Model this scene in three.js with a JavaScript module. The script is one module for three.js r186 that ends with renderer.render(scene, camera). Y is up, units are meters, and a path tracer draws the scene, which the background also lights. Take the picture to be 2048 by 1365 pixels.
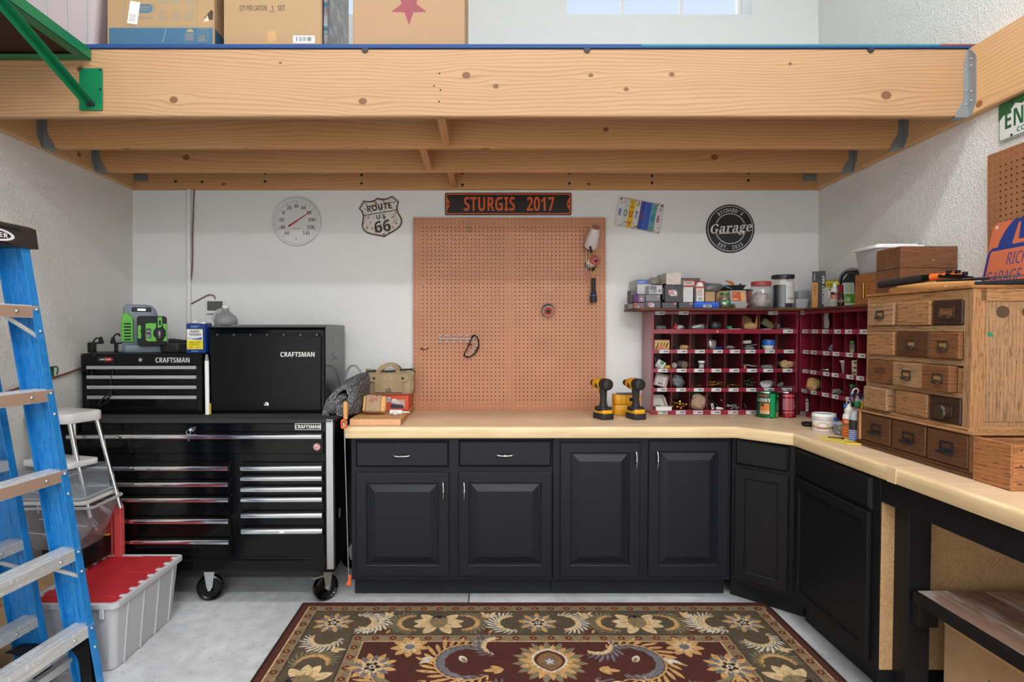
import * as THREE from 'three';
import { mergeGeometries, toCreasedNormals } from 'three/addons/utils/BufferGeometryUtils.js';
import { FontLoader } from 'three/addons/loaders/FontLoader.js';
import { TextGeometry } from 'three/addons/geometries/TextGeometry.js';
import { RectAreaLightUniformsLib } from 'three/addons/lights/RectAreaLightUniformsLib.js';

// ---------- camera (shift lens, level) ----------
const F = 1195, PX = 971, PY = 692, EYE = 1.345, WALL = 3.806;
const scene = new THREE.Scene();
const camera = new THREE.PerspectiveCamera(2 * Math.atan(682.5 / F) * 180 / Math.PI, 2048 / 1365, 0.05, 100);
camera.position.set(0, EYE, 0);
camera.setViewOffset(2048, 1365, 1024 - PX, 682.5 - PY, 2048, 1365);
scene.add(camera);
const renderer = new THREE.WebGLRenderer({ antialias: true });
renderer.shadowMap.enabled = true;
renderer.toneMapping = THREE.LinearToneMapping;
renderer.toneMappingExposure = 1.0;
RectAreaLightUniformsLib.init();

// ---------- sky: pale blue, whiter towards the horizon ----------
{
  const w = 64, h = 32, a = new Float32Array(w * h * 4);
  for (let j = 0; j < h; j++) for (let i = 0; i < w; i++) {   // hazy bright horizon, pale blue above
    const e = Math.max(0, Math.sin(((j + 0.5) / h - 0.5) * Math.PI)), t = 1 - Math.exp(-e * 5.5), k = (j * w + i) * 4;
    a[k] = 2.3 - 1.72 * t; a[k + 1] = 2.3 - 1.57 * t; a[k + 2] = 2.3 - 1.38 * t; a[k + 3] = 1;
  }
  const t = new THREE.DataTexture(a, w, h, THREE.RGBAFormat, THREE.FloatType);
  t.mapping = THREE.EquirectangularReflectionMapping; t.magFilter = THREE.LinearFilter; t.needsUpdate = true;
  scene.background = t;
  scene.backgroundIntensity = 1.0;
}
const sun = new THREE.DirectionalLight(new THREE.Color(1, 0.95, 0.88), 6.0);   // high afternoon sun on the drive outside the open door
sun.position.set(3, 14, 16); sun.target.position.set(0, 0, 9); sun.castShadow = true; sun.shadow.mapSize.set(2048, 2048);
Object.assign(sun.shadow.camera, { left: -12, right: 12, top: 12, bottom: -12, near: 1, far: 40 }); scene.add(sun, sun.target);
// ceiling panel lamps of the garage: [x, z, length along x, width along z, intensity]
const CEIL = 4.25;
const LAMPS = [[-1.0, -1.38, 1.2, 0.3, 22], [1.05, -1.38, 1.2, 0.3, 22], [-0.5, 1.2, 1.2, 0.3, 58], [1.35, 1.2, 1.2, 0.3, 58], [0.2, 5.7, 1.2, 0.6, 88], [1.5, 5.7, 1.2, 0.6, 88]];
const LAMP_COLOR = [0.965, 0.985, 1.02];

// ---------- helpers ----------
const V = (x, y, z) => new THREE.Vector3(x, y, z);
const TILT = Math.atan(0.0267), TC = Math.cos(TILT), TS = Math.sin(TILT);   // the slab falls towards the door
function rng(seed) { let s = seed >>> 0 || 1; return () => { s = (s + 0x6D2B79F5) | 0; let t = Math.imul(s ^ (s >>> 15), 1 | s); t = (t + Math.imul(t ^ (t >>> 7), 61 | t)) ^ t; return ((t ^ (t >>> 14)) >>> 0) / 4294967296; }; }
const names = new Map();
function numbered(n) { const k = names.get(n) || 0; names.set(n, k + 1); return k ? n + '_' + String(k).padStart(3, '0') : n; }
function shade(o) { o.traverse((m) => { if (m.isMesh) { m.castShadow = true; m.receiveShadow = true; } }); return o; }
// heights measured over the sloping slab -> level world
function slope(x, y, z) { const dz = z + WALL; return V(x, y - dz * TS, z); }
function place(o, p, turn = 0, level = false) {
  if (level) { o.position.set(...p); o.rotation.set(0, turn, 0); } else { o.position.copy(slope(...p)); o.rotation.set(TILT, turn, 0); }
  return o;
}
function tag(o, label, category, group) { o.userData.label = label; o.userData.category = category; if (group) o.userData.group = group; return o; }
function thing(name, label, category, p = [0, 0, 0], turn = 0, o = {}) {
  const g = new THREE.Group(); g.name = numbered(name); tag(g, label, category, o.group); place(g, p, turn, o.level); scene.add(g); return g;
}
function part(name, geo, mat, parent, label) {
  const m = new THREE.Mesh(Array.isArray(geo) ? merge(geo) : geo, mat); m.name = name; m.castShadow = m.receiveShadow = true;
  if (label) m.userData.label = label;
  (parent || scene).add(m); return m;
}
function single(name, geo, mat, label, category, p = [0, 0, 0], turn = 0, o = {}) {
  const m = part(numbered(name), geo, mat, scene); tag(m, label, category, o.group); place(m, p, turn, o.level); return m;
}
function structure(name, geo, mat, parent) { const m = part(parent ? name : numbered(name), geo, mat, parent); if (!parent) m.userData.kind = 'structure'; return m; }
function dup(src, p, turn, label, o = {}) { const c = src.clone(); c.name = numbered(src.name.replace(/_\d{3}$/, '')); if (label) c.userData.label = label; if (o.group) c.userData.group = o.group; place(c, p, turn, o.level); scene.add(c); return c; }
function clean(g) {
  g = g.index ? g.toNonIndexed() : g.clone();
  for (const k of Object.keys(g.attributes)) if (!['position', 'normal', 'uv'].includes(k)) g.deleteAttribute(k);
  if (!g.attributes.normal) g.computeVertexNormals();
  if (!g.attributes.uv) g.setAttribute('uv', new THREE.BufferAttribute(new Float32Array(g.attributes.position.count * 2), 2));
  g.clearGroups(); g.morphAttributes = {};
  return g;
}
function merge(list) { return list.length === 1 ? list[0] : mergeGeometries(list.map(clean)); }
// texture coordinates in metres; u runs along AXIS (the grain)
function muv(g, axis = 'x', ou = 0, ov = 0) {
  g = clean(g); const p = g.attributes.position, n = g.attributes.normal, uv = g.attributes.uv;
  for (let i = 0; i < p.count; i++) {
    const c = { x: p.getX(i), y: p.getY(i), z: p.getZ(i) }, a = { x: Math.abs(n.getX(i)), y: Math.abs(n.getY(i)), z: Math.abs(n.getZ(i)) };
    const face = a.x >= a.y && a.x >= a.z ? 'x' : a.y >= a.z ? 'y' : 'z';
    const rest = ['x', 'y', 'z'].filter((k) => k !== face);
    const u = rest.includes(axis) ? axis : rest[0], v = rest.find((k) => k !== u);
    uv.setXY(i, c[u] + ou, c[v] + ov);
  }
  return g;
}
function move(g, x = 0, y = 0, z = 0, rx = 0, ry = 0, rz = 0) {
  if (rx) g.rotateX(rx); if (ry) g.rotateY(ry); if (rz) g.rotateZ(rz);
  return g.translate(x, y, z);
}
// box with bevelled edges, centred at p
function cbox(w, h, d, c = 0.002, axis) {
  c = Math.min(c, w * 0.45, h * 0.45, d * 0.45);
  const X = w / 2, Y = h / 2, Z = d / 2, pos = [], q = (k, s) => k === 0 ? [s[0] * X, s[1] * (Y - c), s[2] * (Z - c)] : k === 1 ? [s[0] * (X - c), s[1] * Y, s[2] * (Z - c)] : [s[0] * (X - c), s[1] * (Y - c), s[2] * Z];
  const tri = (a, b, e) => { const n = V(...b).sub(V(...a)).cross(V(...e).sub(V(...a))); const m = V(...a).add(V(...b)).add(V(...e)); if (n.dot(m) < 0) [b, e] = [e, b]; pos.push(...a, ...b, ...e); };
  const quad = (a, b, e, f) => { tri(a, b, e); tri(a, e, f); };
  const S = [-1, 1];
  for (let k = 0; k < 3; k++) for (const s of S) {
    const mk = (i, j) => { const t = [0, 0, 0]; t[k] = s; t[(k + 1) % 3] = i; t[(k + 2) % 3] = j; return q(k, t); };
    quad(mk(-1, -1), mk(1, -1), mk(1, 1), mk(-1, 1));
  }
  if (c > 0) {
    for (let k = 0; k < 3; k++) for (const i of S) for (const j of S) {
      const a = (k + 1) % 3, b = (k + 2) % 3, at = (f, e) => { const t = [0, 0, 0]; t[k] = e; t[a] = i; t[b] = j; return q(f, t); };
      quad(at(a, -1), at(a, 1), at(b, 1), at(b, -1));
    }
    for (const i of S) for (const j of S) for (const k of S) tri(q(0, [i, j, k]), q(1, [i, j, k]), q(2, [i, j, k]));
  }
  const g = new THREE.BufferGeometry(); g.setAttribute('position', new THREE.Float32BufferAttribute(pos, 3)); g.computeVertexNormals();
  return muv(g, axis || (w >= h && w >= d ? 'x' : h >= d ? 'y' : 'z'));
}
// box given by its limits
function lim(x0, x1, y0, y1, z0, z1, c = 0.002, axis) { return cbox(x1 - x0, y1 - y0, z1 - z0, c, axis).translate((x0 + x1) / 2, (y0 + y1) / 2, (z0 + z1) / 2); }
function cyl(r0, r1, h, seg = 20, open = false) { return new THREE.CylinderGeometry(r1, r0, h, seg, 1, open).translate(0, h / 2, 0); }   // stands on y = 0; r0 bottom, r1 top
function rod(a, b, r, seg = 8, r2 = r) {
  const d = b.clone().sub(a), g = new THREE.CylinderGeometry(r2, r, d.length(), seg);
  g.applyQuaternion(new THREE.Quaternion().setFromUnitVectors(V(0, 1, 0), d.clone().normalize())); const m = a.clone().add(b).multiplyScalar(0.5); return g.translate(m.x, m.y, m.z);
}
function lathe(prof, seg = 28, crease = 0.5) { return toCreasedNormals(new THREE.LatheGeometry(prof.map((p) => new THREE.Vector2(p[0], p[1])), seg), crease); }
function tube(pts, r, n = 40, rs = 7, closed = false) { return new THREE.TubeGeometry(new THREE.CatmullRomCurve3(pts, closed), n, r, rs, closed); }
function rrect(w, h, r) {
  const s = new THREE.Shape(), x = w / 2, y = h / 2; r = Math.min(r, x * 0.999, y * 0.999);
  s.moveTo(-x + r, -y); s.lineTo(x - r, -y); s.absarc(x - r, -y + r, r, -Math.PI / 2, 0); s.lineTo(x, y - r); s.absarc(x - r, y - r, r, 0, Math.PI / 2); s.lineTo(-x + r, y); s.absarc(-x + r, y - r, r, Math.PI / 2, Math.PI); s.lineTo(-x, -y + r); s.absarc(-x + r, -y + r, r, Math.PI, Math.PI * 1.5);
  return s;
}
function poly(pts) { const s = new THREE.Shape(); pts.forEach((p, i) => i ? s.lineTo(p[0], p[1]) : s.moveTo(p[0], p[1])); return s; }
function ext(shape, depth, bevel = 0, seg = 8, bs = 1) { return new THREE.ExtrudeGeometry(shape, { depth, bevelEnabled: bevel > 0, bevelThickness: bevel, bevelSize: bevel, bevelOffset: -bevel, bevelSegments: bs, curveSegments: seg }); }   // z from 0 (-bevel) to depth (+bevel)
function plate(w, h, t, r, b = 0.0008, seg = 6) { return ext(rrect(w, h, r), t - 2 * b, b, seg).translate(0, 0, b); }
function rbox(w, h, d, r = 0.01, seg = 4) {   // box with rounded upright edges and a soft rim, stands on y = 0
  const b = Math.min(r * 0.5, h * 0.2); return toCreasedNormals(ext(rrect(w, d, r), h - 2 * b, b, seg, 2).rotateX(-Math.PI / 2).translate(0, b, 0), 0.7);
}
// value noise
function hash(x, y, s) { let h = Math.imul(x | 0, 374761393) ^ Math.imul(y | 0, 668265263) ^ Math.imul(s | 0, 2147483647 ^ 1013904223); h = Math.imul(h ^ (h >>> 13), 1274126177); h ^= h >>> 16; h = Math.imul(h, 2246822519); return ((h ^ (h >>> 15)) >>> 0) / 4294967296; }
function noise(x, y, s = 0) {
  const ix = Math.floor(x), iy = Math.floor(y), fx = x - ix, fy = y - iy, u = fx * fx * (3 - 2 * fx), v = fy * fy * (3 - 2 * fy);
  const a = hash(ix, iy, s), b = hash(ix + 1, iy, s), c = hash(ix, iy + 1, s), d = hash(ix + 1, iy + 1, s);
  return a + (b - a) * u + (c - a) * v + (a - b - c + d) * u * v;
}
function fbm(x, y, s = 0, o = 4) { let t = 0, a = 0.5, n = 0; for (let i = 0; i < o; i++) { t += a * noise(x, y, s + i * 17); n += a; a *= 0.5; x = x * 2.03 + 11.3; y = y * 2.03 + 5.7; } return t / n; }
// bag / crumpled lump that sits on y = 0
function lump(w, h, d, seed, amp = 0.3, det = 3, flat = false) {
  let g = new THREE.IcosahedronGeometry(1, det); const p = g.attributes.position;
  for (let i = 0; i < p.count; i++) {
    const v = V(p.getX(i), p.getY(i), p.getZ(i)), a = Math.atan2(v.z, v.x) * 1.3, k = 1 + amp * (fbm(v.x * 2.1 + v.z * 1.3 + 9, v.y * 2.3 - v.z + 4, seed, 3) * 2 - 1) + amp * 0.5 * (fbm(v.x * 6 + 3, v.y * 6 + v.z * 5 + a * 0, seed + 5, 2) - 0.5);
    v.multiplyScalar(k); p.setXYZ(i, Math.max(-1.02, Math.min(1.02, v.x)) * w / 2, Math.max(0, (Math.min(1.03, v.y) * 0.5 + 0.42) / 0.92 * h), Math.max(-1.02, Math.min(1.02, v.z)) * d / 2);
  }
  g = flat ? g : toCreasedNormals(g, 0.7); g.computeVertexNormals(); return flat ? g : toCreasedNormals(g, 0.9);
}
// open container with thick walls: outer bottom w0 x d0, outer top w1 x d1, height h, wall t
function bin(w0, d0, w1, d1, h, t = 0.004, r = 0.02, seg = 5) {
  const ring = (w, d, y, rr) => rrect(w, d, rr).getPoints(seg).slice(0, -1).map((p) => V(p.x, y, -p.y));
  const rings = [ring(w0 - 2 * r * 0.2, d0 - 2 * r * 0.2, 0, r), ring(w0, d0, r * 0.25, r), ring(w1, d1, h, r), ring(w1 - 2 * t, d1 - 2 * t, h, Math.max(r - t, 0.001)), ring(w0 - 2 * t, d0 - 2 * t, t, Math.max(r - t, 0.001))];
  const pos = [], n = Math.min(...rings.map((q) => q.length));
  for (let k = 0; k + 1 < rings.length; k++) for (let i = 0; i < n; i++) { const a = rings[k][i], b = rings[k][(i + 1) % n], c = rings[k + 1][(i + 1) % n], d = rings[k + 1][i]; for (const v of [a, b, c, a, c, d]) pos.push(v.x, v.y, v.z); }
  for (let i = 1; i + 1 < n; i++) { for (const v of [rings[0][0], rings[0][i + 1], rings[0][i]]) pos.push(v.x, v.y, v.z); for (const v of [rings[4][0], rings[4][i], rings[4][i + 1]]) pos.push(v.x, v.y, v.z); }
  const g = new THREE.BufferGeometry(); g.setAttribute('position', new THREE.Float32BufferAttribute(pos, 3)); g.computeVertexNormals(); return muv(toCreasedNormals(g, 0.6));
}
const font = await new FontLoader().loadAsync('fonts/droid/droid_sans_bold.typeface.json');
function text3(s, size, depth, sx = 1) {
  const g = new TextGeometry(s, { font, size, depth, curveSegments: 3, bevelEnabled: false }); g.computeBoundingBox(); const b = g.boundingBox;
  return g.translate(-(b.min.x + b.max.x) / 2, -(b.min.y + b.max.y) / 2, 0).scale(sx, 1, 1);
}
// where a pixel of the survey falls, at a distance from the eye, as [x, height over the slab]
const bx = (px, d) => (px - PX) * d / F;
const by = (py, d) => 1.4466 - 0.0267 * d - (py - PY) * d / F;
const wy = (py, d) => EYE - (py - PY) * d / F;
// ---------- textures and materials ----------
function pix(w, h, fn, srgb = true, mirror = false) {
  const a = new Uint8Array(w * h * 4);
  for (let j = 0; j < h; j++) for (let i = 0; i < w; i++) { const c = fn(i, j), k = (j * w + i) * 4; a[k] = c[0]; a[k + 1] = c[1]; a[k + 2] = c[2]; a[k + 3] = 255; }
  const t = new THREE.DataTexture(a, w, h); t.magFilter = THREE.LinearFilter; t.wrapS = t.wrapT = mirror ? THREE.MirroredRepeatWrapping : THREE.RepeatWrapping; if (srgb) t.colorSpace = THREE.SRGBColorSpace; t.needsUpdate = true; return t;
}
const cl = (v) => v < 0 ? 0 : v > 255 ? 255 : v;
const mix3 = (a, b, t) => [a[0] + (b[0] - a[0]) * t, a[1] + (b[1] - a[1]) * t, a[2] + (b[2] - a[2]) * t];
const std = (color, roughness = 0.6, o = {}) => new THREE.MeshStandardMaterial({ color, roughness, ...o });
const phy = (color, roughness = 0.4, o = {}) => new THREE.MeshPhysicalMaterial({ color, roughness, ...o });
// TEX covers LX x LY metres
function sized(t, lx, ly) { t.repeat.set(1 / lx, 1 / ly); return t; }
function woodTex(o) {
  const { L, B, w, h, base, dark, freq, seed, knots = [], pore = 0, contrast = 0.6, warp = 1 } = o;
  return sized(pix(w, h, (i, j) => {
    const x = i / w * L, y = j / h * B;
    let v = y + warp * (0.1 * (fbm(x * 0.8 + 3, y * 3 + seed, seed, 3) - 0.5) + 0.02 * (fbm(x * 2.5, y * 14, seed + 3, 3) - 0.5)) + warp * 0.03 * Math.sin(x * 1.1 + seed), kd = 0, kc = null;
    for (const [kx, ky, r] of knots) {
      const dx = (x - kx) / (r * 7), dy = (y - ky) / (r * 3), g = Math.exp(-(dx * dx + dy * dy)); v -= (y - ky) * g * 0.75;
      const e = Math.hypot((x - kx) / (r * 1.25), (y - ky) / r); if (e < 1.25) { kd = Math.max(kd, e < 1 ? 1 : (1.25 - e) * 4); kc = e; }
    }
    const ph = v * freq + 1.2 * fbm(x * 0.5, y * 8, seed + 9, 2), s = ph - Math.floor(ph), late = Math.pow(s, 3.5) * (s < 0.93 ? 1 : (1 - s) / 0.07);
    const fib = fbm(x * 9, y * 420, seed + 21, 2) - 0.5, blot = fbm(x * 1.7, y * 9, seed + 31, 3) - 0.5;
    let c = mix3(base, dark, Math.max(0, Math.min(1, contrast * late + 0.22 * fib + 0.3 * blot)));
    if (pore && fbm(x * 26, y * 700, seed + 41, 2) > 0.66) c = mix3(c, [c[0] * 0.45, c[1] * 0.42, c[2] * 0.4], pore);
    if (kd) c = mix3(c, mix3([dark[0] * 0.62, dark[1] * 0.52, dark[2] * 0.42], [dark[0] * 0.9, dark[1] * 0.85, dark[2] * 0.8], 0.5 + 0.5 * Math.sin((kc || 0) * 14)), kd * 0.85);
    return [cl(c[0]), cl(c[1]), cl(c[2])];
  }, true, true), L, B);
}
const wallBump = sized(pix(512, 512, (i, j) => { const f = fbm(i / 9, j / 9, 3, 3), g = fbm(i / 26, j / 26, 8, 2); const k = cl((Math.max(0, f - 0.42) * 2.2 + 0.35 * g) * 255); return [k, k, k]; }, false, true), 0.3, 0.3);
const M = {};
M.wall = std(0xe9e7e2, 0.85, { bumpMap: wallBump, bumpScale: 0.0022 });
M.wallBack = std(0xe6e8e7, 0.85, { bumpMap: wallBump, bumpScale: 0.0012 });
M.ceiling = std(0xefeeea, 0.9);
M.concrete = (() => {
  const t = sized(pix(1024, 1024, (i, j) => {
    const x = i / 1024 * 2.4, y = j / 1024 * 2.4, n = fbm(x * 3, y * 3, 5, 5), m = fbm(x * 22, y * 22, 9, 3), b = fbm(x * 1.2 + 4, y * 1.2, 14, 3); let k = 188 + 62 * (n - 0.5) + 30 * (m - 0.5) + 40 * (b - 0.5);
    if (fbm(x * 90, y * 90, 51, 2) > 0.8) k -= 26;
    return [cl(k), cl(k + 1), cl(k + 2)];
  }, true, true), 2.4, 2.4);
  return std(0xffffff, 0.62, { map: t });
})();
const FIR = [222, 180, 130], FIRD = [180, 122, 70];
const firTex = woodTex({ L: 2.4, B: 0.6, w: 1536, h: 512, base: FIR, dark: FIRD, freq: 52, seed: 11, knots: [[0.3, 0.1, 0.011], [0.9, 0.42, 0.014], [1.5, 0.2, 0.01], [2.0, 0.5, 0.016], [1.15, 0.33, 0.009], [1.75, 0.05, 0.012], [0.55, 0.55, 0.012]] });
M.fir = std(0xffffff, 0.62, { map: firTex });
M.firDeep = std(0xf0e0d0, 0.62, { map: firTex });
M.steel = std(0xb9bdbf, 0.38, { metalness: 0.9 });
M.galv = std(0x9fa4a6, 0.5, { metalness: 0.75 });
M.chrome = std(0xe2e4e6, 0.13, { metalness: 1 });
M.brushed = std(0xc4c6c9, 0.34, { metalness: 0.95 });
M.alu = (() => { const t = sized(pix(256, 256, (i, j) => { const k = 214 + 50 * (fbm(i / 60, j / 2.2, 4, 3) - 0.5) + (fbm(i / 7, j / 7, 77, 3) > 0.72 ? 40 : 0); return [cl(k), cl(k), cl(k - 2)]; }, true, true), 0.35, 0.35); return std(0xffffff, 0.4, { metalness: 0.4, map: t }); })();
M.aluBrown = std(0xad8f7c, 0.5, { metalness: 0.15 });
M.black = phy(0x090909, 0.13, { specularIntensity: 0.55 }); M.blackSatin = phy(0x0e0e0f, 0.33, { specularIntensity: 0.5 }); M.blackMat = std(0x1b1b1c, 0.75); M.rubber = std(0x17171a, 0.8); M.blackSoft = std(0x232326, 0.6);
M.white = std(0xe6e6e4, 0.5); M.whiteGloss = std(0xecece9, 0.25); M.bolt = std(0x1d1a18, 0.5);
M.cabinet = (() => { const t = sized(pix(256, 256, (i, j) => { const k = 128 + 70 * (fbm(i / 3, j / 50, 5, 3) - 0.5); return [k, k, k]; }, false, true), 0.2, 0.4); return phy(0x1b1d24, 0.42, { specularIntensity: 0.6, bumpMap: t, bumpScale: 0.0006 }); })();
M.cabinetBlack = phy(0x17171a, 0.45, { specularIntensity: 0.6 });
M.kraft = (() => { const t = sized(pix(512, 512, (i, j) => { const n = fbm(i / 70, j / 70, 3, 4) - 0.5, m = fbm(i / 3, j / 3, 8, 2) - 0.5; return [cl(226 + 18 * n + 7 * m), cl(194 + 18 * n + 7 * m), cl(158 + 18 * n + 7 * m)]; }, true, true), 1.1, 1.1), b = sized(pix(512, 512, (i, j) => { const k = cl(255 * fbm(i / 110, j / 30, 21, 3)); return [k, k, k]; }, false, true), 0.9, 0.9); return std(0xffffff, 0.42, { map: t, bumpMap: b, bumpScale: 0.004 }); })();
M.kraftEdge = (() => { const t = sized(pix(512, 128, (i, j) => { const n = fbm(i / 90, j / 9, 3, 4) - 0.5; return [cl(230 + 36 * n), cl(202 + 40 * n), cl(156 + 42 * n)]; }, true, true), 1.2, 0.12); return std(0xffffff, 0.38, { map: t }); })();
M.card = (() => { const t = sized(pix(256, 256, (i, j) => { const n = fbm(i / 40, j / 40, 3, 4) - 0.5, m = noise(i / 2, j / 9, 4) - 0.5; return [cl(178 + 20 * n + 8 * m), cl(144 + 20 * n + 8 * m), cl(106 + 20 * n + 8 * m)]; }, true, true), 0.5, 0.5); return std(0xffffff, 0.8, { map: t }); })();
M.cardDark = std(0x8e6a48, 0.85);
M.particle = (() => { const t = sized(pix(512, 512, (i, j) => { const n = fbm(i / 2.6, j / 2.6, 3, 2), m = fbm(i / 90, j / 90, 6, 3) - 0.5; const k = n > 0.62 ? -34 : n < 0.36 ? 22 : 0; return [cl(196 + k + 18 * m), cl(158 + k + 18 * m), cl(112 + k + 16 * m)]; }, true, true), 0.3, 0.3); return std(0xffffff, 0.75, { map: t }); })();
M.peg = (face, seed) => {   // 48 x 48 holes an inch apart; the outer rows and the middle one are closed by battens behind
  const n = 1152, q = n / 48; return pix(n, n, (i, j) => {
    const gx = i / q, gy = j / q, cx = Math.floor(gx), cy = Math.floor(gy), r = Math.hypot(gx - cx - 0.5, gy - cy - 0.5), m = fbm(i / 2.2, j / 2.2, seed, 2) - 0.5, b = fbm(i / 130, j / 130, seed + 4, 3) - 0.5;
    let c = [face[0] + 24 * m + 20 * b, face[1] + 22 * m + 18 * b, face[2] + 18 * m + 15 * b]; const closed = cx < 2 || cx > 45 || cy < 2 || cy > 45 || cx === 23 || cx === 24;
    if (r < 0.14) c = closed ? mix3(c, [112, 66, 46], 0.5) : [44, 24, 18]; else if (r < 0.185) c = mix3(c, closed ? [150, 96, 70] : [120, 70, 48], 0.55);
    return [cl(c[0]), cl(c[1]), cl(c[2])];
  });
};
const oakTex = woodTex({ L: 1.2, B: 0.6, w: 1024, h: 512, base: [168, 130, 92], dark: [104, 74, 48], freq: 70, seed: 23, pore: 0.55, contrast: 0.5, warp: 0.8 });
const oakBump = sized(pix(512, 256, (i, j) => { const k = cl(255 * (fbm(i / 34, j / 1.6, 23, 3))); return [k, k, k]; }, false, true), 0.6, 0.3);
M.oak = std(0xffffff, 0.62, { map: oakTex, bumpMap: oakBump, bumpScale: 0.001 });
M.oakPale = std(0xfff0dc, 0.6, { map: oakTex, bumpMap: oakBump, bumpScale: 0.001 });
M.oakMid = std(0xc4a584, 0.6, { map: oakTex, bumpMap: oakBump, bumpScale: 0.001 });
M.oakDark = std(0x8e735d, 0.5, { map: oakTex, bumpMap: oakBump, bumpScale: 0.001 });
M.oakBlack = std(0x5c4b43, 0.5, { map: oakTex, bumpMap: oakBump, bumpScale: 0.001 });
M.walnut = std(0xb89a88, 0.55, { map: oakTex, bumpMap: oakBump, bumpScale: 0.0006 });
M.plank = (() => { const t = sized(pix(1024, 256, (i, j) => {
  const x = i / 1024 * 1.2, y = j / 256 * 0.3, g = fbm(x * 4, y * 160, 3, 3) - 0.5, p = fbm(x * 6, y * 14, 12, 4), q = fbm(x * 5 + 9, y * 12, 19, 3); let c = mix3([196, 166, 140], [126, 100, 84], 0.5 + 1.1 * g);
  if (p > 0.56) c = mix3(c, [205, 202, 200], Math.min(1, (p - 0.56) * 5) * 0.8); if (q > 0.62) c = mix3(c, [170, 120, 112], Math.min(1, (q - 0.62) * 6) * 0.7); return c.map(cl);
}, true, true), 1.2, 0.3); return std(0xffffff, 0.75, { map: t }); })();
M.crate = std(0xffdcb8, 0.7, { map: oakTex, bumpMap: oakBump, bumpScale: 0.001 });
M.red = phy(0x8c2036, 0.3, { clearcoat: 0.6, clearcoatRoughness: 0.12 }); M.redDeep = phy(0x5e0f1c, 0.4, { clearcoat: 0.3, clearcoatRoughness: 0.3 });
M.brass = std(0xb08a42, 0.28, { metalness: 1 }); M.oldBrass = std(0x4a4238, 0.45, { metalness: 0.7 });
M.green = std(0x10794e, 0.35, { metalness: 0.1 });
M.blueGlass = (() => { const t = sized(pix(256, 512, (i, j) => { const k = fbm(i / 90, j / 3, 5, 3) - 0.5, d = fbm(i / 22, j / 22, 9, 3); const c = [26 + 40 * k, 124 + 50 * k, 196 + 46 * k]; return mix3(c, [110, 160, 196], Math.max(0, d - 0.5) * 0.8).map(cl); }, true, true), 0.12, 0.6); return std(0xffffff, 0.42, { map: t }); })();
M.bluePaint = std(0x0d3f7a, 0.6); M.teal = std(0x1f7f88, 0.6); M.redBrown = std(0x7b4034, 0.7);
M.clear = phy(0xf2f4f6, 0.08, { transmission: 0.92, thickness: 0, ior: 1.3 });
M.clearBag = phy(0xd8d8da, 0.22, { transmission: 0.7, thickness: 0, ior: 1.35 });
M.frost = phy(0xe2e3e6, 0.45, { transmission: 0.6, thickness: 0, ior: 1.4 });
M.frostPink = phy(0xe0d4d6, 0.5, { transmission: 0.45, thickness: 0, ior: 1.4 });
M.greyTote = phy(0xc9c9cc, 0.5, { transmission: 0.15, thickness: 0 });
M.glass = phy(0xffffff, 0.02, { transmission: 1, thickness: 0, ior: 1.45 });
M.redTote = std(0xb5272f, 0.45); M.redTotePale = std(0xd04c4c, 0.5);
M.bag = std(0xb8925e, 0.85); M.bagDark = std(0x8d6a44, 0.85); M.tan = std(0xc9a06c, 0.8);
M.canvasBag = (() => { const t = sized(pix(256, 256, (i, j) => { const k = 18 * (((i >> 1) + (j >> 1)) % 2) + 40 * (fbm(i / 30, j / 30, 6, 4) - 0.5); return [cl(164 + k), cl(144 + k), cl(112 + k)]; }, true, true), 0.16, 0.16); return std(0xffffff, 0.95, { map: t }); })();
M.wool = (() => { const t = sized(pix(256, 256, (i, j) => { const k = fbm(i / 3, j / 3, 6, 2), d = fbm(i / 16, j / 16, 9, 2) - 0.5; const c = k > 0.63 ? 180 : k > 0.5 ? 110 : 46; return [cl(c + 40 * d), cl(c + 40 * d), cl(c + 2 + 40 * d)]; }, true, true), 0.2, 0.2); return std(0xffffff, 1, { map: t, bumpMap: t, bumpScale: 0.003 }); })();
M.yellow = std(0xe8a613, 0.45); M.orange = std(0xd9661f, 0.45); M.orangeClamp = std(0xe0662e, 0.45);
M.woodHandle = std(0xd39a5c, 0.5); M.yellowPad = std(0xd8c04e, 0.7);
const glow = (r, g, b, k) => new THREE.MeshStandardMaterial({ color: 0xffffff, emissive: new THREE.Color(r, g, b), emissiveIntensity: k, roughness: 0.6 });
// ---------- printed matter: one sheet, cut up ----------
const SHEET = 2048, sheet = document.createElement('canvas'); sheet.width = sheet.height = SHEET;
const ctx = sheet.getContext('2d'); ctx.fillStyle = '#ffffff'; ctx.fillRect(0, 0, SHEET, SHEET);
const sheetTex = new THREE.CanvasTexture(sheet); sheetTex.colorSpace = THREE.SRGBColorSpace;
M.print = std(0xffffff, 0.55, { map: sheetTex }); M.printGloss = std(0xffffff, 0.22, { map: sheetTex });
M.printMetal = std(0xffffff, 0.3, { map: sheetTex, metalness: 0.25 });
let sx = 2, sy = 2, rowH = 0;
function region(w, h, draw) {
  w = Math.round(w); h = Math.round(h); if (sx + w + 2 > SHEET) { sx = 2; sy += rowH + 4; rowH = 0; }
  if (sy + h > SHEET) throw new Error('sheet full');
  const x = sx, y = sy; sx += w + 4; rowH = Math.max(rowH, h);
  ctx.save(); ctx.beginPath(); ctx.rect(x - 1, y - 1, w + 2, h + 2); ctx.clip(); ctx.translate(x, y); draw(ctx, w, h); ctx.restore();
  return { u0: (x + 0.5) / SHEET, u1: (x + w - 0.5) / SHEET, v0: 1 - (y + h - 0.5) / SHEET, v1: 1 - (y + 0.5) / SHEET };
}
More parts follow.
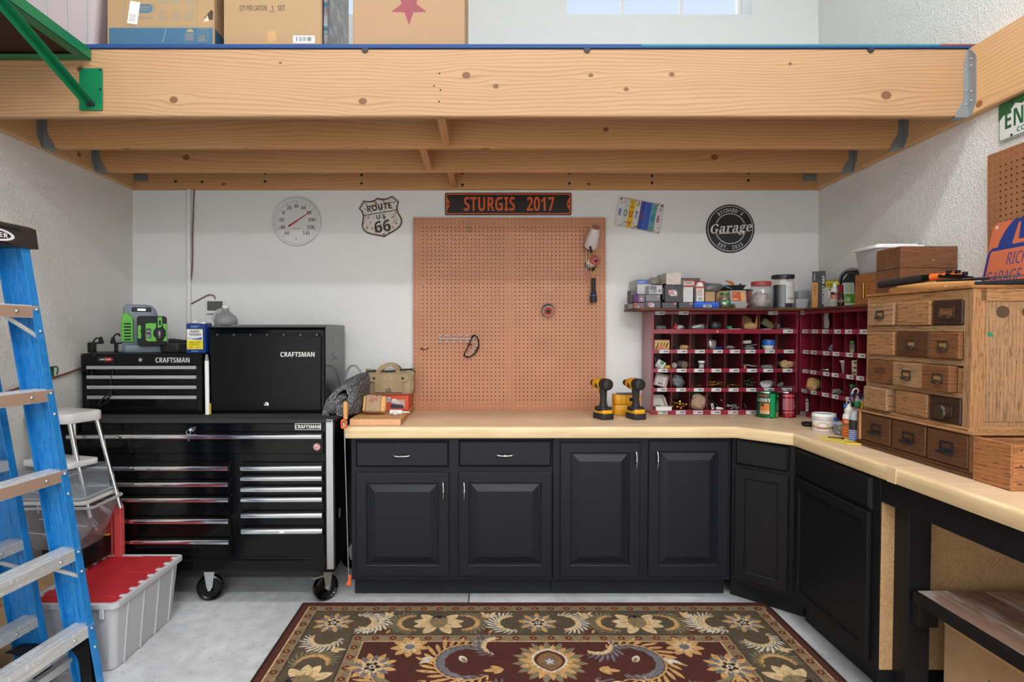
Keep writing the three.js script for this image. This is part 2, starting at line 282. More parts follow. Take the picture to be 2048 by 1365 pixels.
function onSheet(g, r) { g = clean(g); const uv = g.attributes.uv; for (let i = 0; i < uv.count; i++) uv.setXY(i, r.u0 + (r.u1 - r.u0) * uv.getX(i), r.v0 + (r.v1 - r.v0) * uv.getY(i)); return g; }
function flatUV(g, w, h) { g = clean(g); const uv = g.attributes.uv, p = g.attributes.position; for (let i = 0; i < uv.count; i++) uv.setXY(i, p.getX(i) / w + 0.5, p.getY(i) / h + 0.5); return g; }
function decal(w, h, r) { return onSheet(new THREE.PlaneGeometry(w, h), r); }          // faces +z
function sticker(w, h, r, t = 0.0008) { return onSheet(flatUV(cbox(w, h, t, 0.0002), w, h), r); }   // thin real sheet
function bar(c, x, y, w, h, seed = 1) { const R = rng(seed); c.fillStyle = '#fff'; c.fillRect(x, y, w, h); c.fillStyle = '#222'; let q = x + w * 0.06; while (q < x + w * 0.94) { const t = 0.5 + R() * w * 0.03; c.fillRect(q, y + h * 0.08, t, h * 0.84); q += t + 0.5 + R() * w * 0.03; } }
function say(c, s, x, y, size, color = '#111', face = 'sans-serif', sxx = 1, weight = 'bold', align = 'center') { c.save(); c.translate(x, y); c.scale(sxx, 1); c.fillStyle = color; c.font = `${weight} ${size}px ${face}`; c.textAlign = align; c.textBaseline = 'middle'; c.fillText(s, 0, 0); c.restore(); }
function scribble(c, x, y, w, n, lh, color = '#555', seed = 3) { const R = rng(seed); c.fillStyle = color; for (let i = 0; i < n; i++) { let q = x; const e = x + w * (0.7 + 0.3 * R()); while (q < e) { const l = 2 + R() * w * 0.14; c.fillRect(q, y + i * lh, Math.min(l, e - q), lh * 0.5); q += l + 1.5; } } }
// ---------- the room: back wall with two high windows, side walls, sloping slab, open door behind the eye ----------
const XL = -2.248, XR = 2.121, ZB = -WALL, ZF = 8.2, ROOM = { level: true };
{
  const yF = -0.35, T = 0.18;
  structure('wall_left', muv(lim(XL - T, XL, yF, CEIL + 0.1, ZB - T, ZF + T, 0), 'z'), M.wall);
  structure('wall_right', muv(lim(XR, XR + T, yF, CEIL + 0.1, ZB - T, ZF + T, 0), 'z'), M.wall);
  const w0 = -2.02, w1 = -0.81, v0 = 0.516, v1 = 1.697, sill = wy(29, WALL), head = 4.12, zb0 = ZB - 0.24;
  structure('wall_back', [lim(XL, XR, yF, sill, zb0, ZB, 0), lim(XL, XR, head, CEIL + 0.1, zb0, ZB, 0), lim(XL, w0, sill, head, zb0, ZB, 0), lim(w1, v0, sill, head, zb0, ZB, 0), lim(v1, XR, sill, head, zb0, ZB, 0)], M.wallBack);
  const d0 = -1.95, d1 = 1.85, dh = 3.3;   // the roll-up door stands open
  structure('wall_front', [lim(XL, d0, yF, CEIL + 0.1, ZF, ZF + T, 0), lim(d1, XR, yF, CEIL + 0.1, ZF, ZF + T, 0), lim(d0, d1, dh, CEIL + 0.1, ZF, ZF + T, 0)], M.wall);
  structure('ceiling', lim(XL - T, XR + T, CEIL, CEIL + 0.12, ZB - 0.3, ZF + T, 0), M.ceiling);
  // slab cast in two bays with a tooled joint between
  const fl = new THREE.Group(); fl.name = 'floor'; fl.userData.kind = 'structure'; scene.add(fl); place(fl, [0, 0, -WALL]);
  const L = ZF + WALL + 0.2, jx = bx(938, 3.27);
  structure('slab', muv(lim(XL, jx - 0.004, -0.15, 0, 0, L, 0.004), 'z', 0.3, 0.2), M.concrete, fl);
  structure('slab', muv(lim(jx + 0.004, XR, -0.15, 0, 0, L, 0.004), 'z', 1.1, 0.7), M.concrete, fl);
  structure('joint_bed', lim(XL, XR, -0.2, -0.012, 0, L, 0), std(0x77746f, 0.95), fl);
  structure('ground', lim(-30, 30, -0.6, -0.32, ZF + 0.3, 40, 0), std(0xb4b0a8, 0.9));
  [[w0, w1], [v0, v1]].forEach(([a, b], i) => {
    const g = new THREE.Group(); g.name = 'window_' + (i + 1); g.userData.kind = 'structure'; scene.add(g);
    const z = zb0 + 0.03, f = 0.045, fm = M.whiteGloss, n = 3, m = 0.02;
    const bar4 = [lim(a, b, sill, sill + f * 0.3, z, z + 0.05), lim(a, b, head - f, head, z, z + 0.05), lim(a, a + f * 0.4, sill, head, z, z + 0.05), lim(b - f * 0.4, b, sill, head, z, z + 0.05)];
    structure('window_frame', bar4, fm, g);
    for (let k = 0; k < n; k++) { const p0 = a + (b - a) * k / n, p1 = a + (b - a) * (k + 1) / n; structure('pane', lim(p0 + 0.005, p1 - 0.005, sill + 0.005, head - 0.01, z + 0.02, z + 0.026, 0), M.glass, g); if (k) structure('muntin', lim(p0 - m / 2, p0 + m / 2, sill, head, z + 0.01, z + 0.042), fm, g); }
  });
}
// ceiling lamps
LAMPS.forEach(([x, z, w, d, k], i) => {
  const t = thing('ceiling_light', 'flat white rectangular panel lamp fixed to the garage ceiling', 'ceiling light', [x, CEIL - 0.05, z], 0, { level: true, group: 'panel lamps on the garage ceiling' });
  part('frame', [lim(-w / 2 - 0.02, w / 2 + 0.02, 0, 0.05, -d / 2 - 0.02, -d / 2), lim(-w / 2 - 0.02, w / 2 + 0.02, 0, 0.05, d / 2, d / 2 + 0.02), lim(-w / 2 - 0.02, -w / 2, 0, 0.05, -d / 2, d / 2), lim(w / 2, w / 2 + 0.02, 0, 0.05, -d / 2, d / 2)], M.white, t);
  part('diffuser', lim(-w / 2, w / 2, 0.008, 0.02, -d / 2, d / 2, 0.001), glow(...LAMP_COLOR, 1.2), t);
  const l = new THREE.RectAreaLight(new THREE.Color(...LAMP_COLOR), k * 1.0, w, d); l.name = 'ceiling_light_' + i; l.position.set(x, CEIL - 0.06, z); l.rotation.x = -Math.PI / 2; scene.add(l);
});
// ---------- the storage loft ----------
const LB = EYE + 0.99, LT = LB + 0.293, DECK = LT + 0.018;
{
  const t = thing('storage_loft', 'pine joist storage loft with a blue-edged plywood deck, built across the alcove under the windows', 'loft', [0, 0, 0], 0, { level: true });
  // front beam with its own knots, measured along it
  const kn = [[932, 151, .013], [725, 203, .013], [991, 173, .009], [1181, 151, .008], [1343, 149, .009], [1252, 179, .008], [1772, 191, .016], [347, 200, .013], [160, 138, .012], [560, 126, .005], [1580, 128, .006]].map(([px, py, r]) => [(px - PX) * 2.578 / F + 2.25, EYE + (PY - py) * 2.578 / F - LB + 0.05, r]);
  const bt = woodTex({ L: 4.4, B: 0.4, w: 2048, h: 320, base: [184, 147, 107], dark: [146, 104, 68], freq: 62, seed: 5, knots: kn, contrast: 0.8 });
  const bm = std(0xffffff, 0.6, { map: bt });
  part('front_beam', muv(lim(XL + 0.038, XR - 0.038, LB, LT, -2.616, -2.578, 0.005), 'x', 2.25, -LB + 0.05), bm, t);
  [2.984, 3.391].forEach((d, i) => part('joist', muv(lim(XL + 0.038, XR - 0.038, LB, LT, -d - 0.038, -d, 0.004), 'x', 0.9 + i * 1.7, -LB + 0.11 + i * 0.23), M.firDeep, t));
  part('ledger', muv(lim(XL, XR, LB, LT, -WALL, -3.768, 0.004), 'x', 0.5, -LB + 0.3), M.firDeep, t);
  part('ledger', muv(lim(XL, XL + 0.038, LB, LT, -3.768, -0.5, 0.004), 'z', 0.2, -LB), M.fir, t);
  part('ledger', muv(lim(XR - 0.038, XR, LB, LT, -3.768, -0.9, 0.004), 'z', 0.77, -LB + 0.02), M.fir, t);
  for (const [x0, x1, z0, z1] of [[-0.213, -0.175, -2.984, -2.616], [-0.338, -0.3, -3.391, -3.022], [-0.22, -0.182, -3.768, -3.429]]) part('blocking', muv(lim(x0, x1, LB + 0.004, LT - 0.01, z0, z1, 0.003), 'z', x0 * 3, 0.2), M.firDeep, t);
  // deck: blue lower ply with painted edge bands above
  const dm = [['deck_panel', XL + 0.02, (1282 - PX) * 2.578 / F, M.bluePaint], ['deck_panel', (1282 - PX) * 2.578 / F, (1880 - PX) * 2.578 / F, M.teal], ['deck_panel', (1880 - PX) * 2.578 / F, (1953 - PX) * 2.578 / F, M.redBrown]];
  part('deck_board', lim(XL + 0.01, (1950 - PX) * 2.578 / F, LT, LT + 0.009, -WALL + 0.004, -2.572, 0.001), M.bluePaint, t);
  for (const [n, x0, x1, m] of dm) part(n, lim(x0, x1 - 0.001, LT + 0.009, DECK, -WALL + 0.004, -2.574, 0.001), m, t);
  // lag bolts in the back ledger, nail heads and dark bolt holes in the front beam
  const bh = new THREE.SphereGeometry(0.009, 10, 6).scale(1, 1, 0.5);
  for (const [px, py] of [[351, 363], [404, 364], [530, 347], [530, 363], [723, 350], [723, 367], [925, 347], [925, 370], [1139, 347], [1139, 367], [1304, 352], [1304, 366], [1497, 347], [1497, 361]]) part('bolt_head', bh, M.bolt, t).position.set((px - PX) * 3.768 / F, EYE + (PY - py) * 3.768 / F, -3.768);
  for (const px of [730, 1174, 1741]) part('bolt_head', cyl(0.014, 0.014, 0.006, 14).rotateX(Math.PI / 2), M.bolt, t).position.set((px - PX) * 2.578 / F, LT - 0.006, -2.579);
  for (const [px, py] of [[879, 147], [881, 180], [878, 203], [868, 172]]) part('nail_head', new THREE.SphereGeometry(0.004, 8, 6).scale(1, 1, 0.4), M.bolt, t).position.set((px - PX) * 2.578 / F, EYE + (PY - py) * 2.578 / F, -2.578);
  // joist hangers: cheek on the joist face, flange on the side ledger, seat below
  const hanger = (side, d, scr) => {
    const x = side < 0 ? XL + 0.038 : XR - 0.038, s = -side, z = -d;
    const cheek = ext(poly([[0, 0], [0.06, 0], [0.055, 0.02], [0.022, 0.075], [0.02, 0.23], [0.006, 0.29], [0, 0.29]]), 0.0025, 0.0004, 4);
    if (s < 0) cheek.scale(-1, 1, 1);
    const front = clean(cheek); if (s < 0) { const p = front.attributes.position.array; for (let i = 0; i < p.length; i += 9) for (let k = 0; k < 3; k++) { const q = p[i + 3 + k]; p[i + 3 + k] = p[i + 6 + k]; p[i + 6 + k] = q; } front.computeVertexNormals(); }
    const geo = [front.translate(x, LB - 0.003, z + 0.0005), lim(Math.min(x, x + s * 0.055), Math.max(x, x + s * 0.055), LB - 0.005, LB - 0.001, z - 0.04, z + 0.003, 0.0006),
      ext(poly([[0, 0.005], [0.012, 0], [0.042, 0.05], [0.045, 0.1], [0.045, 0.245], [0.012, 0.29], [0, 0.29]]), 0.0025, 0.0004, 4).rotateY(-Math.PI / 2).translate(side < 0 ? x + 0.003 : x, LB - 0.004, z + 0.001)];
    const h = part('joist_hanger', geo, M.galv, t);
    if (scr) { const q = new THREE.SphereGeometry(0.005, 8, 6); for (const yy of [0.06, 0.1, 0.21, 0.24]) part('nail', q, M.steel, h).position.set(x + s * 0.004, LB + yy, z + 0.02); for (const yy of [0.05, 0.11, 0.2]) part('nail', q, M.steel, h).position.set(x + s * 0.012, LB + yy, z + 0.003); }
  };
  hanger(1, 2.578, true); for (const d of [2.984, 3.391]) { hanger(1, d); hanger(-1, d); }
  for (const s of [-1, 1]) part('joist_hanger', lim(s < 0 ? XL + 0.04 : XR - 0.12, s < 0 ? XL + 0.12 : XR - 0.04, LB + 0.045, LB + 0.115, -3.767, -3.757), M.galv, t);
}
// ---------- green steel shelf frame hung on the front beam ----------
{
  const t = thing('steel_shelf', 'green steel shelf frame with dark plywood and a diagonal brace on the loft beam', 'shelf', [0, 0, 0], 0, { level: true });
  const x = (183 - PX) * 2.578 / F, y0 = EYE + (PY - 121) * 2.578 / F, y1 = EYE + (PY - 99) * 2.578 / F, zf = -2.576, zn = -1.2;
  part('side_rail', [lim(x - 0.004, x, y0, y1, zf, zn, 0.0008), lim(x - 0.045, x, y0, y0 + 0.004, zf, zn, 0.0008)], M.green, t);
  part('back_rail', [lim(XL + 0.04, x - 0.004, y0, y0 + 0.026, zf, zf + 0.004, 0.0008), lim(XL + 0.04, x - 0.045, y0, y0 + 0.004, zf, zf + 0.05, 0.0008)], M.green, t);
  part('front_rail', lim(XL + 0.04, x, y0, y1, zn, zn + 0.004, 0.0008), M.green, t);
  part('shelf_board', muv(lim(XL + 0.04, x - 0.006, y0 + 0.014, y0 + 0.028, zf + 0.006, zn - 0.004, 0.001), 'z'), std(0x3a2319, 0.7, { map: firTex }), t);
  part('mounting_plate', plate((206 - 160) * 2.578 / F, (222 - 138) * 2.578 / F, 0.006, 0.004).translate(x + 0.001, EYE + (PY - 180) * 2.578 / F, -2.576), M.green, t);
  const a = V(x + 0.008, EYE + (PY - 208) * 2.578 / F, -2.56), b = V(x - 0.004, y0 + 0.01, -2.02), dir = b.clone().sub(a), L = dir.length();
  const ang = Math.atan2(dir.y, dir.z);
  const br = merge([lim(-0.016, 0.016, -0.0015, 0.0015, 0, L, 0.0006), lim(-0.016, -0.013, -0.03, 0.0015, 0, L, 0.0006)]);
  br.rotateX(-ang); br.translate(a.x, a.y, a.z);
  part('brace', br, M.green, t, 'diagonal green angle-iron brace');
  part('bolt', [cyl(0.011, 0.011, 0.014, 6).rotateX(Math.PI / 2).translate(x + 0.006, a.y - 0.004, -2.57), lim(x - 0.012, x + 0.02, a.y - 0.014, a.y + 0.004, -2.57, -2.555)], M.bolt, t);
  for (const [px, py] of [[163, 141], [203, 141], [203, 180]]) part('screw', new THREE.SphereGeometry(0.006, 8, 6).scale(1, 1, 0.5), M.bolt, t).position.set((px - PX) * 2.578 / F, EYE + (PY - py) * 2.578 / F, -2.57);
}
// ---------- boxes on the loft ----------
{
  const d = 2.66, xx = (px) => bx(px, d), PB = PY - (DECK - EYE) * F / d;
  const carton = (name, label, x0, x1, h, dep, draw, k = 700) => {
    const w = x1 - x0, t = thing(name, label, 'box', [(x0 + x1) / 2, DECK + 0.001, -d - dep / 2], 0, { level: true });
    part('carton', muv(cbox(w, h, dep, 0.004).translate(0, h / 2, 0)), M.card, t);
    if (draw) part('printed_face', sticker(w * 0.985, h * 0.985, region(w * k, h * k, draw)).translate(0, h / 2, dep / 2 + 0.0006), M.print, t);
    return t;
  };
  const CARD = '#a6865f', H = 0.5;
  const t1 = carton('cardboard_box', 'cardboard box with a dark blue bottom band and a torn corner, standing on the loft', xx(214), xx(428), H, 0.42, (c, w, h) => {
    const s = w / (428 - 214), Y = (py) => h - (PB - py) * s, X = (px) => (px - 214) * s;
    c.fillStyle = CARD; c.fillRect(0, 0, w, h); c.fillStyle = '#34627f'; c.fillRect(X(217), Y(57), X(427) - X(217), h); c.strokeStyle = '#5e7480'; c.lineWidth = 1; c.strokeRect(X(248), Y(-30), X(395) - X(248), Y(53.5) - Y(-30));
    c.fillStyle = '#3c6a86'; c.beginPath(); c.roundRect(X(272), Y(9), X(305) - X(272), Y(27) - Y(9), 9 * s); c.fill(); c.strokeStyle = '#3c6a86'; c.beginPath(); c.arc(X(299), Y(18), 10 * s, -1.2, 1.2); c.lineWidth = 1.5; c.stroke(); say(c, 'PROTECTPLUS', X(284), Y(16), 6.5 * s, CARD, 'sans-serif', 0.8); say(c, 'PERFORMANCE', X(288), Y(22), 3 * s, CARD);
    scribble(c, X(252), Y(34), X(310) - X(252), 2, 3.5 * s, '#7d7a70');
    for (let i = 0; i < 3; i++) for (let j = 0; j < 2; j++) { const x = X(327 + 27 * i), y = Y(-8 + 36 * j + 0); c.strokeStyle = '#5d7a88'; c.lineWidth = 1; c.beginPath(); c.arc(x, y, 7 * s, Math.PI, 0); c.closePath(); c.stroke(); scribble(c, x - 11 * s, y + 4 * s, 22 * s, 4, 3 * s, '#7d8480', i + j * 3 + 2); }
    c.fillStyle = CARD; c.beginPath(); c.arc(X(381), Y(66), 7 * s, Math.PI, 0); c.fill(); scribble(c, X(371), Y(69), 20 * s, 5, 3 * s, CARD); c.strokeStyle = CARD; c.strokeRect(X(397), Y(59), 20 * s, 26 * s); c.beginPath(); c.arc(X(407), Y(65), 3.5 * s, 0, 7); c.stroke(); say(c, 'LATCH', X(407), Y(73), 4 * s, CARD); scribble(c, X(399), Y(76), 17 * s, 3, 3 * s, CARD, 8);
    c.fillStyle = '#3a2616'; c.beginPath(); c.moveTo(X(410), Y(37)); c.lineTo(X(424), Y(20)); c.lineTo(X(428), Y(25)); c.lineTo(X(427), Y(40)); c.lineTo(X(418), Y(42)); c.fill(); c.fillStyle = '#d8c2a0'; c.beginPath(); c.moveTo(X(408), Y(45)); c.lineTo(X(416), Y(31)); c.lineTo(X(420), Y(43)); c.fill();
    c.strokeStyle = '#c7dbe6'; c.lineWidth = 1; c.beginPath(); c.moveTo(X(332), Y(58)); c.lineTo(X(330), Y(72)); c.lineTo(X(325), Y(86)); c.stroke();
  });
  part('side_band', sticker(0.4, 50 * d / F, region(40, 20, (c, w, h) => { c.fillStyle = '#34627f'; c.fillRect(0, 0, w, h); })).rotateY(Math.PI / 2).translate((xx(428) - xx(214)) / 2 + 0.0006, 50 * d / F / 2 + 0.003, 0), M.print, t1);
  part('shipping_label', sticker(0.045, 0.1, region(48, 110, (c, w, h) => { c.fillStyle = '#eceae6'; c.fillRect(0, 0, w, h); scribble(c, 6, h * 0.55, w * 0.7, 10, 4, '#777', 4); })).rotateZ(-0.14).translate(xx(268) - (xx(214) + xx(428)) / 2, 1.33 - 0.02 - 1.318 + 0.2, 0.2125), M.print, t1).position.y = -0.012;
  const t2 = carton('cardboard_box', 'plain tall cardboard carton printed with quantity per carton 1 set, on the loft', xx(447), xx(643), 0.62, 0.46, (c, w, h) => {
    const s = w / 196, Y = (py) => h - (PB - py) * s, X = (px) => (px - 447) * s; c.fillStyle = CARD; c.fillRect(0, 0, w, h);
    say(c, 'QTY PER CARTON:', X(507), Y(17), 15 * s, '#4a3a2b', 'sans-serif', 0.45, 'bold'); say(c, '1', X(545), Y(17), 14 * s, '#4a3a2b', 'sans-serif', 0.7); c.fillStyle = '#4a3a2b'; c.fillRect(X(539), Y(24), 12 * s, 1.4 * s); say(c, 'SET', X(563), Y(17), 15 * s, '#4a3a2b', 'sans-serif', 0.6);
    c.strokeStyle = '#a98a66'; c.lineWidth = 0.8; c.beginPath(); c.moveTo(X(470), Y(60)); c.lineTo(X(540), Y(60)); c.stroke(); c.fillStyle = '#b98f5d'; c.fillRect(X(534), Y(64), 19 * s, 24 * s); c.strokeStyle = '#d6b68c'; c.beginPath(); c.moveTo(X(538), Y(82)); c.lineTo(X(546), Y(68)); c.lineTo(X(548), Y(80)); c.stroke();
  });
  part('barcode_sticker', sticker(43 * d / F, 15 * d / F, region(86, 30, (c, w, h) => { c.fillStyle = '#fff'; c.fillRect(0, 0, w, h); bar(c, 8, 5, w - 16, h - 12, 4); c.strokeStyle = '#223a6a'; c.strokeRect(8, 5, w - 16, h - 12); })).translate(xx(608) - xx(545), 0.062, 0.2316), M.print, t2);
  const t3 = carton('cardboard_box', 'tan moving box with a large dull red star, third box along the loft edge', xx(706), xx(930), 0.56, 0.5, (c, w, h) => {
    const s = w / 224, Y = (py) => h - (PB - py) * s, X = (px) => (px - 706) * s; c.fillStyle = '#a5835f'; c.fillRect(0, 0, w, h); c.fillStyle = '#8c3d46'; c.beginPath();
    for (let k = 0; k < 10; k++) { const a = Math.PI / 2 + k * Math.PI / 5, r = (k % 2 ? 15.5 : 38) * s; c.lineTo(X(818) + r * Math.cos(a), Y(13.4) + r * Math.sin(a)); } c.fill();
  });
  // wrapped panel against the second carton
  const w = thing('wrapped_panel', 'grey panel wrapped in shiny wrinkled plastic, standing between the plain carton and the star box', 'panel', [xx(643) + 0.012, DECK + 0.001, -2.69 - 0.2], 0, { level: true });
  const wt = pix(128, 256, (i, j) => { const k = fbm(i / 9 + j / 40, j / 22, 7, 4), b = fbm(i / 8, j / 40, 12, 3); const g = 150 + 150 * (k - 0.5); return b > 0.66 ? [cl(g * 0.5), cl(g * 0.9), cl(g)] : [cl(g), cl(g + 1), cl(g + 4)]; }, true, true);
  part('panel', muv(cbox(0.018, 0.62, 0.42, 0.003).translate(0, 0.31, 0), 'y'), phy(0xffffff, 0.16, { map: sized(wt, 0.4, 0.8), metalness: 0.35 }), w);
  part('edge_strip', lim(-0.0105, -0.0095, 0.02, 0.62, 0.205, 0.212, 0.0002), std(0x3d2f63, 0.5), w);
  // clear tote
  const tt = thing('storage_tote', 'frosted clear plastic tote with pinkish contents at the loft corner above the green shelf', 'tote', [(XL + 0.03 + xx(213)) / 2 - 0.03, DECK + 0.001, -2.92], 0, { level: true });
  const W = xx(213) - XL - 0.06;
  part('tub', bin(W - 0.1, 0.4, W, 0.46, 0.44, 0.004, 0.03), M.frostPink, tt);
  for (let i = 0; i < 5; i++) part('rib', rod(V(-W / 2 + 0.07 + i * (W - 0.12) / 4.4, 0.01, 0.204), V(-W / 2 + 0.05 + i * (W - 0.09) / 4.2, 0.43, 0.233), 0.004, 6), M.frost, tt);
  part('lid', rbox(W + 0.02, 0.03, 0.48, 0.03).translate(0, 0.44, 0), M.frost, tt);
  single('folded_linen', lump(W - 0.16, 0.33, 0.33, 4, 0.16), std(0xc79aa0, 0.9), 'folded pink cloth seen dimly inside the frosted tote', 'cloth', [(XL + 0.03 + xx(213)) / 2 - 0.03, DECK + 0.008, -2.92], 0, { level: true });
}
// ---------- things on the walls ----------
const wx = (px) => (px - PX) * WALL / F, wv = (py) => wy(py, WALL), ZW = -WALL;
{
  // conduit and thermostat
  const c = thing('conduit_pipe', 'thin white plastic conduit pipe running down the back wall from the loft', 'pipe', [wx(380), 0.98, ZW + 0.014], 0, { level: true });
  part('pipe', cyl(0.0135, 0.0135, LB - 0.98, 16), M.white, c);
  part('strap', [lim(-0.05, 0.05, 0, 0.012, -0.012, -0.009, 0.0008), lathe([[0.0155, 0], [0.0155, 0.012], [0.0137, 0.012]], 16)], M.white, c).position.y = wv(420) - 0.98;
  single('thermostat_wire', tube([[390, 381], [387, 470], [386, 540], [380, 585], [377, 600], [380, 609], [388, 606], [400, 600], [415, 592], [425, 590], [431, 594], [432, 601]].map(([a, b]) => V(wx(a), wv(b), ZW + 0.012)), 0.0032, 70, 6), std(0x6b3d2c, 0.5), 'thin brown wire looping from the white conduit to the thermostat', 'wire', [0, 0, 0], 0, { level: true });
  const t = thing('thermostat', 'small white wall thermostat with a dark grey screen', 'thermostat', [wx(433), wv(614), ZW], 0, { level: true });
  part('housing', plate(0.12, 0.09, 0.022, 0.008, 0.003), M.whiteGloss, t); part('screen', plate(0.098, 0.06, 0.002, 0.003, 0.0004).translate(0, 0.004, 0.0215), std(0x5a5a58, 0.15), t);
}
{ // dial thermometer
  const R = 49 * WALL / F, t = thing('dial_thermometer', 'large round white dial thermometer with a red pointer near 80', 'thermometer', [wx(594), wv(444), ZW], 0, { level: true });
  part('case', lathe([[0, 0], [R, 0], [R, 0.012], [R - 0.004, 0.02], [R - 0.012, 0.023], [R - 0.016, 0.02], [R - 0.018, 0.014], [0, 0.014]], 64, 0.6).rotateX(Math.PI / 2), std(0xd9dcde, 0.35), t);
  const r = region(300, 300, (c, w) => {
    c.fillStyle = '#d8dadb'; c.fillRect(0, 0, w, w); const k = w / 2, s = w / (2 * (R - 0.018));
    for (let v = -60; v <= 140; v += 2) { const a = (-140 + (v + 60) * 1.4) * Math.PI / 180, big = v % 20 === 0, mid = v % 10 === 0; c.strokeStyle = '#222'; c.lineWidth = big ? 2.5 : mid ? 1.8 : 0.8; const r0 = k * 0.93, r1 = k * (big ? 0.86 : mid ? 0.89 : 0.91); c.beginPath(); c.moveTo(k + r0 * Math.sin(a), k - r0 * Math.cos(a)); c.lineTo(k + r1 * Math.sin(a), k - r1 * Math.cos(a)); c.stroke(); if (big) say(c, String(v), k + k * 0.7 * Math.sin(a), k - k * 0.7 * Math.cos(a), 34, '#2a2624', 'serif', 0.85); }
    say(c, 'ACU-RITE', k, k * 1.33, 10, '#7a3434', 'sans-serif'); say(c, 'F', k, k * 1.8, 16, '#222', 'serif');
  });
  part('dial', onSheet(new THREE.CircleGeometry(R - 0.017, 56), r).translate(0, 0, 0.0146), M.print, t);
  part('pointer', ext(poly([[-0.006, -0.058], [0.006, -0.058], [0.0035, 0.03], [0.001, 0.118], [-0.001, 0.118], [-0.0035, 0.03]]), 0.002).rotateZ(-(-140 + 140 * 1.4) * Math.PI / 180).translate(0, 0, 0.017), std(0xb3141c, 0.4), t);
  part('glass', onSheet(new THREE.CircleGeometry(R - 0.014, 48), r).translate(0, 0, 0.0212), M.glass, t);
}
{ // rusty route shield
  const t = thing('route_shield', 'rusty white shield sign reading ROUTE US 66', 'sign', [wx(762), wv(434), ZW + 0.003], 0, { level: true });
  const H = 84 * WALL / F, s = new THREE.Shape(), k = H / 2, P = [[-0.62, 0.98], [-0.3, 0.82], [0, 0.93], [0.3, 0.82], [0.62, 0.98]];
  s.moveTo(-0.7 * k, 0.9 * k); s.quadraticCurveTo(-0.35 * k, 0.72 * k, 0, 0.92 * k); s.quadraticCurveTo(0.35 * k, 0.72 * k, 0.7 * k, 0.9 * k); s.lineTo(0.98 * k, 0.56 * k);
  s.bezierCurveTo(0.72 * k, 0.25 * k, 0.9 * k, 0.0, 0.98 * k, -0.28 * k); s.bezierCurveTo(1.0 * k, -0.75 * k, 0.45 * k, -0.78 * k, 0, -1.0 * k);
  s.bezierCurveTo(-0.45 * k, -0.78 * k, -1.0 * k, -0.75 * k, -0.98 * k, -0.28 * k); s.bezierCurveTo(-0.9 * k, 0, -0.72 * k, 0.25 * k, -0.98 * k, 0.56 * k); s.lineTo(-0.7 * k, 0.9 * k);
  const pts = s.getPoints(12), r = region(230, 230, (c, w, h) => {
    const X = (x) => w / 2 + x / (H * 1.02) * w, Y = (y) => h / 2 - y / (H * 1.02) * h; c.fillStyle = '#d9d8d4'; c.fillRect(0, 0, w, h); const R = rng(9);
    for (let i = 0; i < 240; i++) { const a = R() * 6.28, e = Math.pow(R(), 0.4), x = w / 2 + e * w * 0.48 * Math.cos(a), y = h / 2 + e * h * 0.48 * Math.sin(a); c.fillStyle = ['rgba(176,104,36,.5)', 'rgba(120,62,24,.6)', 'rgba(206,140,60,.35)', 'rgba(74,40,22,.6)'][i % 4]; c.beginPath(); c.ellipse(x, y, 1 + R() * 5, 1 + R() * 5, R(), 0, 7); c.fill(); }
    const path = (q) => { c.beginPath(); pts.forEach((p, i) => c[i ? 'lineTo' : 'moveTo'](X(p.x * q), Y(p.y * q))); c.closePath(); };
    path(1.0); c.strokeStyle = '#4a2f1e'; c.lineWidth = 7; c.stroke(); path(0.94); c.strokeStyle = '#1c1815'; c.lineWidth = 4; c.stroke(); c.fillStyle = '#1c1815'; c.fillRect(w * 0.1, h * 0.4, w * 0.8, 4);
    say(c, 'ROUTE', w / 2, h * 0.275, 47, '#1c1815', 'sans-serif', 0.92); say(c, 'U S', w / 2, h * 0.5, 32, '#1c1815', 'sans-serif', 1.1); say(c, '66', w / 2, h * 0.73, 84, '#262322', 'sans-serif', 1.0);
  });
  const g = ext(s, 0.002, 0.0006, 12); const o = onSheet(flatUV(g, H * 1.02, H * 1.02), r); part('sign_plate', o, M.print, t); t.rotation.z = 0.165;
  part('screw', new THREE.SphereGeometry(0.006, 8, 6), std(0x4a3a34, 0.5), t).position.set(0, -k * 0.86, 0.004); part('screw', new THREE.SphereGeometry(0.005, 8, 6), std(0x4a3a34, 0.5), t).position.set(0.02, k * 0.8, 0.004);
}
{ // street sign
  const W = 253 * WALL / F, H = 45 * WALL / F, t = thing('street_sign', 'long black sign with raised orange letters and the year 2017', 'sign', [wx(1016.5), wv(408.5), ZW + 0.002], 0, { level: true });
  const om = std(0xcf5a1e, 0.4), km = std(0x141213, 0.35);
  part('sign_plate', plate(W, H, 0.003, 0.012), km, t);
  const f = rrect(W - 0.012, H - 0.012, 0.012); f.holes.push(rrect(W - 0.026, H - 0.026, 0.01)); part('border', ext(f, 0.0014, 0.0003, 5).translate(0, 0, 0.003), om, t);
  for (const s of [-1, 1]) { const e = new THREE.Shape(); e.moveTo(s * (W / 2 - 0.012), -0.04); e.quadraticCurveTo(s * (W / 2 - 0.05), 0, s * (W / 2 - 0.012), 0.04); part('end_tab', ext(e, 0.002, 0, 8).translate(0, 0, 0.003), om, t); part('bolt', cyl(0.007, 0.007, 0.003, 8).rotateX(Math.PI / 2).translate(s * (W / 2 - 0.021), 0, 0.005), km, t); }
  part('lettering', [text3('STURGIS', 0.088, 0.003, 0.67).translate(-0.12, 0, 0.003), text3('2017', 0.088, 0.003, 0.67).translate(0.205, 0, 0.003)], om, t);
}
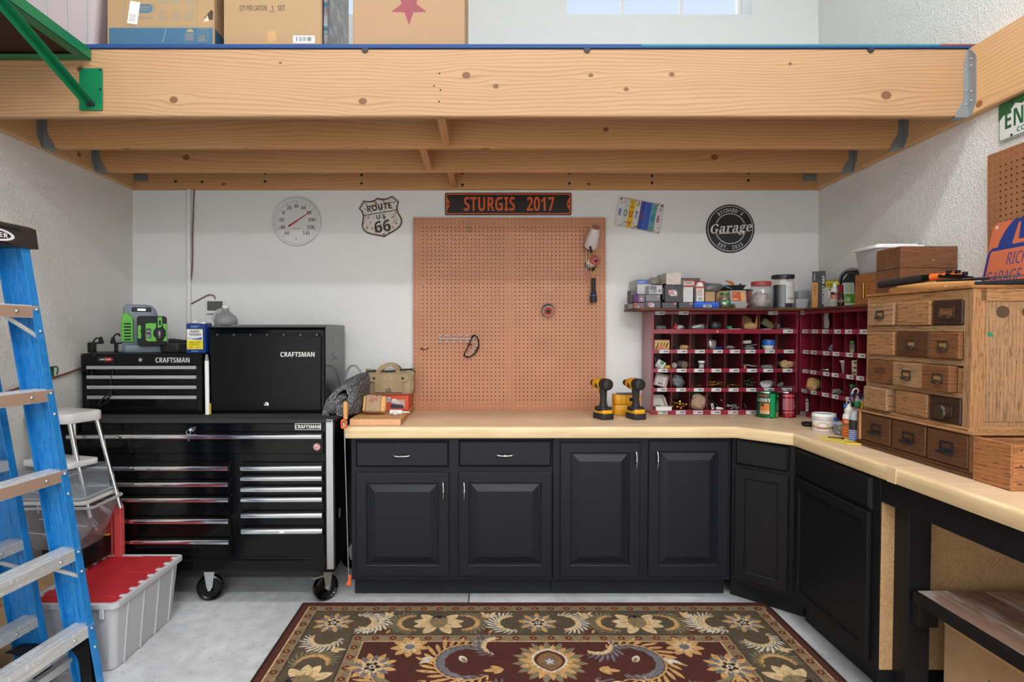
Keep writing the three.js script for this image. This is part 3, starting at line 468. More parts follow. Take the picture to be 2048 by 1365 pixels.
{ // licence plate sign
  const W = 0.297, H = 0.193, t = thing('licence_plate_sign', 'tilted collage sign of cut licence plates spelling ROUTE 66', 'sign', [wx(1278), wv(430.5), ZW + 0.002], 0, { level: true });
  const r = region(300, 196, (c, w, h) => {
    c.fillStyle = '#d4d2cd'; c.fillRect(0, 0, w, h); const cols = ['#d7d7d2', '#c9cfd0', '#e0b512', '#d6d0c2', '#2a4fa8', '#2f59b5', '#5aa0a6', '#d9d4d4'], letters = 'ROUTE 66', lc = ['#223f93', '#2d7f4e', '#b0221f', '#27479b', '#a22532', '#fff', '#2d57a0', '#8e1f2d']; const R = rng(3);
    cols.forEach((q, i) => { const x = 8 + i * (w - 16) / 8; c.fillStyle = q; c.fillRect(x, 8, (w - 16) / 8 - 1, h - 16); say(c, ['UT', 'FL', 'NEW', 'ID', 'KAN', 'CAN', 'WY', 'TN'][i], x + 18, 40 + (i % 3) * 8, 13, '#3a3a52', 'sans-serif', 0.8); if (i !== 5) say(c, letters[i], x + 17, h * 0.52, 62, lc[i], 'sans-serif', 0.55); });
    for (let i = 0; i < 130; i++) { c.fillStyle = ['rgba(120,62,24,.65)', 'rgba(176,104,36,.5)', 'rgba(90,50,30,.5)'][i % 3]; const e = R(), x = R() * w, y = R() < 0.5 ? h - 8 - e * e * 40 : 8 + e * e * 40; c.beginPath(); c.ellipse(x, y, 1 + R() * 5, 1 + R() * 4, 0, 0, 7); c.fill(); }
    say(c, 'HERE', 86, h - 38, 20, '#a33', 'sans-serif'); say(c, 'LAND', 148, h - 20, 15, '#223f93', 'sans-serif'); c.strokeStyle = '#c9c7c2'; c.lineWidth = 10; c.strokeRect(0, 0, w, h);
  });
  part('sign_plate', onSheet(flatUV(plate(W, H, 0.003, 0.014), W, H), r), M.print, t); for (const [x, y] of [[-0.13, 0.08], [0.13, 0.08]]) part('screw', cyl(0.006, 0.006, 0.003, 8).rotateX(Math.PI / 2).translate(x, y, 0.002), M.bolt, t);
  t.rotation.z = -0.185;
}
{ // round garage sign
  const R = 48.5 * WALL / F, t = thing('round_sign', 'round black and white garage sign lettered EST. 2013', 'sign', [wx(1460), wv(458), ZW + 0.002], 0, { level: true });
  const r = region(320, 320, (c, w) => {
    const k = w / 2; c.fillStyle = '#1a1b1d'; c.fillRect(0, 0, w, w); c.strokeStyle = '#c9ccd0'; c.lineWidth = 5; c.beginPath(); c.arc(k, k, k * 0.93, 0, 7); c.stroke(); c.beginPath(); c.arc(k, k, k * 0.62, 0, 7); c.lineWidth = 6; c.stroke();
    c.fillStyle = '#2b2c2f'; for (let i = -6; i < 7; i++) for (let j = -6; j < 7; j++) if (Math.hypot(i, j) < 6.2) { c.save(); c.translate(k + i * 15, k + j * 15); c.rotate((i + j) % 2 ? 0.8 : -0.8); c.fillRect(-6, -1.5, 12, 3); c.restore(); }
    const arc = (s, rad, a0, step, flip) => [...s].forEach((q, i) => { const a = a0 + (flip ? -1 : 1) * i * step; c.save(); c.translate(k + rad * Math.sin(a), k - rad * Math.cos(a)); c.rotate(flip ? a + Math.PI : a); say(c, q, 0, 0, 34, '#d6d8da', 'serif', 0.8); c.restore(); });
    arc("RICHARD'S", k * 0.77, -0.66, 0.165); arc('EST. 2013', k * 0.79, Math.PI + 0.62, 0.155, true);
    c.fillStyle = '#1a1b1d'; c.fillRect(k * 0.36, k * 0.78, k * 1.3, k * 0.42); c.save(); c.translate(k, k); c.rotate(-0.06); say(c, 'Garage', 0, -4, 82, '#dfe1e3', 'serif', 0.95, 'italic bold'); c.fillStyle = '#dfe1e3'; c.fillRect(-k * 0.5, 26, k * 1.15, 5); c.restore();
  });
  part('sign_plate', lathe([[0, 0], [R, 0], [R, 0.002], [R - 0.001, 0.003], [0, 0.003]], 64, 0.5).rotateX(Math.PI / 2), M.blackSatin, t); part('printed_face', onSheet(new THREE.CircleGeometry(R - 0.001, 56), r).translate(0, 0, 0.0036), M.print, t);
}
// ---------- pegboard on the back wall ----------
const PEG0 = wx(827), PEG1 = wx(1210), PEGB = wv(820), PEGT = wv(437), PEGZ = ZW + 0.024;
{
  const t = thing('pegboard', 'square brown pegboard panel full of holes on the wall above the worktop', 'pegboard', [(PEG0 + PEG1) / 2, PEGB, ZW], 0, { level: true });
  const w = PEG1 - PEG0, h = PEGT - PEGB, tx = M.peg([194, 134, 98], 3); M.pegBack = std(0xffffff, 0.55, { map: tx });
  const g = flatUV(cbox(w, h, 0.006, 0.001), w, h); part('board', g.translate(0, h / 2, 0.021), M.pegBack, t);
  for (const x of [-w / 2 + 0.025, 0, w / 2 - 0.025]) part('batten', lim(x - 0.02, x + 0.02, 0.01, h - 0.01, 0, 0.018, 0.001), M.fir, t);
  for (const [px, py] of [[926, 445], [1142, 445], [926, 805]]) part('screw', new THREE.SphereGeometry(0.005, 8, 5).scale(1, 1, 0.5), M.brass, t).position.set(wx(px) - (PEG0 + PEG1) / 2, wv(py) - PEGB, 0.024);
}
const onPeg = (px, py, z = 0) => V((px - PX) * (WALL - 0.024 - z) / F, EYE + (PY - py) * (WALL - 0.024 - z) / F, PEGZ + z);
const LV = { level: true };
single('peg_hook', [rod(onPeg(938.5, 444, 0.004), onPeg(938.5, 460, 0.006), 0.0022, 6), rod(onPeg(938.5, 460, 0.006), onPeg(938.7, 467, 0.05), 0.0022, 6), rod(onPeg(934, 460, 0.005), onPeg(943, 460, 0.005), 0.002, 6)], M.steel, 'thin wire hook at the top of the pegboard under the long black sign', 'hook', [0, 0, 0], 0, LV);
single('peg_hook', [rod(onPeg(846, 558, 0.004), onPeg(846, 572, 0.005), 0.002, 6), new THREE.SphereGeometry(0.005, 8, 6).translate(...onPeg(846, 572, 0.008).toArray())], M.steel, 'short wire hook alone near the pegboard edge beside the bare wall', 'hook', [0, 0, 0], 0, LV);
single('peg_hook', [tube([[844, 696], [845, 700], [850, 699], [855, 699], [857, 695]].map(([a, b], i) => onPeg(a, b, 0.006)), 0.0025, 16, 6), new THREE.SphereGeometry(0.006, 8, 6).translate(...onPeg(843, 698, 0.006).toArray())], M.oldBrass, 'small double-ended brass hook low on the pegboard, below the wire rack', 'hook', [0, 0, 0], 0, LV);
{ // wire rack
  const t = thing('wire_rack', 'little horizontal wire tool rack with six pairs of prongs on the pegboard', 'rack', [0, 0, 0], 0, LV);
  part('cross_wire', [rod(onPeg(879, 678.5, 0.012), onPeg(948, 678.5, 0.012), 0.0028, 8), rod(onPeg(879, 678.5, 0.012), onPeg(877, 670, 0.012), 0.0025, 6), rod(onPeg(948, 678.5, 0.012), onPeg(951, 671, 0.012), 0.0025, 6)], M.brushed, t);
  for (const x of [880.5, 894, 907.5, 920.5, 934, 948]) part('prong', [rod(onPeg(x, 671, 0.01), onPeg(x, 684, 0.01), 0.0026, 6), rod(onPeg(x - 3.4, 671, 0.02), onPeg(x + 3.4, 671, 0.02), 0.0026, 6), rod(onPeg(x - 3.4, 684.5, 0.02), onPeg(x + 3.4, 684.5, 0.02), 0.0026, 6)], M.brushed, t);
}
{ // safety glasses hanging by a temple
  const t = thing('safety_glasses', 'black rimmed clear safety glasses hanging from the end of the wire rack', 'glasses', [0, 0, 0], 0, LV);
  part('rim', tube([[948, 671], [954, 675], [957, 684], [957, 694], [953, 703], [945, 711], [936, 715], [929, 712], [930, 706], [935, 696], [940, 684], [944, 675]].map(([a, b], i) => onPeg(a, b, 0.03 + 0.012 * Math.sin(i))), 0.0042, 60, 7, true), M.blackSatin, t);
  part('lens', new THREE.ShapeGeometry(poly([[949, 673], [955, 682], [956, 694], [950, 704], [940, 712], [931, 711], [938, 704], [946, 697], [951, 688]].map(([a, b]) => { const v = onPeg(a, b, 0.03); return [v.x, v.y]; }))).translate(0, 0, PEGZ + 0.032), M.clear, t);
  part('nose_pad', [tube([[937, 692], [943, 690], [944, 692]].map(([a, b]) => onPeg(a, b, 0.03)), 0.003, 10, 6), tube([[952, 694], [955, 699], [949, 702]].map(([a, b]) => onPeg(a, b, 0.03)), 0.003, 10, 6)], M.blackSatin, t);
}
{ // wire spool
  const p = onPeg(1095, 619, 0), t = thing('wire_spool', 'grey wire spool with a red core on a peg in mid pegboard', 'spool', [p.x, p.y, p.z], 0, LV);
  part('spool', lathe([[0.012, 0], [0.04, 0], [0.041, 0.004], [0.036, 0.01], [0.039, 0.016], [0.035, 0.022], [0.038, 0.03], [0.032, 0.036], [0.02, 0.036]], 32, 0.4).rotateX(Math.PI / 2), M.brushed, t);
  part('label_disc', lathe([[0.009, 0.036], [0.028, 0.0365], [0.028, 0.038], [0.009, 0.038]], 28).rotateX(Math.PI / 2), std(0xa83a30, 0.5), t);
  part('core', lathe([[0, 0.03], [0.011, 0.03], [0.012, 0.045], [0.007, 0.045], [0.006, 0.034], [0, 0.034]], 20).rotateX(Math.PI / 2), std(0x4a2722, 0.5), t);
  t.rotation.x = 0.28; t.position.y -= 0.004; t.position.z += 0.012;
}
{ // cones of thread and the torch
  const p = onPeg(1178, 497, 0), t = thing('thread_cone', 'large white cone of thread on a slanted peg near the pegboard corner', 'thread', [p.x, p.y, p.z + 0.05], 0, LV);
  part('thread', lathe([[0, 0], [0.04, 0], [0.042, 0.012], [0.039, 0.05], [0.035, 0.09], [0.026, 0.128], [0.02, 0.13]], 30, 0.5), std(0xcfc8c4, 0.8), t); part('core', lathe([[0.009, 0.125], [0.022, 0.128], [0.021, 0.142], [0.012, 0.145], [0.009, 0.138]], 24), std(0x8b6a58, 0.6), t); part('core_band', lathe([[0.0228, 0.129], [0.0225, 0.136], [0.0205, 0.136]], 24), std(0x8e2b2b, 0.5), t);
  t.rotation.set(0.62, 0, -0.16);
  const q = onPeg(1184, 522, 0), u = thing('string_spool', 'pink string spool in front of a black disc, below the white cone', 'string', [q.x, q.y, q.z], 0, LV);
  part('disc', lathe([[0, 0], [0.037, 0], [0.038, 0.01], [0.03, 0.016], [0, 0.016]], 30).rotateX(Math.PI / 2).translate(-0.008, -0.028, 0), M.blackSoft, u);
  part('white_hub', lathe([[0, 0], [0.031, 0], [0.025, 0.03], [0, 0.03]], 26).rotateX(Math.PI / 2).translate(-0.006, -0.014, 0.014), M.white, u);
  part('string', lathe([[0.007, 0], [0.026, 0], [0.029, 0.012], [0.026, 0.04], [0.018, 0.052], [0.008, 0.052]], 28).rotateX(Math.PI / 2).rotateX(0.3).translate(0.006, 0, 0.04), std(0xc9676a, 0.8), u); part('core', lathe([[0, 0.05], [0.0085, 0.05], [0.0095, 0.058], [0, 0.056]], 18).rotateX(Math.PI / 2).rotateX(0.3).translate(0.007, 0.002, 0.042), M.bolt, u);
  part('loose_end', [tube([[1176, 530], [1175, 548], [1176, 562], [1174, 572]].map(([a, b]) => onPeg(a, b, 0.03).sub(q)), 0.0022, 20, 5), tube([[1177, 533], [1178, 550], [1177, 567]].map(([a, b]) => onPeg(a, b, 0.032).sub(q)), 0.0022, 20, 5), tube([[1178, 545], [1175, 558], [1178, 565]].map(([a, b]) => onPeg(a, b, 0.032).sub(q)), 0.0025, 20, 5)], std(0xc98a86, 0.8), u);
  part('white_end', tube([[1173, 498], [1173, 520], [1172.5, 545]].map(([a, b]) => onPeg(a, b, 0.02).sub(q)), 0.0018, 14, 5), M.white, u);
  single('black_peg', rod(onPeg(1180, 493, 0.1), onPeg(1183, 506, 0.1), 0.0065, 10, 0.0075), M.blackSatin, 'stubby black peg crossing the lower end of the white thread cone', 'peg', [0, 0, 0], 0, LV);
  const f0 = onPeg(1187, 605, 0.035), f = thing('torch', 'black ribbed torch with a blue ring, hanging head down by a yellow loop', 'torch', [f0.x, f0.y, f0.z], 0, LV);
  part('body', lathe([[0, 0], [0.0195, 0], [0.021, 0.004], [0.021, 0.036], [0.0195, 0.041], [0.0185, 0.056], [0.014, 0.064], ...[0, 1, 2, 3, 4, 5].flatMap((i) => [[0.0135, 0.068 + i * 0.014], [0.0125, 0.072 + i * 0.014], [0.0135, 0.076 + i * 0.014]]), [0.012, 0.152], [0, 0.153]], 22, 0.4), M.blackSoft, f);
  part('ring', lathe([[0.0205, 0.039], [0.0215, 0.041], [0.0215, 0.044], [0.02, 0.046]], 22), std(0x1c62b8, 0.4), f);
  part('wrist_loop', tube([[1185, 554], [1182, 540], [1178.5, 520], [1180, 508], [1186, 504], [1193, 510], [1194, 520], [1191, 538], [1188.5, 553]].map(([a, b]) => onPeg(a, b, 0.045).sub(f0)), 0.0024, 40, 6), std(0xd3a012, 0.5), f);
}
// ---------- right wall: plate, pegboard ----------
{
  const zz = (px) => -(XR * F) / (px - PX);     // depth on the right wall
  const yy = (px, py) => EYE + (PY - py) * (-zz(px)) / F;
  const z0 = zz(1985.5), y0 = yy(1985, 312);
  const w = 1.22, t = thing('pegboard', 'brown pegboard on the textured side wall above the old card catalogue', 'pegboard', [XR - 0.02, y0 - w, z0 + w / 2], 0, { level: true });
  const tx = M.peg([158, 108, 70], 8);
  part('board', flatUV(cbox(w, w, 0.006, 0.001), w, w).rotateY(-Math.PI / 2).translate(0, w / 2, 0), std(0xffffff, 0.6, { map: tx }), t);
  for (const z of [-w / 2 + 0.03, w / 2 - 0.03]) part('batten', lim(0.003, 0.019, 0.01, w - 0.01, z - 0.02, z + 0.02, 0.001), M.fir, t);
  const pz = zz(2003.5), W = 0.305, H = 0.155, p = thing('licence_plate', 'green and white mountain licence plate above the side wall pegboard', 'licence plate', [XR - 0.012, 1.345 + (PY - 250) * (-zz(2003.5)) / F + 0.003, pz + W / 2], 0, { level: true });
  const r = region(200, 102, (c, w, h) => {
    c.fillStyle = '#dcdedc'; c.fillRect(0, 0, w, h); c.fillStyle = '#1d5b33'; c.beginPath(); c.moveTo(0, 0); c.lineTo(w, 0); c.lineTo(w, h * 0.35); [[0.9, 0.2], [0.82, 0.3], [0.7, 0.16], [0.58, 0.28], [0.45, 0.1], [0.36, 0.22], [0.26, 0.14], [0.16, 0.32], [0.08, 0.34], [0, 0.48]].forEach(([x, y]) => c.lineTo(x * w, y * h)); c.fill();
    say(c, 'EN', w * 0.24, h * 0.5, 62, '#1d5b33', 'sans-serif', 0.75); say(c, 'COLORADO', w * 0.53, h * 0.84, 17, '#1d5b33', 'sans-serif', 1.1); c.strokeStyle = '#1d5b33'; c.lineWidth = 2; c.strokeRect(3, 3, w - 6, h - 6);
  });
  part('plate', onSheet(flatUV(plate(W, H, 0.002, 0.012), W, H), r).rotateY(-Math.PI / 2), M.print, p);
  for (const [z, y] of [[-0.09, 0.066], [-0.09, -0.066]]) part('screw', cyl(0.005, 0.005, 0.002, 8).rotateZ(Math.PI / 2).translate(-0.002, y, z), M.bolt, p);
}
// ---------- cord and clip on the left wall ----------
{
  const zz = (px) => (XL + 0.012) * F / (px - PX) * -1, pt = (px, py) => { const d = (XL + 0.012) * F / (px - PX); return V(XL + 0.012, EYE + (PY - py) * d / F, -d); };
  single('extension_cord', tube([pt(-60, 812), pt(40, 776), pt(107, 756), pt(140, 745), pt(172, 733), pt(205, 726)], 0.0055, 40, 7), std(0x7a4a38, 0.5), 'reddish brown cord slung along the side wall behind the tool chest', 'cord', [0, 0, 0], 0, LV);
  const c = thing('cord_hook', 'small green wall hook peeping out beside the blue ladder', 'hook', pt(100, 742).toArray(), 0, LV);
  part('plate', lim(-0.008, 0, -0.03, 0.022, -0.03, 0.03, 0.002), std(0x1d5a2e, 0.4), c); part('arm', tube([V(0, 0.018, -0.02), V(0.022, 0.02, -0.02), V(0.026, 0, -0.02), V(0.02, -0.02, -0.02)], 0.004, 16, 7), std(0x1d5a2e, 0.4), c);
}
// ---------- black rolling tool chest with two top boxes ----------
const CF = 3.10, CX0 = -2.2, CX1 = -0.786, CB = 0.189, CT = 0.977, MAT = 0.985, CBK = 3.74;   // front distance, sides, bottom, top, mat
{
  const t = thing('tool_chest', 'wide glossy black rolling tool chest with chrome drawer pulls', 'tool chest', [0, 0, -CF]);
  const xx = (px) => bx(px, CF), yy = (py) => by(py, CF);
  const dep = CBK - CF;
  part('body', lim(CX0, CX1, CB, CT - 0.012, -dep, 0, 0.004), M.black, t);
  part('top_mat', lim(CX0 - 0.002, CX1 + 0.002, CT - 0.012, MAT, -dep, 0.006, 0.003), std(0x2b2b2c, 0.8), t);
  part('corner_trim', [lim(xx(655), xx(668) + 0.002, yy(1138), yy(838), -0.004, 0.006, 0.001), lim(CX1 - 0.002, CX1 + 0.002, yy(1138), yy(838), -0.03, 0.004, 0.001)], M.brushed, t);
  // drawers [left px, right px, top py, bottom py, pull top, pull bottom]
  const L = 146, rows = [[L, 651, 862, 907, 866, 877]];
  [[922, 957, 929, 940], [958, 988, 961, 972], [989, 1031, 992, 1003], [1032, 1073, 1034, 1046], [1074, 1113, 1076, 1087]].forEach((r) => rows.push([L, 466, ...r]));
  [[922, 946, 928, 940], [947, 968, 949, 960], [969, 989, 970, 982], [990, 1019, 991, 1002], [1020, 1050, 1022, 1034], [1051, 1113, 1053, 1066]].forEach((r) => rows.push([488, 651, ...r]));
  for (const [a, b, y0, y1, h0, h1] of rows) {
    const dr = part('drawer', lim(xx(a), xx(b), yy(y1) + 0.003, yy(y0), -0.02, 0.012, 0.003), M.black, t);
    const w = xx(b - 3) - xx(a), h = (h1 - h0) * CF / F, k = h / 2;
    // rolled pull: half-round nose with a lip
    const pr = poly([[0, k], [0.006, k], [0.014, k * 0.75], [0.018, k * 0.2], [0.017, -k * 0.35], [0.011, -k * 0.85], [0.003, -k], [0, -k]]);
    part('pull', toCreasedNormals(ext(pr, w, 0).rotateY(-Math.PI / 2), 0.9).translate(0, 0, 0).translate(xx(a) + w, (yy(h0) + yy(h1)) / 2, 0.012), M.chrome, dr);
  }
  part('bottom_rail', lim(CX0 + 0.01, xx(652), yy(1140), yy(1119), -0.01, 0.006, 0.003), M.black, t);
  const lk = part('lock', lathe([[0, 0], [0.015, 0], [0.015, 0.01], [0.011, 0.016], [0, 0.017]], 20).rotateX(Math.PI / 2).translate(xx(390), yy(857), 0), M.chrome, t);
  part('key', [cyl(0.004, 0.004, 0.02, 8).rotateX(Math.PI / 2).translate(xx(388), yy(858), 0.012), new THREE.TorusGeometry(0.011, 0.0016, 6, 18).translate(xx(386.5), yy(862), 0.026), lim(xx(386.5) - 0.004, xx(386.5) + 0.004, yy(880), yy(866), 0.024, 0.026, 0.0006)], M.chrome, lk);
  const bg = part('badge', lim(xx(593), xx(645), yy(859), yy(845.5), 0, 0.003, 0.001), M.chrome, t);
  part('badge_field', lim(xx(594.3), xx(643.7), yy(857.7), yy(846.8), 0.003, 0.0036, 0.0003), M.black, bg);
  part('lettering', text3('CRAFTSMAN', 0.0175, 0.0012, 0.92).translate(xx(619), yy(852.2), 0.0036), M.white, bg);
  part('round_sticker', onSheet(new THREE.CircleGeometry(0.0185, 24), region(48, 48, (c, w) => { c.fillStyle = '#c9b9bb'; c.fillRect(0, 0, w, w); c.strokeStyle = '#b03846'; c.lineWidth = 5; c.beginPath(); c.arc(24, 24, 19, 0, 7); c.stroke(); c.fillStyle = '#b03846'; c.beginPath(); c.ellipse(24, 24, 12, 7, -0.8, 0, 7); c.fill(); c.fillStyle = '#fff'; c.fillRect(20, 20, 9, 5); })).translate(xx(637.5), yy(892), 0.0126), M.printGloss, t);
  part('torn_label', ext(poly([[-0.012, 0], [0.018, 0.001], [0.016, 0.013], [0.004, 0.018], [-0.008, 0.014]]), 0.0006).translate(xx(568), yy(1062), 0.031), M.white, t);
  part('side_label', sticker(0.03, 0.045, region(24, 36, (c, w, h) => { c.fillStyle = '#8b8b8d'; c.fillRect(0, 0, w, h); scribble(c, 2, 3, 20, 6, 5, '#333'); })).rotateY(Math.PI / 2).translate(CX1 + 0.0008, 0.46, -0.13), M.print, t);
  // casters
  const caster = (px, z, turn) => {
    const c = part('caster', [lim(-0.035, 0.035, CB - 0.006, CB, -0.045, 0.045, 0.001), ext(poly([[-0.03, 0], [0.03, 0], [0.014, -0.11], [0, -0.122], [-0.014, -0.11]]), 0.003, 0.0006, 6).translate(0, CB - 0.004, 0.026), ext(poly([[-0.03, 0], [0.03, 0], [0.014, -0.11], [0, -0.122], [-0.014, -0.11]]), 0.003, 0.0006, 6).translate(0, CB - 0.004, -0.029)], M.steel, t);
    c.position.set(xx(px), 0, z); c.rotation.y = turn;
    part('wheel', lathe([[0.02, -0.02], [0.058, -0.02], [0.067, -0.016], [0.07, -0.008], [0.07, 0.008], [0.067, 0.016], [0.058, 0.02], [0.05, 0.014], [0.02, 0.017]], 30, 0.5).rotateX(Math.PI / 2).translate(0, 0.07, 0), M.black, c);
    part('axle', cyl(0.01, 0.01, 0.068, 10).rotateX(Math.PI / 2).translate(0, 0.07, -0.034), M.steel, c);
    if (px > 600) part('brake_lever', lim(-0.075, -0.01, CB - 0.055, CB - 0.045, -0.02, 0.02, 0.002), M.steel, c);
  };
  caster(404, -0.1, 0.2); caster(641, -0.1, 0.75); caster(660, -0.53, 0.1); caster(200, -0.1, 0.2);
}
const TF = 3.285;   // front of the top boxes
{
  const xx = (px) => bx(px, TF), yy = (py) => by(py, TF), x0 = xx(172), x1 = xx(411);
  const t = thing('tool_box', 'small black four-drawer tool box with flat grey pulls on the chest end nearest the corner', 'tool box', [0, 0, -TF]);
  part('body', lim(x0, x1, MAT, yy(708), -0.42, 0, 0.004), M.black, t);
  part('top_panel', lim(x0, x1, yy(731), yy(708) + 0.002, -0.42, 0.012, 0.004), M.blackSatin, t);
  for (const px of [179, 405]) part('corner_post', lim(xx(px - 6), xx(px + 6), MAT, yy(728), -0.01, 0.008, 0.002), M.black, t);
  [[731, 749], [750, 768], [770, 789], [790, 816]].forEach(([a, b], i) => { const d = part('drawer', lim(xx(186), xx(399), yy(b), yy(a), -0.01, 0.008, 0.002), M.black, t); part('pull', lim(xx(184.5), xx(400), yy(a + 7), yy(a + 0.5), 0.004, 0.018, 0.0015), std(0xa9aaac, 0.4, { metalness: 0.2 }), d); });
  part('lock', lathe([[0, 0], [0.011, 0], [0.01, 0.008], [0, 0.009]], 18).rotateX(Math.PI / 2).translate(xx(292), yy(719.5), 0.012), M.chrome, t);
  part('lettering', text3('CRAFTSMAN', 0.027, 0.001, 0.86).translate(xx(354), yy(720), 0.0122), std(0xc4c6c8, 0.4), t);
  part('oval_badge', sticker(0.09, 0.026, region(180, 52, (c, w, h) => { c.fillStyle = '#141415'; c.fillRect(0, 0, w, h); c.fillStyle = '#b3222c'; c.beginPath(); c.moveTo(70, 4); c.lineTo(150, 8); c.lineTo(176, 26); c.lineTo(150, 44); c.lineTo(70, 48); c.lineTo(100, 26); c.fill(); say(c, 'QUIET GLIDE', 84, 27, 22, '#e8e8e8', 'sans-serif', 0.9, 'italic bold'); })).translate(xx(222), yy(718.5), 0.0125), M.printGloss, t);
  for (const px of [176, 200]) part('rivet', new THREE.SphereGeometry(0.003, 8, 6), M.steel, t).position.set(xx(px), yy(710), 0.012);
}
{
  const xx = (px) => bx(px, TF), yy = (py) => by(py, TF), x0 = xx(420), x1 = xx(650), H = yy(648) - MAT - 0.004, D = 0.46;
  const t = thing('tool_box', 'large black steel tool box with one drop-front lid, beside the paint thinner can', 'tool box', [0, MAT, -TF]);
  // body: sloped shoulder at the top front
  const sec = poly([[0, 0], [D, 0], [D, H], [0.06, H], [0.012, H - 0.016], [0, H - 0.03]]);
  part('body', toCreasedNormals(ext(sec, x1 - x0 - 0.008, 0.004, 4).rotateY(Math.PI / 2), 0.5).translate(x0 + 0.004, 0, 0), M.black, t);
  part('side_plate', lim(x1, x1 + 0.003, 0.004, H - 0.004, -D + 0.004, -0.012, 0.001), std(0x3c3d3f, 0.16), t);
  const door = part('drop_lid', ext(poly([[xx(424), 0.018], [xx(643), 0.018], [xx(645), yy(672) - MAT], [xx(424), yy(672) - MAT]]), 0.009, 0.003, 4), M.blackSatin, t);
  part('hinge', lim(xx(434), xx(641), yy(673) - MAT, yy(667.5) - MAT, 0.004, 0.011, 0.002), M.blackSatin, t);
  for (let i = 0; i < 7; i++) part('screw', new THREE.SphereGeometry(0.004, 8, 6).scale(1, 1, 0.5), M.steel, t).position.set(xx(438 + i * 33), yy(670) - MAT, 0.011);
  part('lock', lathe([[0, 0], [0.0135, 0], [0.013, 0.009], [0.006, 0.011], [0, 0.008]], 20).rotateX(Math.PI / 2).translate(xx(535.5), yy(808.5) - MAT, 0.012), M.chrome, door);
  part('lettering', text3('CRAFTSMAN', 0.026, 0.0012, 0.9).translate(xx(597.5), yy(709) - MAT, 0.0121), M.white, door);
  part('side_sticker', sticker(0.05, 0.03, region(40, 24, (c, w, h) => { c.fillStyle = '#a4a5a6'; c.fillRect(0, 0, w, h); scribble(c, 3, 4, 34, 4, 5, '#777'); })).rotateY(Math.PI / 2).translate(x1 + 0.0036, H * 0.81, -0.2), M.print, t);
  part('side_handle', [lim(x1 + 0.001, x1 + 0.006, H * 0.56, H * 0.66, -0.255, -0.17, 0.002), lim(x1 + 0.005, x1 + 0.012, H * 0.635, H * 0.66, -0.255, -0.17, 0.002)], std(0x9a9a98, 0.35, { metalness: 0.5 }), t);
  part('handle_recess', lim(x1 + 0.005, x1 + 0.0065, H * 0.575, H * 0.635, -0.25, -0.175, 0.0006), M.black, t);
}
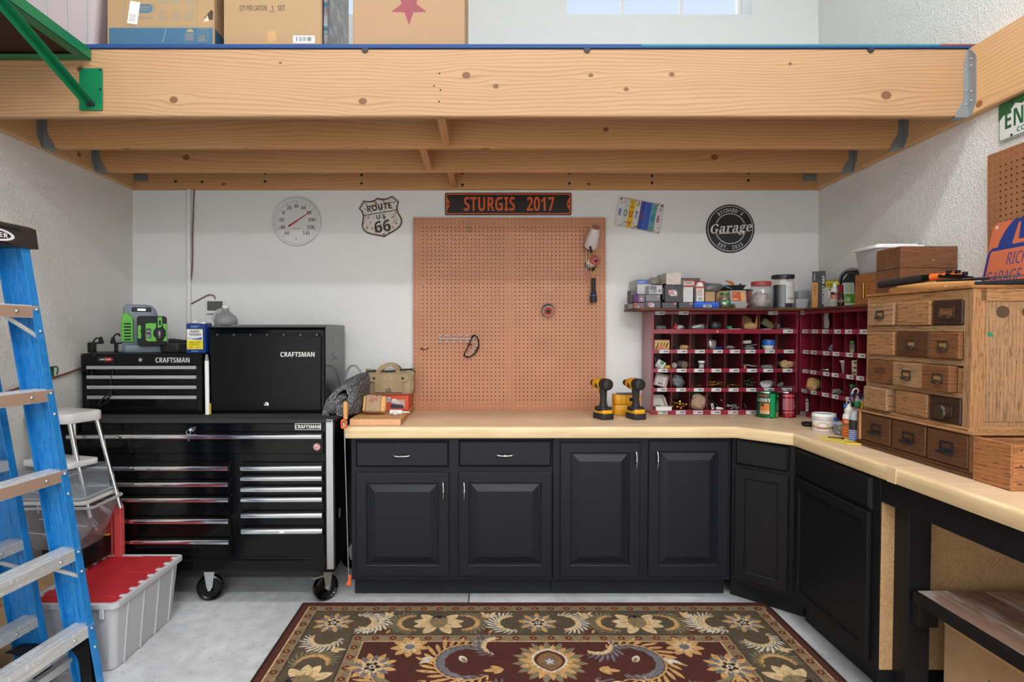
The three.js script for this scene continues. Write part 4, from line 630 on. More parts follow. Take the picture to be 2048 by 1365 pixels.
// ---------- on the small top box ----------
const STOP = by(708, TF) + 0.003;
{
  const dc = 3.42, xx = (px) => bx(px, 3.37), yy = (py) => by(py, 3.37), y0 = STOP;
  const t = thing('battery_charger', 'grey and green battery charger holding a big black and green battery pack', 'charger', [bx(284, 3.38), STOP, -dc], 0.5);
  const X = (px) => (xx(px) - xx(285)) * 0.9, Y = (py) => yy(py) - yy(708), gm = std(0x6f7a88, 0.45), gr = std(0x55b32c, 0.4);
  part('base', rbox(X(324) - X(240), 0.045, 0.2, 0.02).translate((X(324) + X(240)) / 2, 0, -0.02), gm, t);
  part('housing', toCreasedNormals(ext(poly([[X(239), 0.03], [X(312), 0.03], [X(313), Y(645)], [X(306), Y(622)], [X(298), Y(614)], [X(286), Y(612)], [X(248), Y(612)], [X(242), Y(620)], [X(239), Y(650)]]), 0.13, 0.008, 4, 2), 0.6).translate(0, 0, -0.1), gm, t);
  part('side_cover', ext(poly([[X(238), Y(686)], [X(262), Y(687)], [X(262), Y(640)], [X(252), Y(629)], [X(243), Y(629)], [X(239), Y(640)]]), 0.02, 0.004, 4).translate(0, 0, 0.028), gr, t);
  for (let i = 0; i < 6; i++) part('vent_slot', lim(X(244), X(257), Y(652 + i * 6.2), Y(649 + i * 6.2), 0.05, 0.0535, 0.001), M.blackMat, t);
  part('display', lim(X(259), X(297), Y(626.5), Y(617.5), 0.03, 0.041, 0.003), M.black, t); part('screen', lim(X(270), X(286), Y(624.5), Y(620), 0.041, 0.0425, 0.0004), glow(0.45, 0.75, 0.5, 0.5), t);
  const b = thing('battery_pack', 'boxy black battery pack with lime green panels, docked on the charger', 'battery', [bx(284, 3.38) + 0.033 * Math.cos(0.5) + 0.085 * Math.sin(0.5), STOP + 0.042, -dc - 0.033 * Math.sin(0.5) + 0.085 * Math.cos(0.5)], 0.5);
  const bxx = (px) => bx(px, dc - 0.095) - xx(299), s = (dc - 0.14) / F * 0.9, w = 59 * s, h = 66 * s, pz = 0.045;
  part('case', toCreasedNormals(ext(rrect(w, h, 0.016), 0.1, 0.006, 5, 2), 0.6).translate(0, h / 2, -0.06), M.blackMat, b);
  const Xb = (px) => (px - 299) * s, Yb = (py) => h - (py - 629) * s;
  part('front_panel', ext(poly([[Xb(286), Yb(647)], [Xb(290), Yb(645)], [Xb(307), Yb(645)], [Xb(307), Yb(655)], [Xb(301.5), Yb(663)], [Xb(301.5), Yb(673)], [Xb(307), Yb(680)], [Xb(307), Yb(686)], [Xb(290), Yb(686)], [Xb(286), Yb(682)]]), 0.003, 0.001, 4).translate(0, 0, pz), gr, b);
  part('side_panel', ext(poly([[Xb(271), Yb(650)], [Xb(277), Yb(650)], [Xb(278), Yb(657)], [Xb(276), Yb(663)], [Xb(278), Yb(671)], [Xb(277), Yb(680)], [Xb(271), Yb(679)]]), 0.003, 0.001, 4).translate(0, 0, pz), gr, b);
  part('side_panel', ext(poly([[Xb(320), Yb(646)], [Xb(328), Yb(646)], [Xb(328), Yb(686)], [Xb(320), Yb(686)], [Xb(322), Yb(680)], [Xb(326), Yb(674)], [Xb(326), Yb(662)], [Xb(321), Yb(655)]]), 0.003, 0.001, 4).translate(0, 0, pz), gr, b);
  const latch = new THREE.Shape(); latch.moveTo(Xb(310), Yb(631)); latch.lineTo(Xb(319), Yb(631)); latch.lineTo(Xb(319), Yb(650)); latch.lineTo(Xb(315), Yb(655)); latch.lineTo(Xb(310), Yb(655)); latch.holes.push(poly([[Xb(312), Yb(638)], [Xb(317), Yb(638)], [Xb(317), Yb(650)], [Xb(312), Yb(650)]]));
  part('latch', ext(latch, 0.004, 0.001, 4).translate(0, 0, pz), gr, b);
  part('grip', ext(poly([[Xb(307), Yb(657)], [Xb(319), Yb(656)], [Xb(323), Yb(663)], [Xb(323), Yb(674)], [Xb(318), Yb(681)], [Xb(307), Yb(681)], [Xb(303), Yb(673)], [Xb(303), Yb(663)]]), 0.006, 0.002, 4).translate(0, 0, pz), M.blackMat, b);
  part('printed_mark', sticker(0.012, 0.05, region(20, 84, (c, ww, hh) => { c.fillStyle = '#1b1b1c'; c.fillRect(0, 0, ww, hh); c.save(); c.translate(10, 42); c.rotate(-Math.PI / 2); say(c, 'EGO', 4, 1, 19, '#e9e9e9'); c.restore(); c.fillStyle = '#7bc043'; c.fillRect(4, 70, 12, 8); })).translate(Xb(313), Yb(669), pz + 0.0085), M.print, b);
  part('rating_label', sticker(0.024, 0.055, region(30, 70, (c, ww, hh) => { c.fillStyle = '#3a4048'; c.fillRect(0, 0, ww, hh); c.strokeStyle = '#dfe6ea'; c.lineWidth = 3; c.beginPath(); c.arc(12, 54, 8, 0, 7); c.stroke(); say(c, '56V', 15, 20, 12, '#cfd6da'); })).translate(Xb(292), Yb(668), pz + 0.0045), M.print, b);
}
{
  const d = 3.40, xx = (px) => bx(px, d), t = thing('power_strip', 'grey and black power strip with plugs in it, beside the green charger', 'power strip', [xx(213), STOP, -d]);
  part('bar', cbox(xx(243) - xx(186), 0.046, 0.05, 0.003).translate(0.035, 0.026, 0), M.brushed, t);
  part('end_cap', cbox(0.058, 0.056, 0.056, 0.006).translate(xx(190) - xx(213), 0.029, 0), M.blackMat, t); part('end_cap', cbox(0.03, 0.056, 0.056, 0.006).translate(xx(238) - xx(213), 0.029, 0), M.blackMat, t);
  const plug = (n, px, pts, label) => { const g = thing(n, label, 'plug', [xx(px), STOP + 0.049, -d]); part('plug_body', lathe([[0, 0], [0.013, 0], [0.014, 0.012], [0.009, 0.03], [0.006, 0.04], [0, 0.04]], 12), M.blackMat, g); part('cord', tube(pts.map(([a, b, z]) => V(bx(a, d - z) - xx(px), by(b, d - z) - STOP - 0.049 , z)), 0.0045, 50, 7), M.blackMat, g); return g; };
  plug('plug_cord', 202, [[202, 680, 0], [195, 676.5, 0.01], [188, 682, 0.05], [184, 700, 0.13], [183, 740, 0.155], [185, 768, 0.155], [195, 782, 0.155], [201, 802, 0.155], [206, 812, 0.155], [213, 806, 0.16], [222, 796, 0.16]], 'black plug whose cord hangs down the drawers in a tied bundle');
  plug('plug_cord', 226, [[226, 681, 0], [230, 671, 0.004], [236, 668, 0.0], [240, 672, -0.04]], 'black plug with a short cord curving behind the green charger');
  const c = thing('cord_bundle', 'looped bundle of thin black cord hanging over the lower drawers', 'cord', [bx(220, TF), by(800, TF), -TF + 0.04]);
  const R = rng(4); for (let i = 0; i < 3; i++) part('loop', tube([0, 1, 2, 3, 4, 5, 6, 7].map((k) => { const a = k / 8 * 6.283; return V(0.014 * Math.cos(a) + Math.sin(a) * 0.03 - 0.006 + i * 0.006, Math.sin(a) * 0.036 + i * 0.004, 0.006 * Math.cos(a * 2) + i * 0.004); }), 0.004, 36, 6, true), M.blackMat, c);
  part('lead', tube([[237, 725, 0], [236, 745, 0.004], [232, 760, 0.002], [232, 775, 0], [228, 790, 0.002], [222, 798, 0.004]].map(([a, b, z]) => V(bx(a, TF) - bx(220, TF), by(b, TF) - by(800, TF), z)), 0.0042, 40, 6), M.blackMat, c);
}
{ // small black chargers
  const d = 3.42, xx = (px) => bx(px, d);
  const mk = (px, w, h, label, extra) => { const t = thing('tool_charger', label, 'charger', [xx(px), STOP, -d]); part('base', rbox(w, h, 0.12, 0.025), M.blackSoft, t); for (let i = 0; i < 7; i++) part('rib', lim(-w / 2 + 0.014 + i * (w - 0.028) / 6.6, -w / 2 + 0.019 + i * (w - 0.028) / 6.6, 0.018, h - 0.008, 0.052, 0.063, 0.001), M.blackMat, t); part('dock', cbox(w * 0.7, 0.02, 0.07, 0.006).rotateZ(-0.12).translate(0.008, h + 0.008, -0.02), M.blackMat, t); return t; };
  mk(349, 0.115, 0.055, 'low ribbed black tool charger between the green charger and the thinner can'); mk(379, 0.07, 0.055, 'second black tool charger, half hidden behind the paint thinner can');
}
{ // paint thinner
  const d = 3.33, xx = (px) => bx(px, d), w = xx(419) - xx(381), h = by(648, d) - STOP, t = thing('paint_thinner_can', 'blue and yellow metal can of paint thinner', 'can', [xx(400), STOP, -d], 0);
  part('can', rbox(w, h, 0.085, 0.008), std(0x12337f, 0.3), t);
  part('front_label', sticker(w * 0.985, h * 0.97, region(150, 228, (c, W, H) => {
    c.fillStyle = '#14367f'; c.fillRect(0, 0, W, H); scribble(c, 35, 14, 80, 2, 8, '#9fb4dd'); c.fillStyle = '#e2d13a'; c.fillRect(4, 40, W - 24, 160); c.fillStyle = '#e7e7e4'; c.fillRect(6, 43, W - 28, 84); say(c, 'PAINT', 68, 60, 26, '#1b2233', 'sans-serif', 0.95); say(c, 'THINNER', 68, 84, 26, '#1b2233', 'sans-serif', 0.85);
    c.fillStyle = '#1b59b5'; c.beginPath(); c.moveTo(6, 108); c.quadraticCurveTo(60, 124, 122, 104); c.lineTo(122, 124); c.quadraticCurveTo(60, 126, 6, 112); c.fill(); c.fillStyle = '#ead722'; c.fillRect(6, 127, W - 28, 70); say(c, 'THINS & CLEANS', 68, 143, 13, '#3c3a18', 'sans-serif', 0.9); scribble(c, 20, 152, 90, 3, 7, '#8c8428'); scribble(c, 14, 180, 40, 3, 5, '#a33', 5); scribble(c, 74, 180, 40, 3, 5, '#668', 6); scribble(c, 40, 210, 60, 2, 6, '#9fb4dd', 9);
  })).translate(-0.001, h / 2, 0.0432), M.printGloss, t);
  part('cap', cyl(0.013, 0.013, 0.016, 18).translate(-0.025, h, 0), M.white, t); part('top_rim', rbox(w * 0.96, 0.006, 0.08, 0.008).translate(0, h, 0), M.brushed, t);
}
{ // white tube between the boxes, jug behind
  const t = thing('caulk_tube', 'tall white tube standing in the gap between the two black tool boxes', 'tube', [bx(415, TF - 0.03), MAT, -TF + 0.03]);
  part('tube', cyl(0.0115, 0.0115, by(722, TF - 0.03) - MAT, 16), M.whiteGloss, t); part('film_top', cyl(0.0115, 0.006, 0.035, 12, true).translate(0, by(722, TF - 0.03) - MAT, 0), M.clearBag, t);
  part('yellow_end', cbox(0.008, 0.06, 0.012, 0.002).translate(0.0155, 0.031, 0), std(0xc9b01e, 0.5), t);
  const d = 3.55, H = by(620, d) - by(648, TF) + 0.05, j = thing('plastic_jug', 'cloudy white plastic jug standing on top of the large tool box', 'jug', [bx(452, d), by(648, TF) - 0.004, -d]);
  const s = 0.11;
  part('body', lathe([[0, 0], [0.062, 0], [0.066, 0.01], [0.066, 0.03], [0.058, 0.05], [0.034, 0.072], [0.019, 0.086], [0.019, 0.1], [0.017, 0.1], [0.017, 0.086], [0.032, 0.07], [0.056, 0.048], [0.064, 0.028], [0.06, 0.003], [0, 0.003]], 24, 0.6), M.clearBag, j);
  part('handle', tube([V(-0.02, 0.09, 0), V(-0.045, 0.086, 0), V(-0.07, 0.05, 0), V(-0.068, 0.02, 0)], 0.009, 20, 8), M.frost, j); part('cap', cyl(0.021, 0.021, 0.016, 20).translate(0, 0.098, 0), M.white, j);
}
// ---------- worktop, cabinets, legs, lower shelf ----------
const BT = 0.937, BF = 3.128;             // worktop height, distance of its front edge
const RX = 1.514;                         // front edge of the side run
{
  const t = thing('worktop', 'long L-shaped worktop with a clipped inner corner, covered in brown kraft paper', 'worktop', [0, 0, -0.025]);
  const z = (d) => -d, th = 0.057, x0 = -0.735, yb = BT - th;
  const out = [[x0, WALL - 0.002], [x0, BF], [1.318, BF + 0.012], [RX, 2.929], [RX, 0.9], [XR - 0.002, 0.9], [XR - 0.002, WALL - 0.002]];
  const top = ext(poly(out.map(([x, d]) => [x, d])), th - 0.006, 0.003, 4, 2).rotateX(Math.PI / 2).scale(1, 1, -1);
  const g = clean(top); { const p = g.attributes.position.array; for (let i = 0; i < p.length; i += 9) for (let k = 0; k < 3; k++) { const q = p[i + 3 + k]; p[i + 3 + k] = p[i + 6 + k]; p[i + 6 + k] = q; } g.computeVertexNormals(); }
  part('top', muv(g.translate(0, BT - 0.003, 0), 'x'), M.kraft, t);
  // paper turned down over the front edges, each strip slightly proud and bulged
  const strip = (a, b) => {
    const dx = a[0] - b[0], dz = b[1] - a[1], L = Math.hypot(dx, dz), s = poly([[-0.003, 0.0004], [0.002, -0.0005], [0.006, -0.004], [0.0085, -0.012], [0.0075, -0.03], [0.008, -0.05], [0.005, -th - 0.001], [-0.003, -th - 0.001]]);
    const q = part('paper_edge', muv(toCreasedNormals(ext(s, L, 0), 1.0), 'z', a[0], 0), M.kraftEdge, t); q.position.set(b[0], BT, -b[1]); q.rotation.y = Math.atan2(dx, dz);
  };
  strip([x0 - 0.004, BF], [1.318, BF + 0.012]); strip([1.318, BF + 0.012], [RX, 2.929]); strip([RX, 2.929], [RX, 0.9]);
  part('paper_fold', muv(ext(poly([[0, 0], [0.05, 0], [0.05, -0.058], [0, -0.058]]), 0.0016, 0.0004, 4), 'x').rotateY(-Math.PI / 2), M.kraftEdge, t).position.set(RX - 0.0085, BT, -2.24);
}
const CAB = 0.878, KICK = 0.11;
// framed door / drawer front, base at its lower corner, faces +z
function panelDoor(name, w, h, raised, parent) {
  const r = raised ? 0.058 : 0.05, d = 0.019, m = raised ? M.cabinet : M.cabinetBlack;
  const rc = (a, b) => poly([[-a / 2, -b / 2], [a / 2, -b / 2], [a / 2, b / 2], [-a / 2, b / 2]]), s = rc(w, h); s.holes.push(rc(w - 2 * r, h - 2 * r));
  const dr = part(name, ext(s, d - 0.008, 0.004, 2, 1).translate(0, h / 2, 0.004), m, parent);
  const iw = w - 2 * r, ih = h - 2 * r;
  if (raised) {   // raised field: flat lip, sloped bevel, flat centre
    const b = 0.038, X = iw / 2 - 0.006, Y = ih / 2 - 0.006, q = [], P = (x, y, z) => [x, y, z], quad = (A, B, C, D) => q.push(...A, ...B, ...C, ...A, ...C, ...D);
    const o = [[-X, -Y, 0.004], [X, -Y, 0.004], [X, Y, 0.004], [-X, Y, 0.004]], n = [[-X + b, -Y + b, 0.0165], [X - b, -Y + b, 0.0165], [X - b, Y - b, 0.0165], [-X + b, Y - b, 0.0165]], n2 = n.map(([x, y, z]) => [x * 1, y * 1, z]);
    for (let i = 0; i < 4; i++) quad(o[i], o[(i + 1) % 4], n[(i + 1) % 4], n[i]); quad(n2[0], n2[1], n2[2], n2[3]);
    const f = [[-iw / 2, -ih / 2, 0.004], [iw / 2, -ih / 2, 0.004], [iw / 2, ih / 2, 0.004], [-iw / 2, ih / 2, 0.004]];
    for (let i = 0; i < 4; i++) quad(f[i], f[(i + 1) % 4], o[(i + 1) % 4], o[i]);
    const g = new THREE.BufferGeometry(); g.setAttribute('position', new THREE.Float32BufferAttribute(q, 3)); g.computeVertexNormals(); part('panel', muv(g, 'y').translate(0, h / 2, 0), m, dr);
  } else part('panel', lim(-iw / 2 - 0.004, iw / 2 + 0.004, r - 0.004, h - r + 0.004, 0.001, 0.008, 0), m, dr);
  return dr;
}
function drawerFront(w, h, parent, m = M.cabinet) { return part('drawer', ext(poly([[-w / 2, -h / 2], [w / 2, -h / 2], [w / 2, h / 2], [-w / 2, h / 2]]), 0.008, 0.011, 2, 1).translate(0, h / 2, 0.0), m, parent); }
function pull(parent, x, y, vertical) {
  const L = 0.09, c = [V(-L / 2, 0, 0), V(-L / 2, 0.0, 0.02), V(-L / 2 + 0.008, -0.002, 0.027), V(-0.015, -0.004, 0.03), V(0, -0.004, 0.0305), V(0.015, -0.004, 0.03), V(L / 2 - 0.008, -0.002, 0.027), V(L / 2, 0, 0.02), V(L / 2, 0, 0)];
  const g = [tube(c, 0.0038, 40, 8), lathe([[0.0034, -0.008], [0.006, -0.004], [0.0062, 0.004], [0.0034, 0.008]], 10).rotateZ(Math.PI / 2).translate(0, -0.004, 0.0303)];
  const k = part('handle', g, M.chrome, parent); k.position.set(x, y, 0.018); if (vertical) k.rotation.z = Math.PI / 2; return k;
}
function cabinetBody(w, h, dep, parent, m, kick = true) {
  part('carcass', lim(-w / 2, w / 2, KICK, h, -dep, 0, 0.002), m, parent);
  if (kick) part('toe_kick', lim(-w / 2, w / 2, 0.001, KICK, -dep, -0.076, 0.001), m, parent);
}
{
  const cf = 3.199, df = cf - 0.019, xx = (px) => bx(px, df), yy = (py) => by(py, df);
  const x0 = -0.716, x1 = bx(1105, cf), x2 = bx(1459, cf);
  const cab = (a, b, label) => { const t = thing('base_cabinet', label, 'cabinet', [(a + b) / 2, 0, -cf]); cabinetBody(b - a - 0.002, CAB, WALL - cf - 0.004, t, M.cabinet); return { t, o: (a + b) / 2 }; };
  const A = cab(x0, x1, 'charcoal base cabinet with two drawers over two raised-panel doors');
  const B = cab(x1, x2, 'charcoal base cabinet with two full-height raised-panel doors and no drawers');
  const door = (q, p0, p1, y0, y1, hx, hy) => { const w = xx(p1) - xx(p0), d = panelDoor('door', w, yy(y0) - yy(y1), true, q.t); d.position.set((xx(p0) + xx(p1)) / 2 - q.o, yy(y1), 0.0005); pull(d, xx(hx) - (xx(p0) + xx(p1)) / 2, yy(hy) - yy(y1), true); };
  const drawer = (q, p0, p1, y0, y1, hx, hy) => { const d = drawerFront(xx(p1) - xx(p0), yy(y0) - yy(y1), q.t); d.position.set((xx(p0) + xx(p1)) / 2 - q.o, yy(y1), 0.0005); pull(d, xx(hx) - (xx(p0) + xx(p1)) / 2, yy(hy) - yy(y1), false); };
  drawer(A, 712.5, 898.5, 881.5, 934, 805.5, 908.5); drawer(A, 917, 1103, 880, 933, 1009.5, 907.5);
  door(A, 712.5, 898.5, 945, 1152, 886.5, 979); door(A, 917, 1103, 944, 1152, 928, 979); door(B, 1120, 1279, 884, 1152, 1268, 918); door(B, 1296, 1455, 881.5, 1152, 1310, 918);
  // corner unit across the diagonal
  const p = [1.309, 3.197], q = [1.531, 2.975], L = Math.hypot(q[0] - p[0], q[1] - p[1]), ang = -Math.atan2(p[1] - q[1], q[0] - p[0]);
  const D = thing('corner_cabinet', 'narrow black cabinet set across the corner, one small drawer front above one flat-panel door', 'cabinet', [(p[0] + q[0]) / 2, 0, -(p[1] + q[1]) / 2], ang);
  const trap = ext(poly([[-L / 2 + 0.001, 0], [L / 2 - 0.001, 0], [0.48, -0.32], [0.3, -0.5], [-0.3, -0.5], [-0.47, -0.33]].map(([x, y]) => [x, -y])), CAB - KICK, 0, 2).rotateX(-Math.PI / 2);
  part('carcass', muv(trap.translate(0, KICK, 0), 'y'), M.cabinetBlack, D); part('toe_kick', lim(-L / 2 - 0.03, L / 2 + 0.03, 0.001, KICK, -0.16, -0.07, 0.001), M.cabinetBlack, D);
  const dw = L - 0.05, dd = panelDoor('door', dw, 0.585, false, D); dd.position.set(0, 0.135, 0.0005); drawerFront(dw, 0.13, D, M.cabinetBlack).position.set(0, 0.738, 0.0005);
  // side run
  const s0 = 2.972, s1 = 2.335, W = s0 - s1, S = thing('base_cabinet', 'black side cabinet with a false drawer front over one wide flat-panel door', 'cabinet', [1.531, 0, -(s0 + s1) / 2], -Math.PI / 2);
  part('carcass', lim(-W / 2 + 0.001, W / 2 - 0.014, KICK, CAB, -(XR - 1.531) + 0.004, 0, 0.002), M.cabinetBlack, S); part('toe_kick', lim(-W / 2, W / 2 - 0.014, 0.001, KICK, -0.5, -0.06, 0.001), M.cabinetBlack, S);
  part('face_frame', lim(W / 2 - 0.045, W / 2, KICK - 0.01, CAB, -0.004, 0.0005, 0.001), M.cabinetBlack, S);
  part('end_panel', muv(lim(W / 2 - 0.014, W / 2, KICK + 0.008, CAB - 0.1, -(XR - 1.531) + 0.006, -0.005, 0.001), 'y'), M.particle, S, 'raw particle board end panel');
  part('end_kick', lim(W / 2 - 0.014, W / 2, 0.001, KICK + 0.006, -0.5, -0.004, 0.001), M.cabinetBlack, S);
  panelDoor('door', W - 0.068, 0.595, false, S).position.set(-0.012, 0.13, 0.0005); drawerFront(W - 0.062, 0.13, S, M.cabinetBlack).position.set(-0.006, 0.737, 0.0005);
}
{ // bench frame of the open side bay
  const t = thing('bench_frame', 'black painted timber frame carrying the open end of the worktop', 'bench frame', [0, 0, -0.014]);
  part('apron', lim(1.535, 1.573, 0.778, BT - 0.058, -2.331, -0.92, 0.003), M.cabinetBlack, t);
  part('post', lim(1.587, 1.674, 0.002, BT - 0.06, -2.33, -2.245, 0.003), M.cabinetBlack, t);
  part('post', lim(1.587, 1.674, 0.002, BT - 0.06, -1.02, -0.935, 0.003), M.cabinetBlack, t);
  part('cleat', lim(1.676, 2.09, 0.395, 0.428, -2.243, -2.205, 0.003), M.cabinetBlack, t); part('cleat', lim(1.6, 1.672, 0.345, 0.43, -2.244, -2.2, 0.003), M.cabinetBlack, t);
  const s = thing('lower_shelf', 'low shelf of worn paint-stained planks with a black front edge under the side worktop', 'shelf', [0, 0, 0]);
  part('front_edge', lim(1.593, 1.612, 0.429, 0.471, -2.243, -1.0, 0.002), M.cabinetBlack, s);
  let x = 1.613; for (const [w, k] of [[0.115, 0], [0.13, 1], [0.125, 2], [0.1, 3]]) { part('plank', muv(lim(x, x + w - 0.005, 0.452, 0.4725 - (k % 2) * 0.0015, -2.243 + (k % 3) * 0.004, -1.0, 0.0015), 'z', k * 0.37, k * 0.21), k % 2 ? std(0xd8cdc4, 0.75, { map: M.plank.map }) : M.plank, s); x += w; }
  part('back_rail', lim(2.05, 2.085, 0.429, 0.4505, -2.24, -1.0, 0.002), M.cabinetBlack, s);
  const c = thing('cardboard_box', 'plain cardboard box stored on the floor beneath the low plank shelf', 'box', [1.702 + 0.19, 0, -2.228 + 0.29]);
  part('carton', muv(cbox(0.38, 0.36, 0.58, 0.005).translate(0, 0.18, 0)), M.card, c); part('flap_edge', muv(lim(-0.192, -0.186, 0.352, 0.364, -0.288, 0.288, 0.001)), M.tan, c);
  part('printed_mark', sticker(0.06, 0.06, region(50, 50, (g, w) => { g.fillStyle = '#bd966b'; g.fillRect(0, 0, w, w); g.strokeStyle = '#33302c'; g.lineWidth = 2; g.strokeRect(3, 3, w - 6, w - 6); g.beginPath(); g.moveTo(w / 2, 3); g.lineTo(w / 2, w - 3); g.stroke(); scribble(g, 6, 10, 16, 6, 6, '#33302c'); scribble(g, 28, 10, 16, 6, 6, '#33302c', 7); })).rotateY(-Math.PI / 2).translate(-0.1912, 0.235, -0.06), M.print, c);
}
// ---------- red pigeonhole units ----------
const PH = 0.62, PFZ = 3.584, PX0 = 0.993, PX1 = 1.869, PD = 0.216, SX = 1.88;   // left unit: front distance, sides; side unit: front plane
const ROWS = [[0.604, 0.5135], [0.4855, 0.392], [0.3675, 0.278], [0.254, 0.162], [0.138, 0.03]];   // opening top / floor of each row, over the worktop
const RAILS = [[0.62, 0.602], [0.5135, 0.486], [0.392, 0.368], [0.278, 0.254], [0.162, 0.138], [0.03, 0.0]];
const LBL = [0, 1, 2].map((k) => region(110, 44, (c, w, h) => { c.fillStyle = '#d4d6d6'; c.fillRect(0, 0, w, h); c.strokeStyle = '#555c60'; c.lineWidth = 4; c.beginPath(); if (k === 0) { c.moveTo(10, 8); c.lineTo(10, 30); c.lineTo(40, 30); } else { c.arc(22, 24, k === 1 ? 10 : 7, Math.PI * 0.9, Math.PI * (k === 1 ? 2.1 : 1.4)); } c.stroke(); c.fillStyle = '#8f969a'; c.fillRect(48, 12, 52, 20); const R = rng(k + 3); c.fillStyle = '#4c5256'; for (let i = 0; i < 16; i++) c.fillRect(49 + i * 3.2, 12, 0.6 + R() * 1.8, 20); }));
const LBLG = LBL.map((r) => sticker(0.058, 0.021, r));
function pigeonhole(label, p, turn, w, divs, labels, top) {
  const t = thing('pigeonhole_unit', label, 'shelving', p, turn, { group: 'red pigeonhole units on the worktop' });
  const D = PD, h = w / 2, th = 0.009;
  part('side_panel', lim(-h, -h + th, 0, PH, -D, -0.001, 0.001), M.red, t); part('side_panel', lim(h - th, h, 0, PH, -D, -0.001, 0.001), M.red, t);
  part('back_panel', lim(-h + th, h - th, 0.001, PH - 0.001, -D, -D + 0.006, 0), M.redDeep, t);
  part('stile', lim(-h, -h + 0.012, 0, PH, -0.002, 0.004, 0.001), M.red, t); part('stile', lim(h - 0.012, h, 0, PH, -0.002, 0.004, 0.001), M.red, t);
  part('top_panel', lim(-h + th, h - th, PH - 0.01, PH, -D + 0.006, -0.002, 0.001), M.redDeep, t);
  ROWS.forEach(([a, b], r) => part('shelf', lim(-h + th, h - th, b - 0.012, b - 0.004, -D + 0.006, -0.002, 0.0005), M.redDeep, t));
  RAILS.forEach(([a, b]) => part('rail', lim(-h + 0.012, h - 0.012, b, a, -0.004, 0.003, 0.001), M.red, t));
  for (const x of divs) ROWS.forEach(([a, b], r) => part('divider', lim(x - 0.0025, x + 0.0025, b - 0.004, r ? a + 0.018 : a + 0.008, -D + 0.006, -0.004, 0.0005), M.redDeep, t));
  for (const [x, y, k] of labels) part('barcode_label', LBLG[k], M.print, t).position.set(x, y, 0.0036);
  return t;
}
const PZ = -PFZ, PW = PX1 - PX0, PC = (PX0 + PX1) / 2;
{
  const X = (px) => bx(px, PFZ) - PC, divs = [1343, 1379.5, 1414, 1449, 1483, 1518, 1552].map(X), lab = [];
  const Yr = (py) => by(py, PFZ) - BT;
  [[1318, 0], [1365, 0], [1543, 0]].forEach(([px, k]) => lab.push([X(px), 0.6095, k])); lab.push([X(1573), 0.5, 0]);
  [1327, 1363, 1398, 1434, 1468, 1499, 1537.5, 1575].forEach((px) => lab.push([X(px), 0.38, 1]));
  [1324, 1362, 1396.5, 1431, 1467, 1502, 1534.5, 1573].forEach((px) => lab.push([X(px), 0.266, 2]));
  [1323, 1361, 1396.5, 1431.5, 1466, 1501, 1536.5, 1572.5].forEach((px) => lab.push([X(px), 0.15, 2]));
  [1325, 1361, 1395.5, 1431, 1465.5, 1501].forEach((px) => lab.push([X(px), 0.0145, 1]));
  const t = pigeonhole('red pigeonhole unit of five rows of eight cells against the back wall', [PC, BT, PZ], 0, PW, divs, lab);
  part('paint_chip', new THREE.SphereGeometry(0.006, 8, 5).scale(1, 1.2, 0.2), M.tan, t).position.set(X(1433), 0.499, 0.003);
}
const SW = 0.87, SZ0 = 3.585;      // side unit: width, distance of its far end
const sideX = (px) => SZ0 - SX * F / (px - PX);       // along the side unit from its far end
{
  const divs = [], lab = []; for (let i = 1; i < 8; i++) divs.push(-SW / 2 + 0.009 + i * (SW - 0.018) / 8 + 0.004);
  const at = (px) => sideX(px) - SW / 2;
  lab.push([at(1602), 0.6095, 0]);
  [[0.5, 0], [0.38, 1], [0.266, 2], [0.15, 2], [0.0145, 1]].forEach(([y, k], r) => { for (let i = 0; i < 8; i++) lab.push([-SW / 2 + 0.06 + i * 0.107 + 0.012 * Math.sin(i * 3 + r), y, k]); });
  pigeonhole('red pigeonhole unit standing along the side wall, partly behind the card catalogue', [SX, BT, -SZ0 + SW / 2], -Math.PI / 2, SW, divs, lab);
}
{ // brown top boards
  const b1 = ext(new THREE.Shape(poly([[0.87, 3.545], [0.876, 3.525], [0.9, 3.51], [1.85, 3.51], [1.85, WALL - 0.004], [0.87, WALL - 0.004]]).getPoints()), 0.01, 0.002, 6).rotateX(Math.PI / 2).scale(1, 1, -1);
  const flip = (g) => { g = clean(g); const p = g.attributes.position.array; for (let i = 0; i < p.length; i += 9) for (let k = 0; k < 3; k++) { const q = p[i + 3 + k]; p[i + 3 + k] = p[i + 6 + k]; p[i + 6 + k] = q; } g.computeVertexNormals(); return g; };
  const bm = std(0x9a6a3e, 0.55, { map: oakTex });
  single('top_board', muv(flip(b1).translate(0, BT + PH + 0.013, 0)), bm, 'thin brown board with a rounded end on top of the back wall pigeonhole unit', 'board', [0, 0, 0]);
  single('top_board', muv(lim(1.851, XR - 0.004, BT + PH + 0.001, BT + PH + 0.015, -WALL + 0.004, -2.70, 0.002), 'z'), bm, 'thin brown board lying on top of the side wall pigeonhole unit', 'board', [0, 0, 0]);
}
const TOPY = BT + PH + 0.0155;
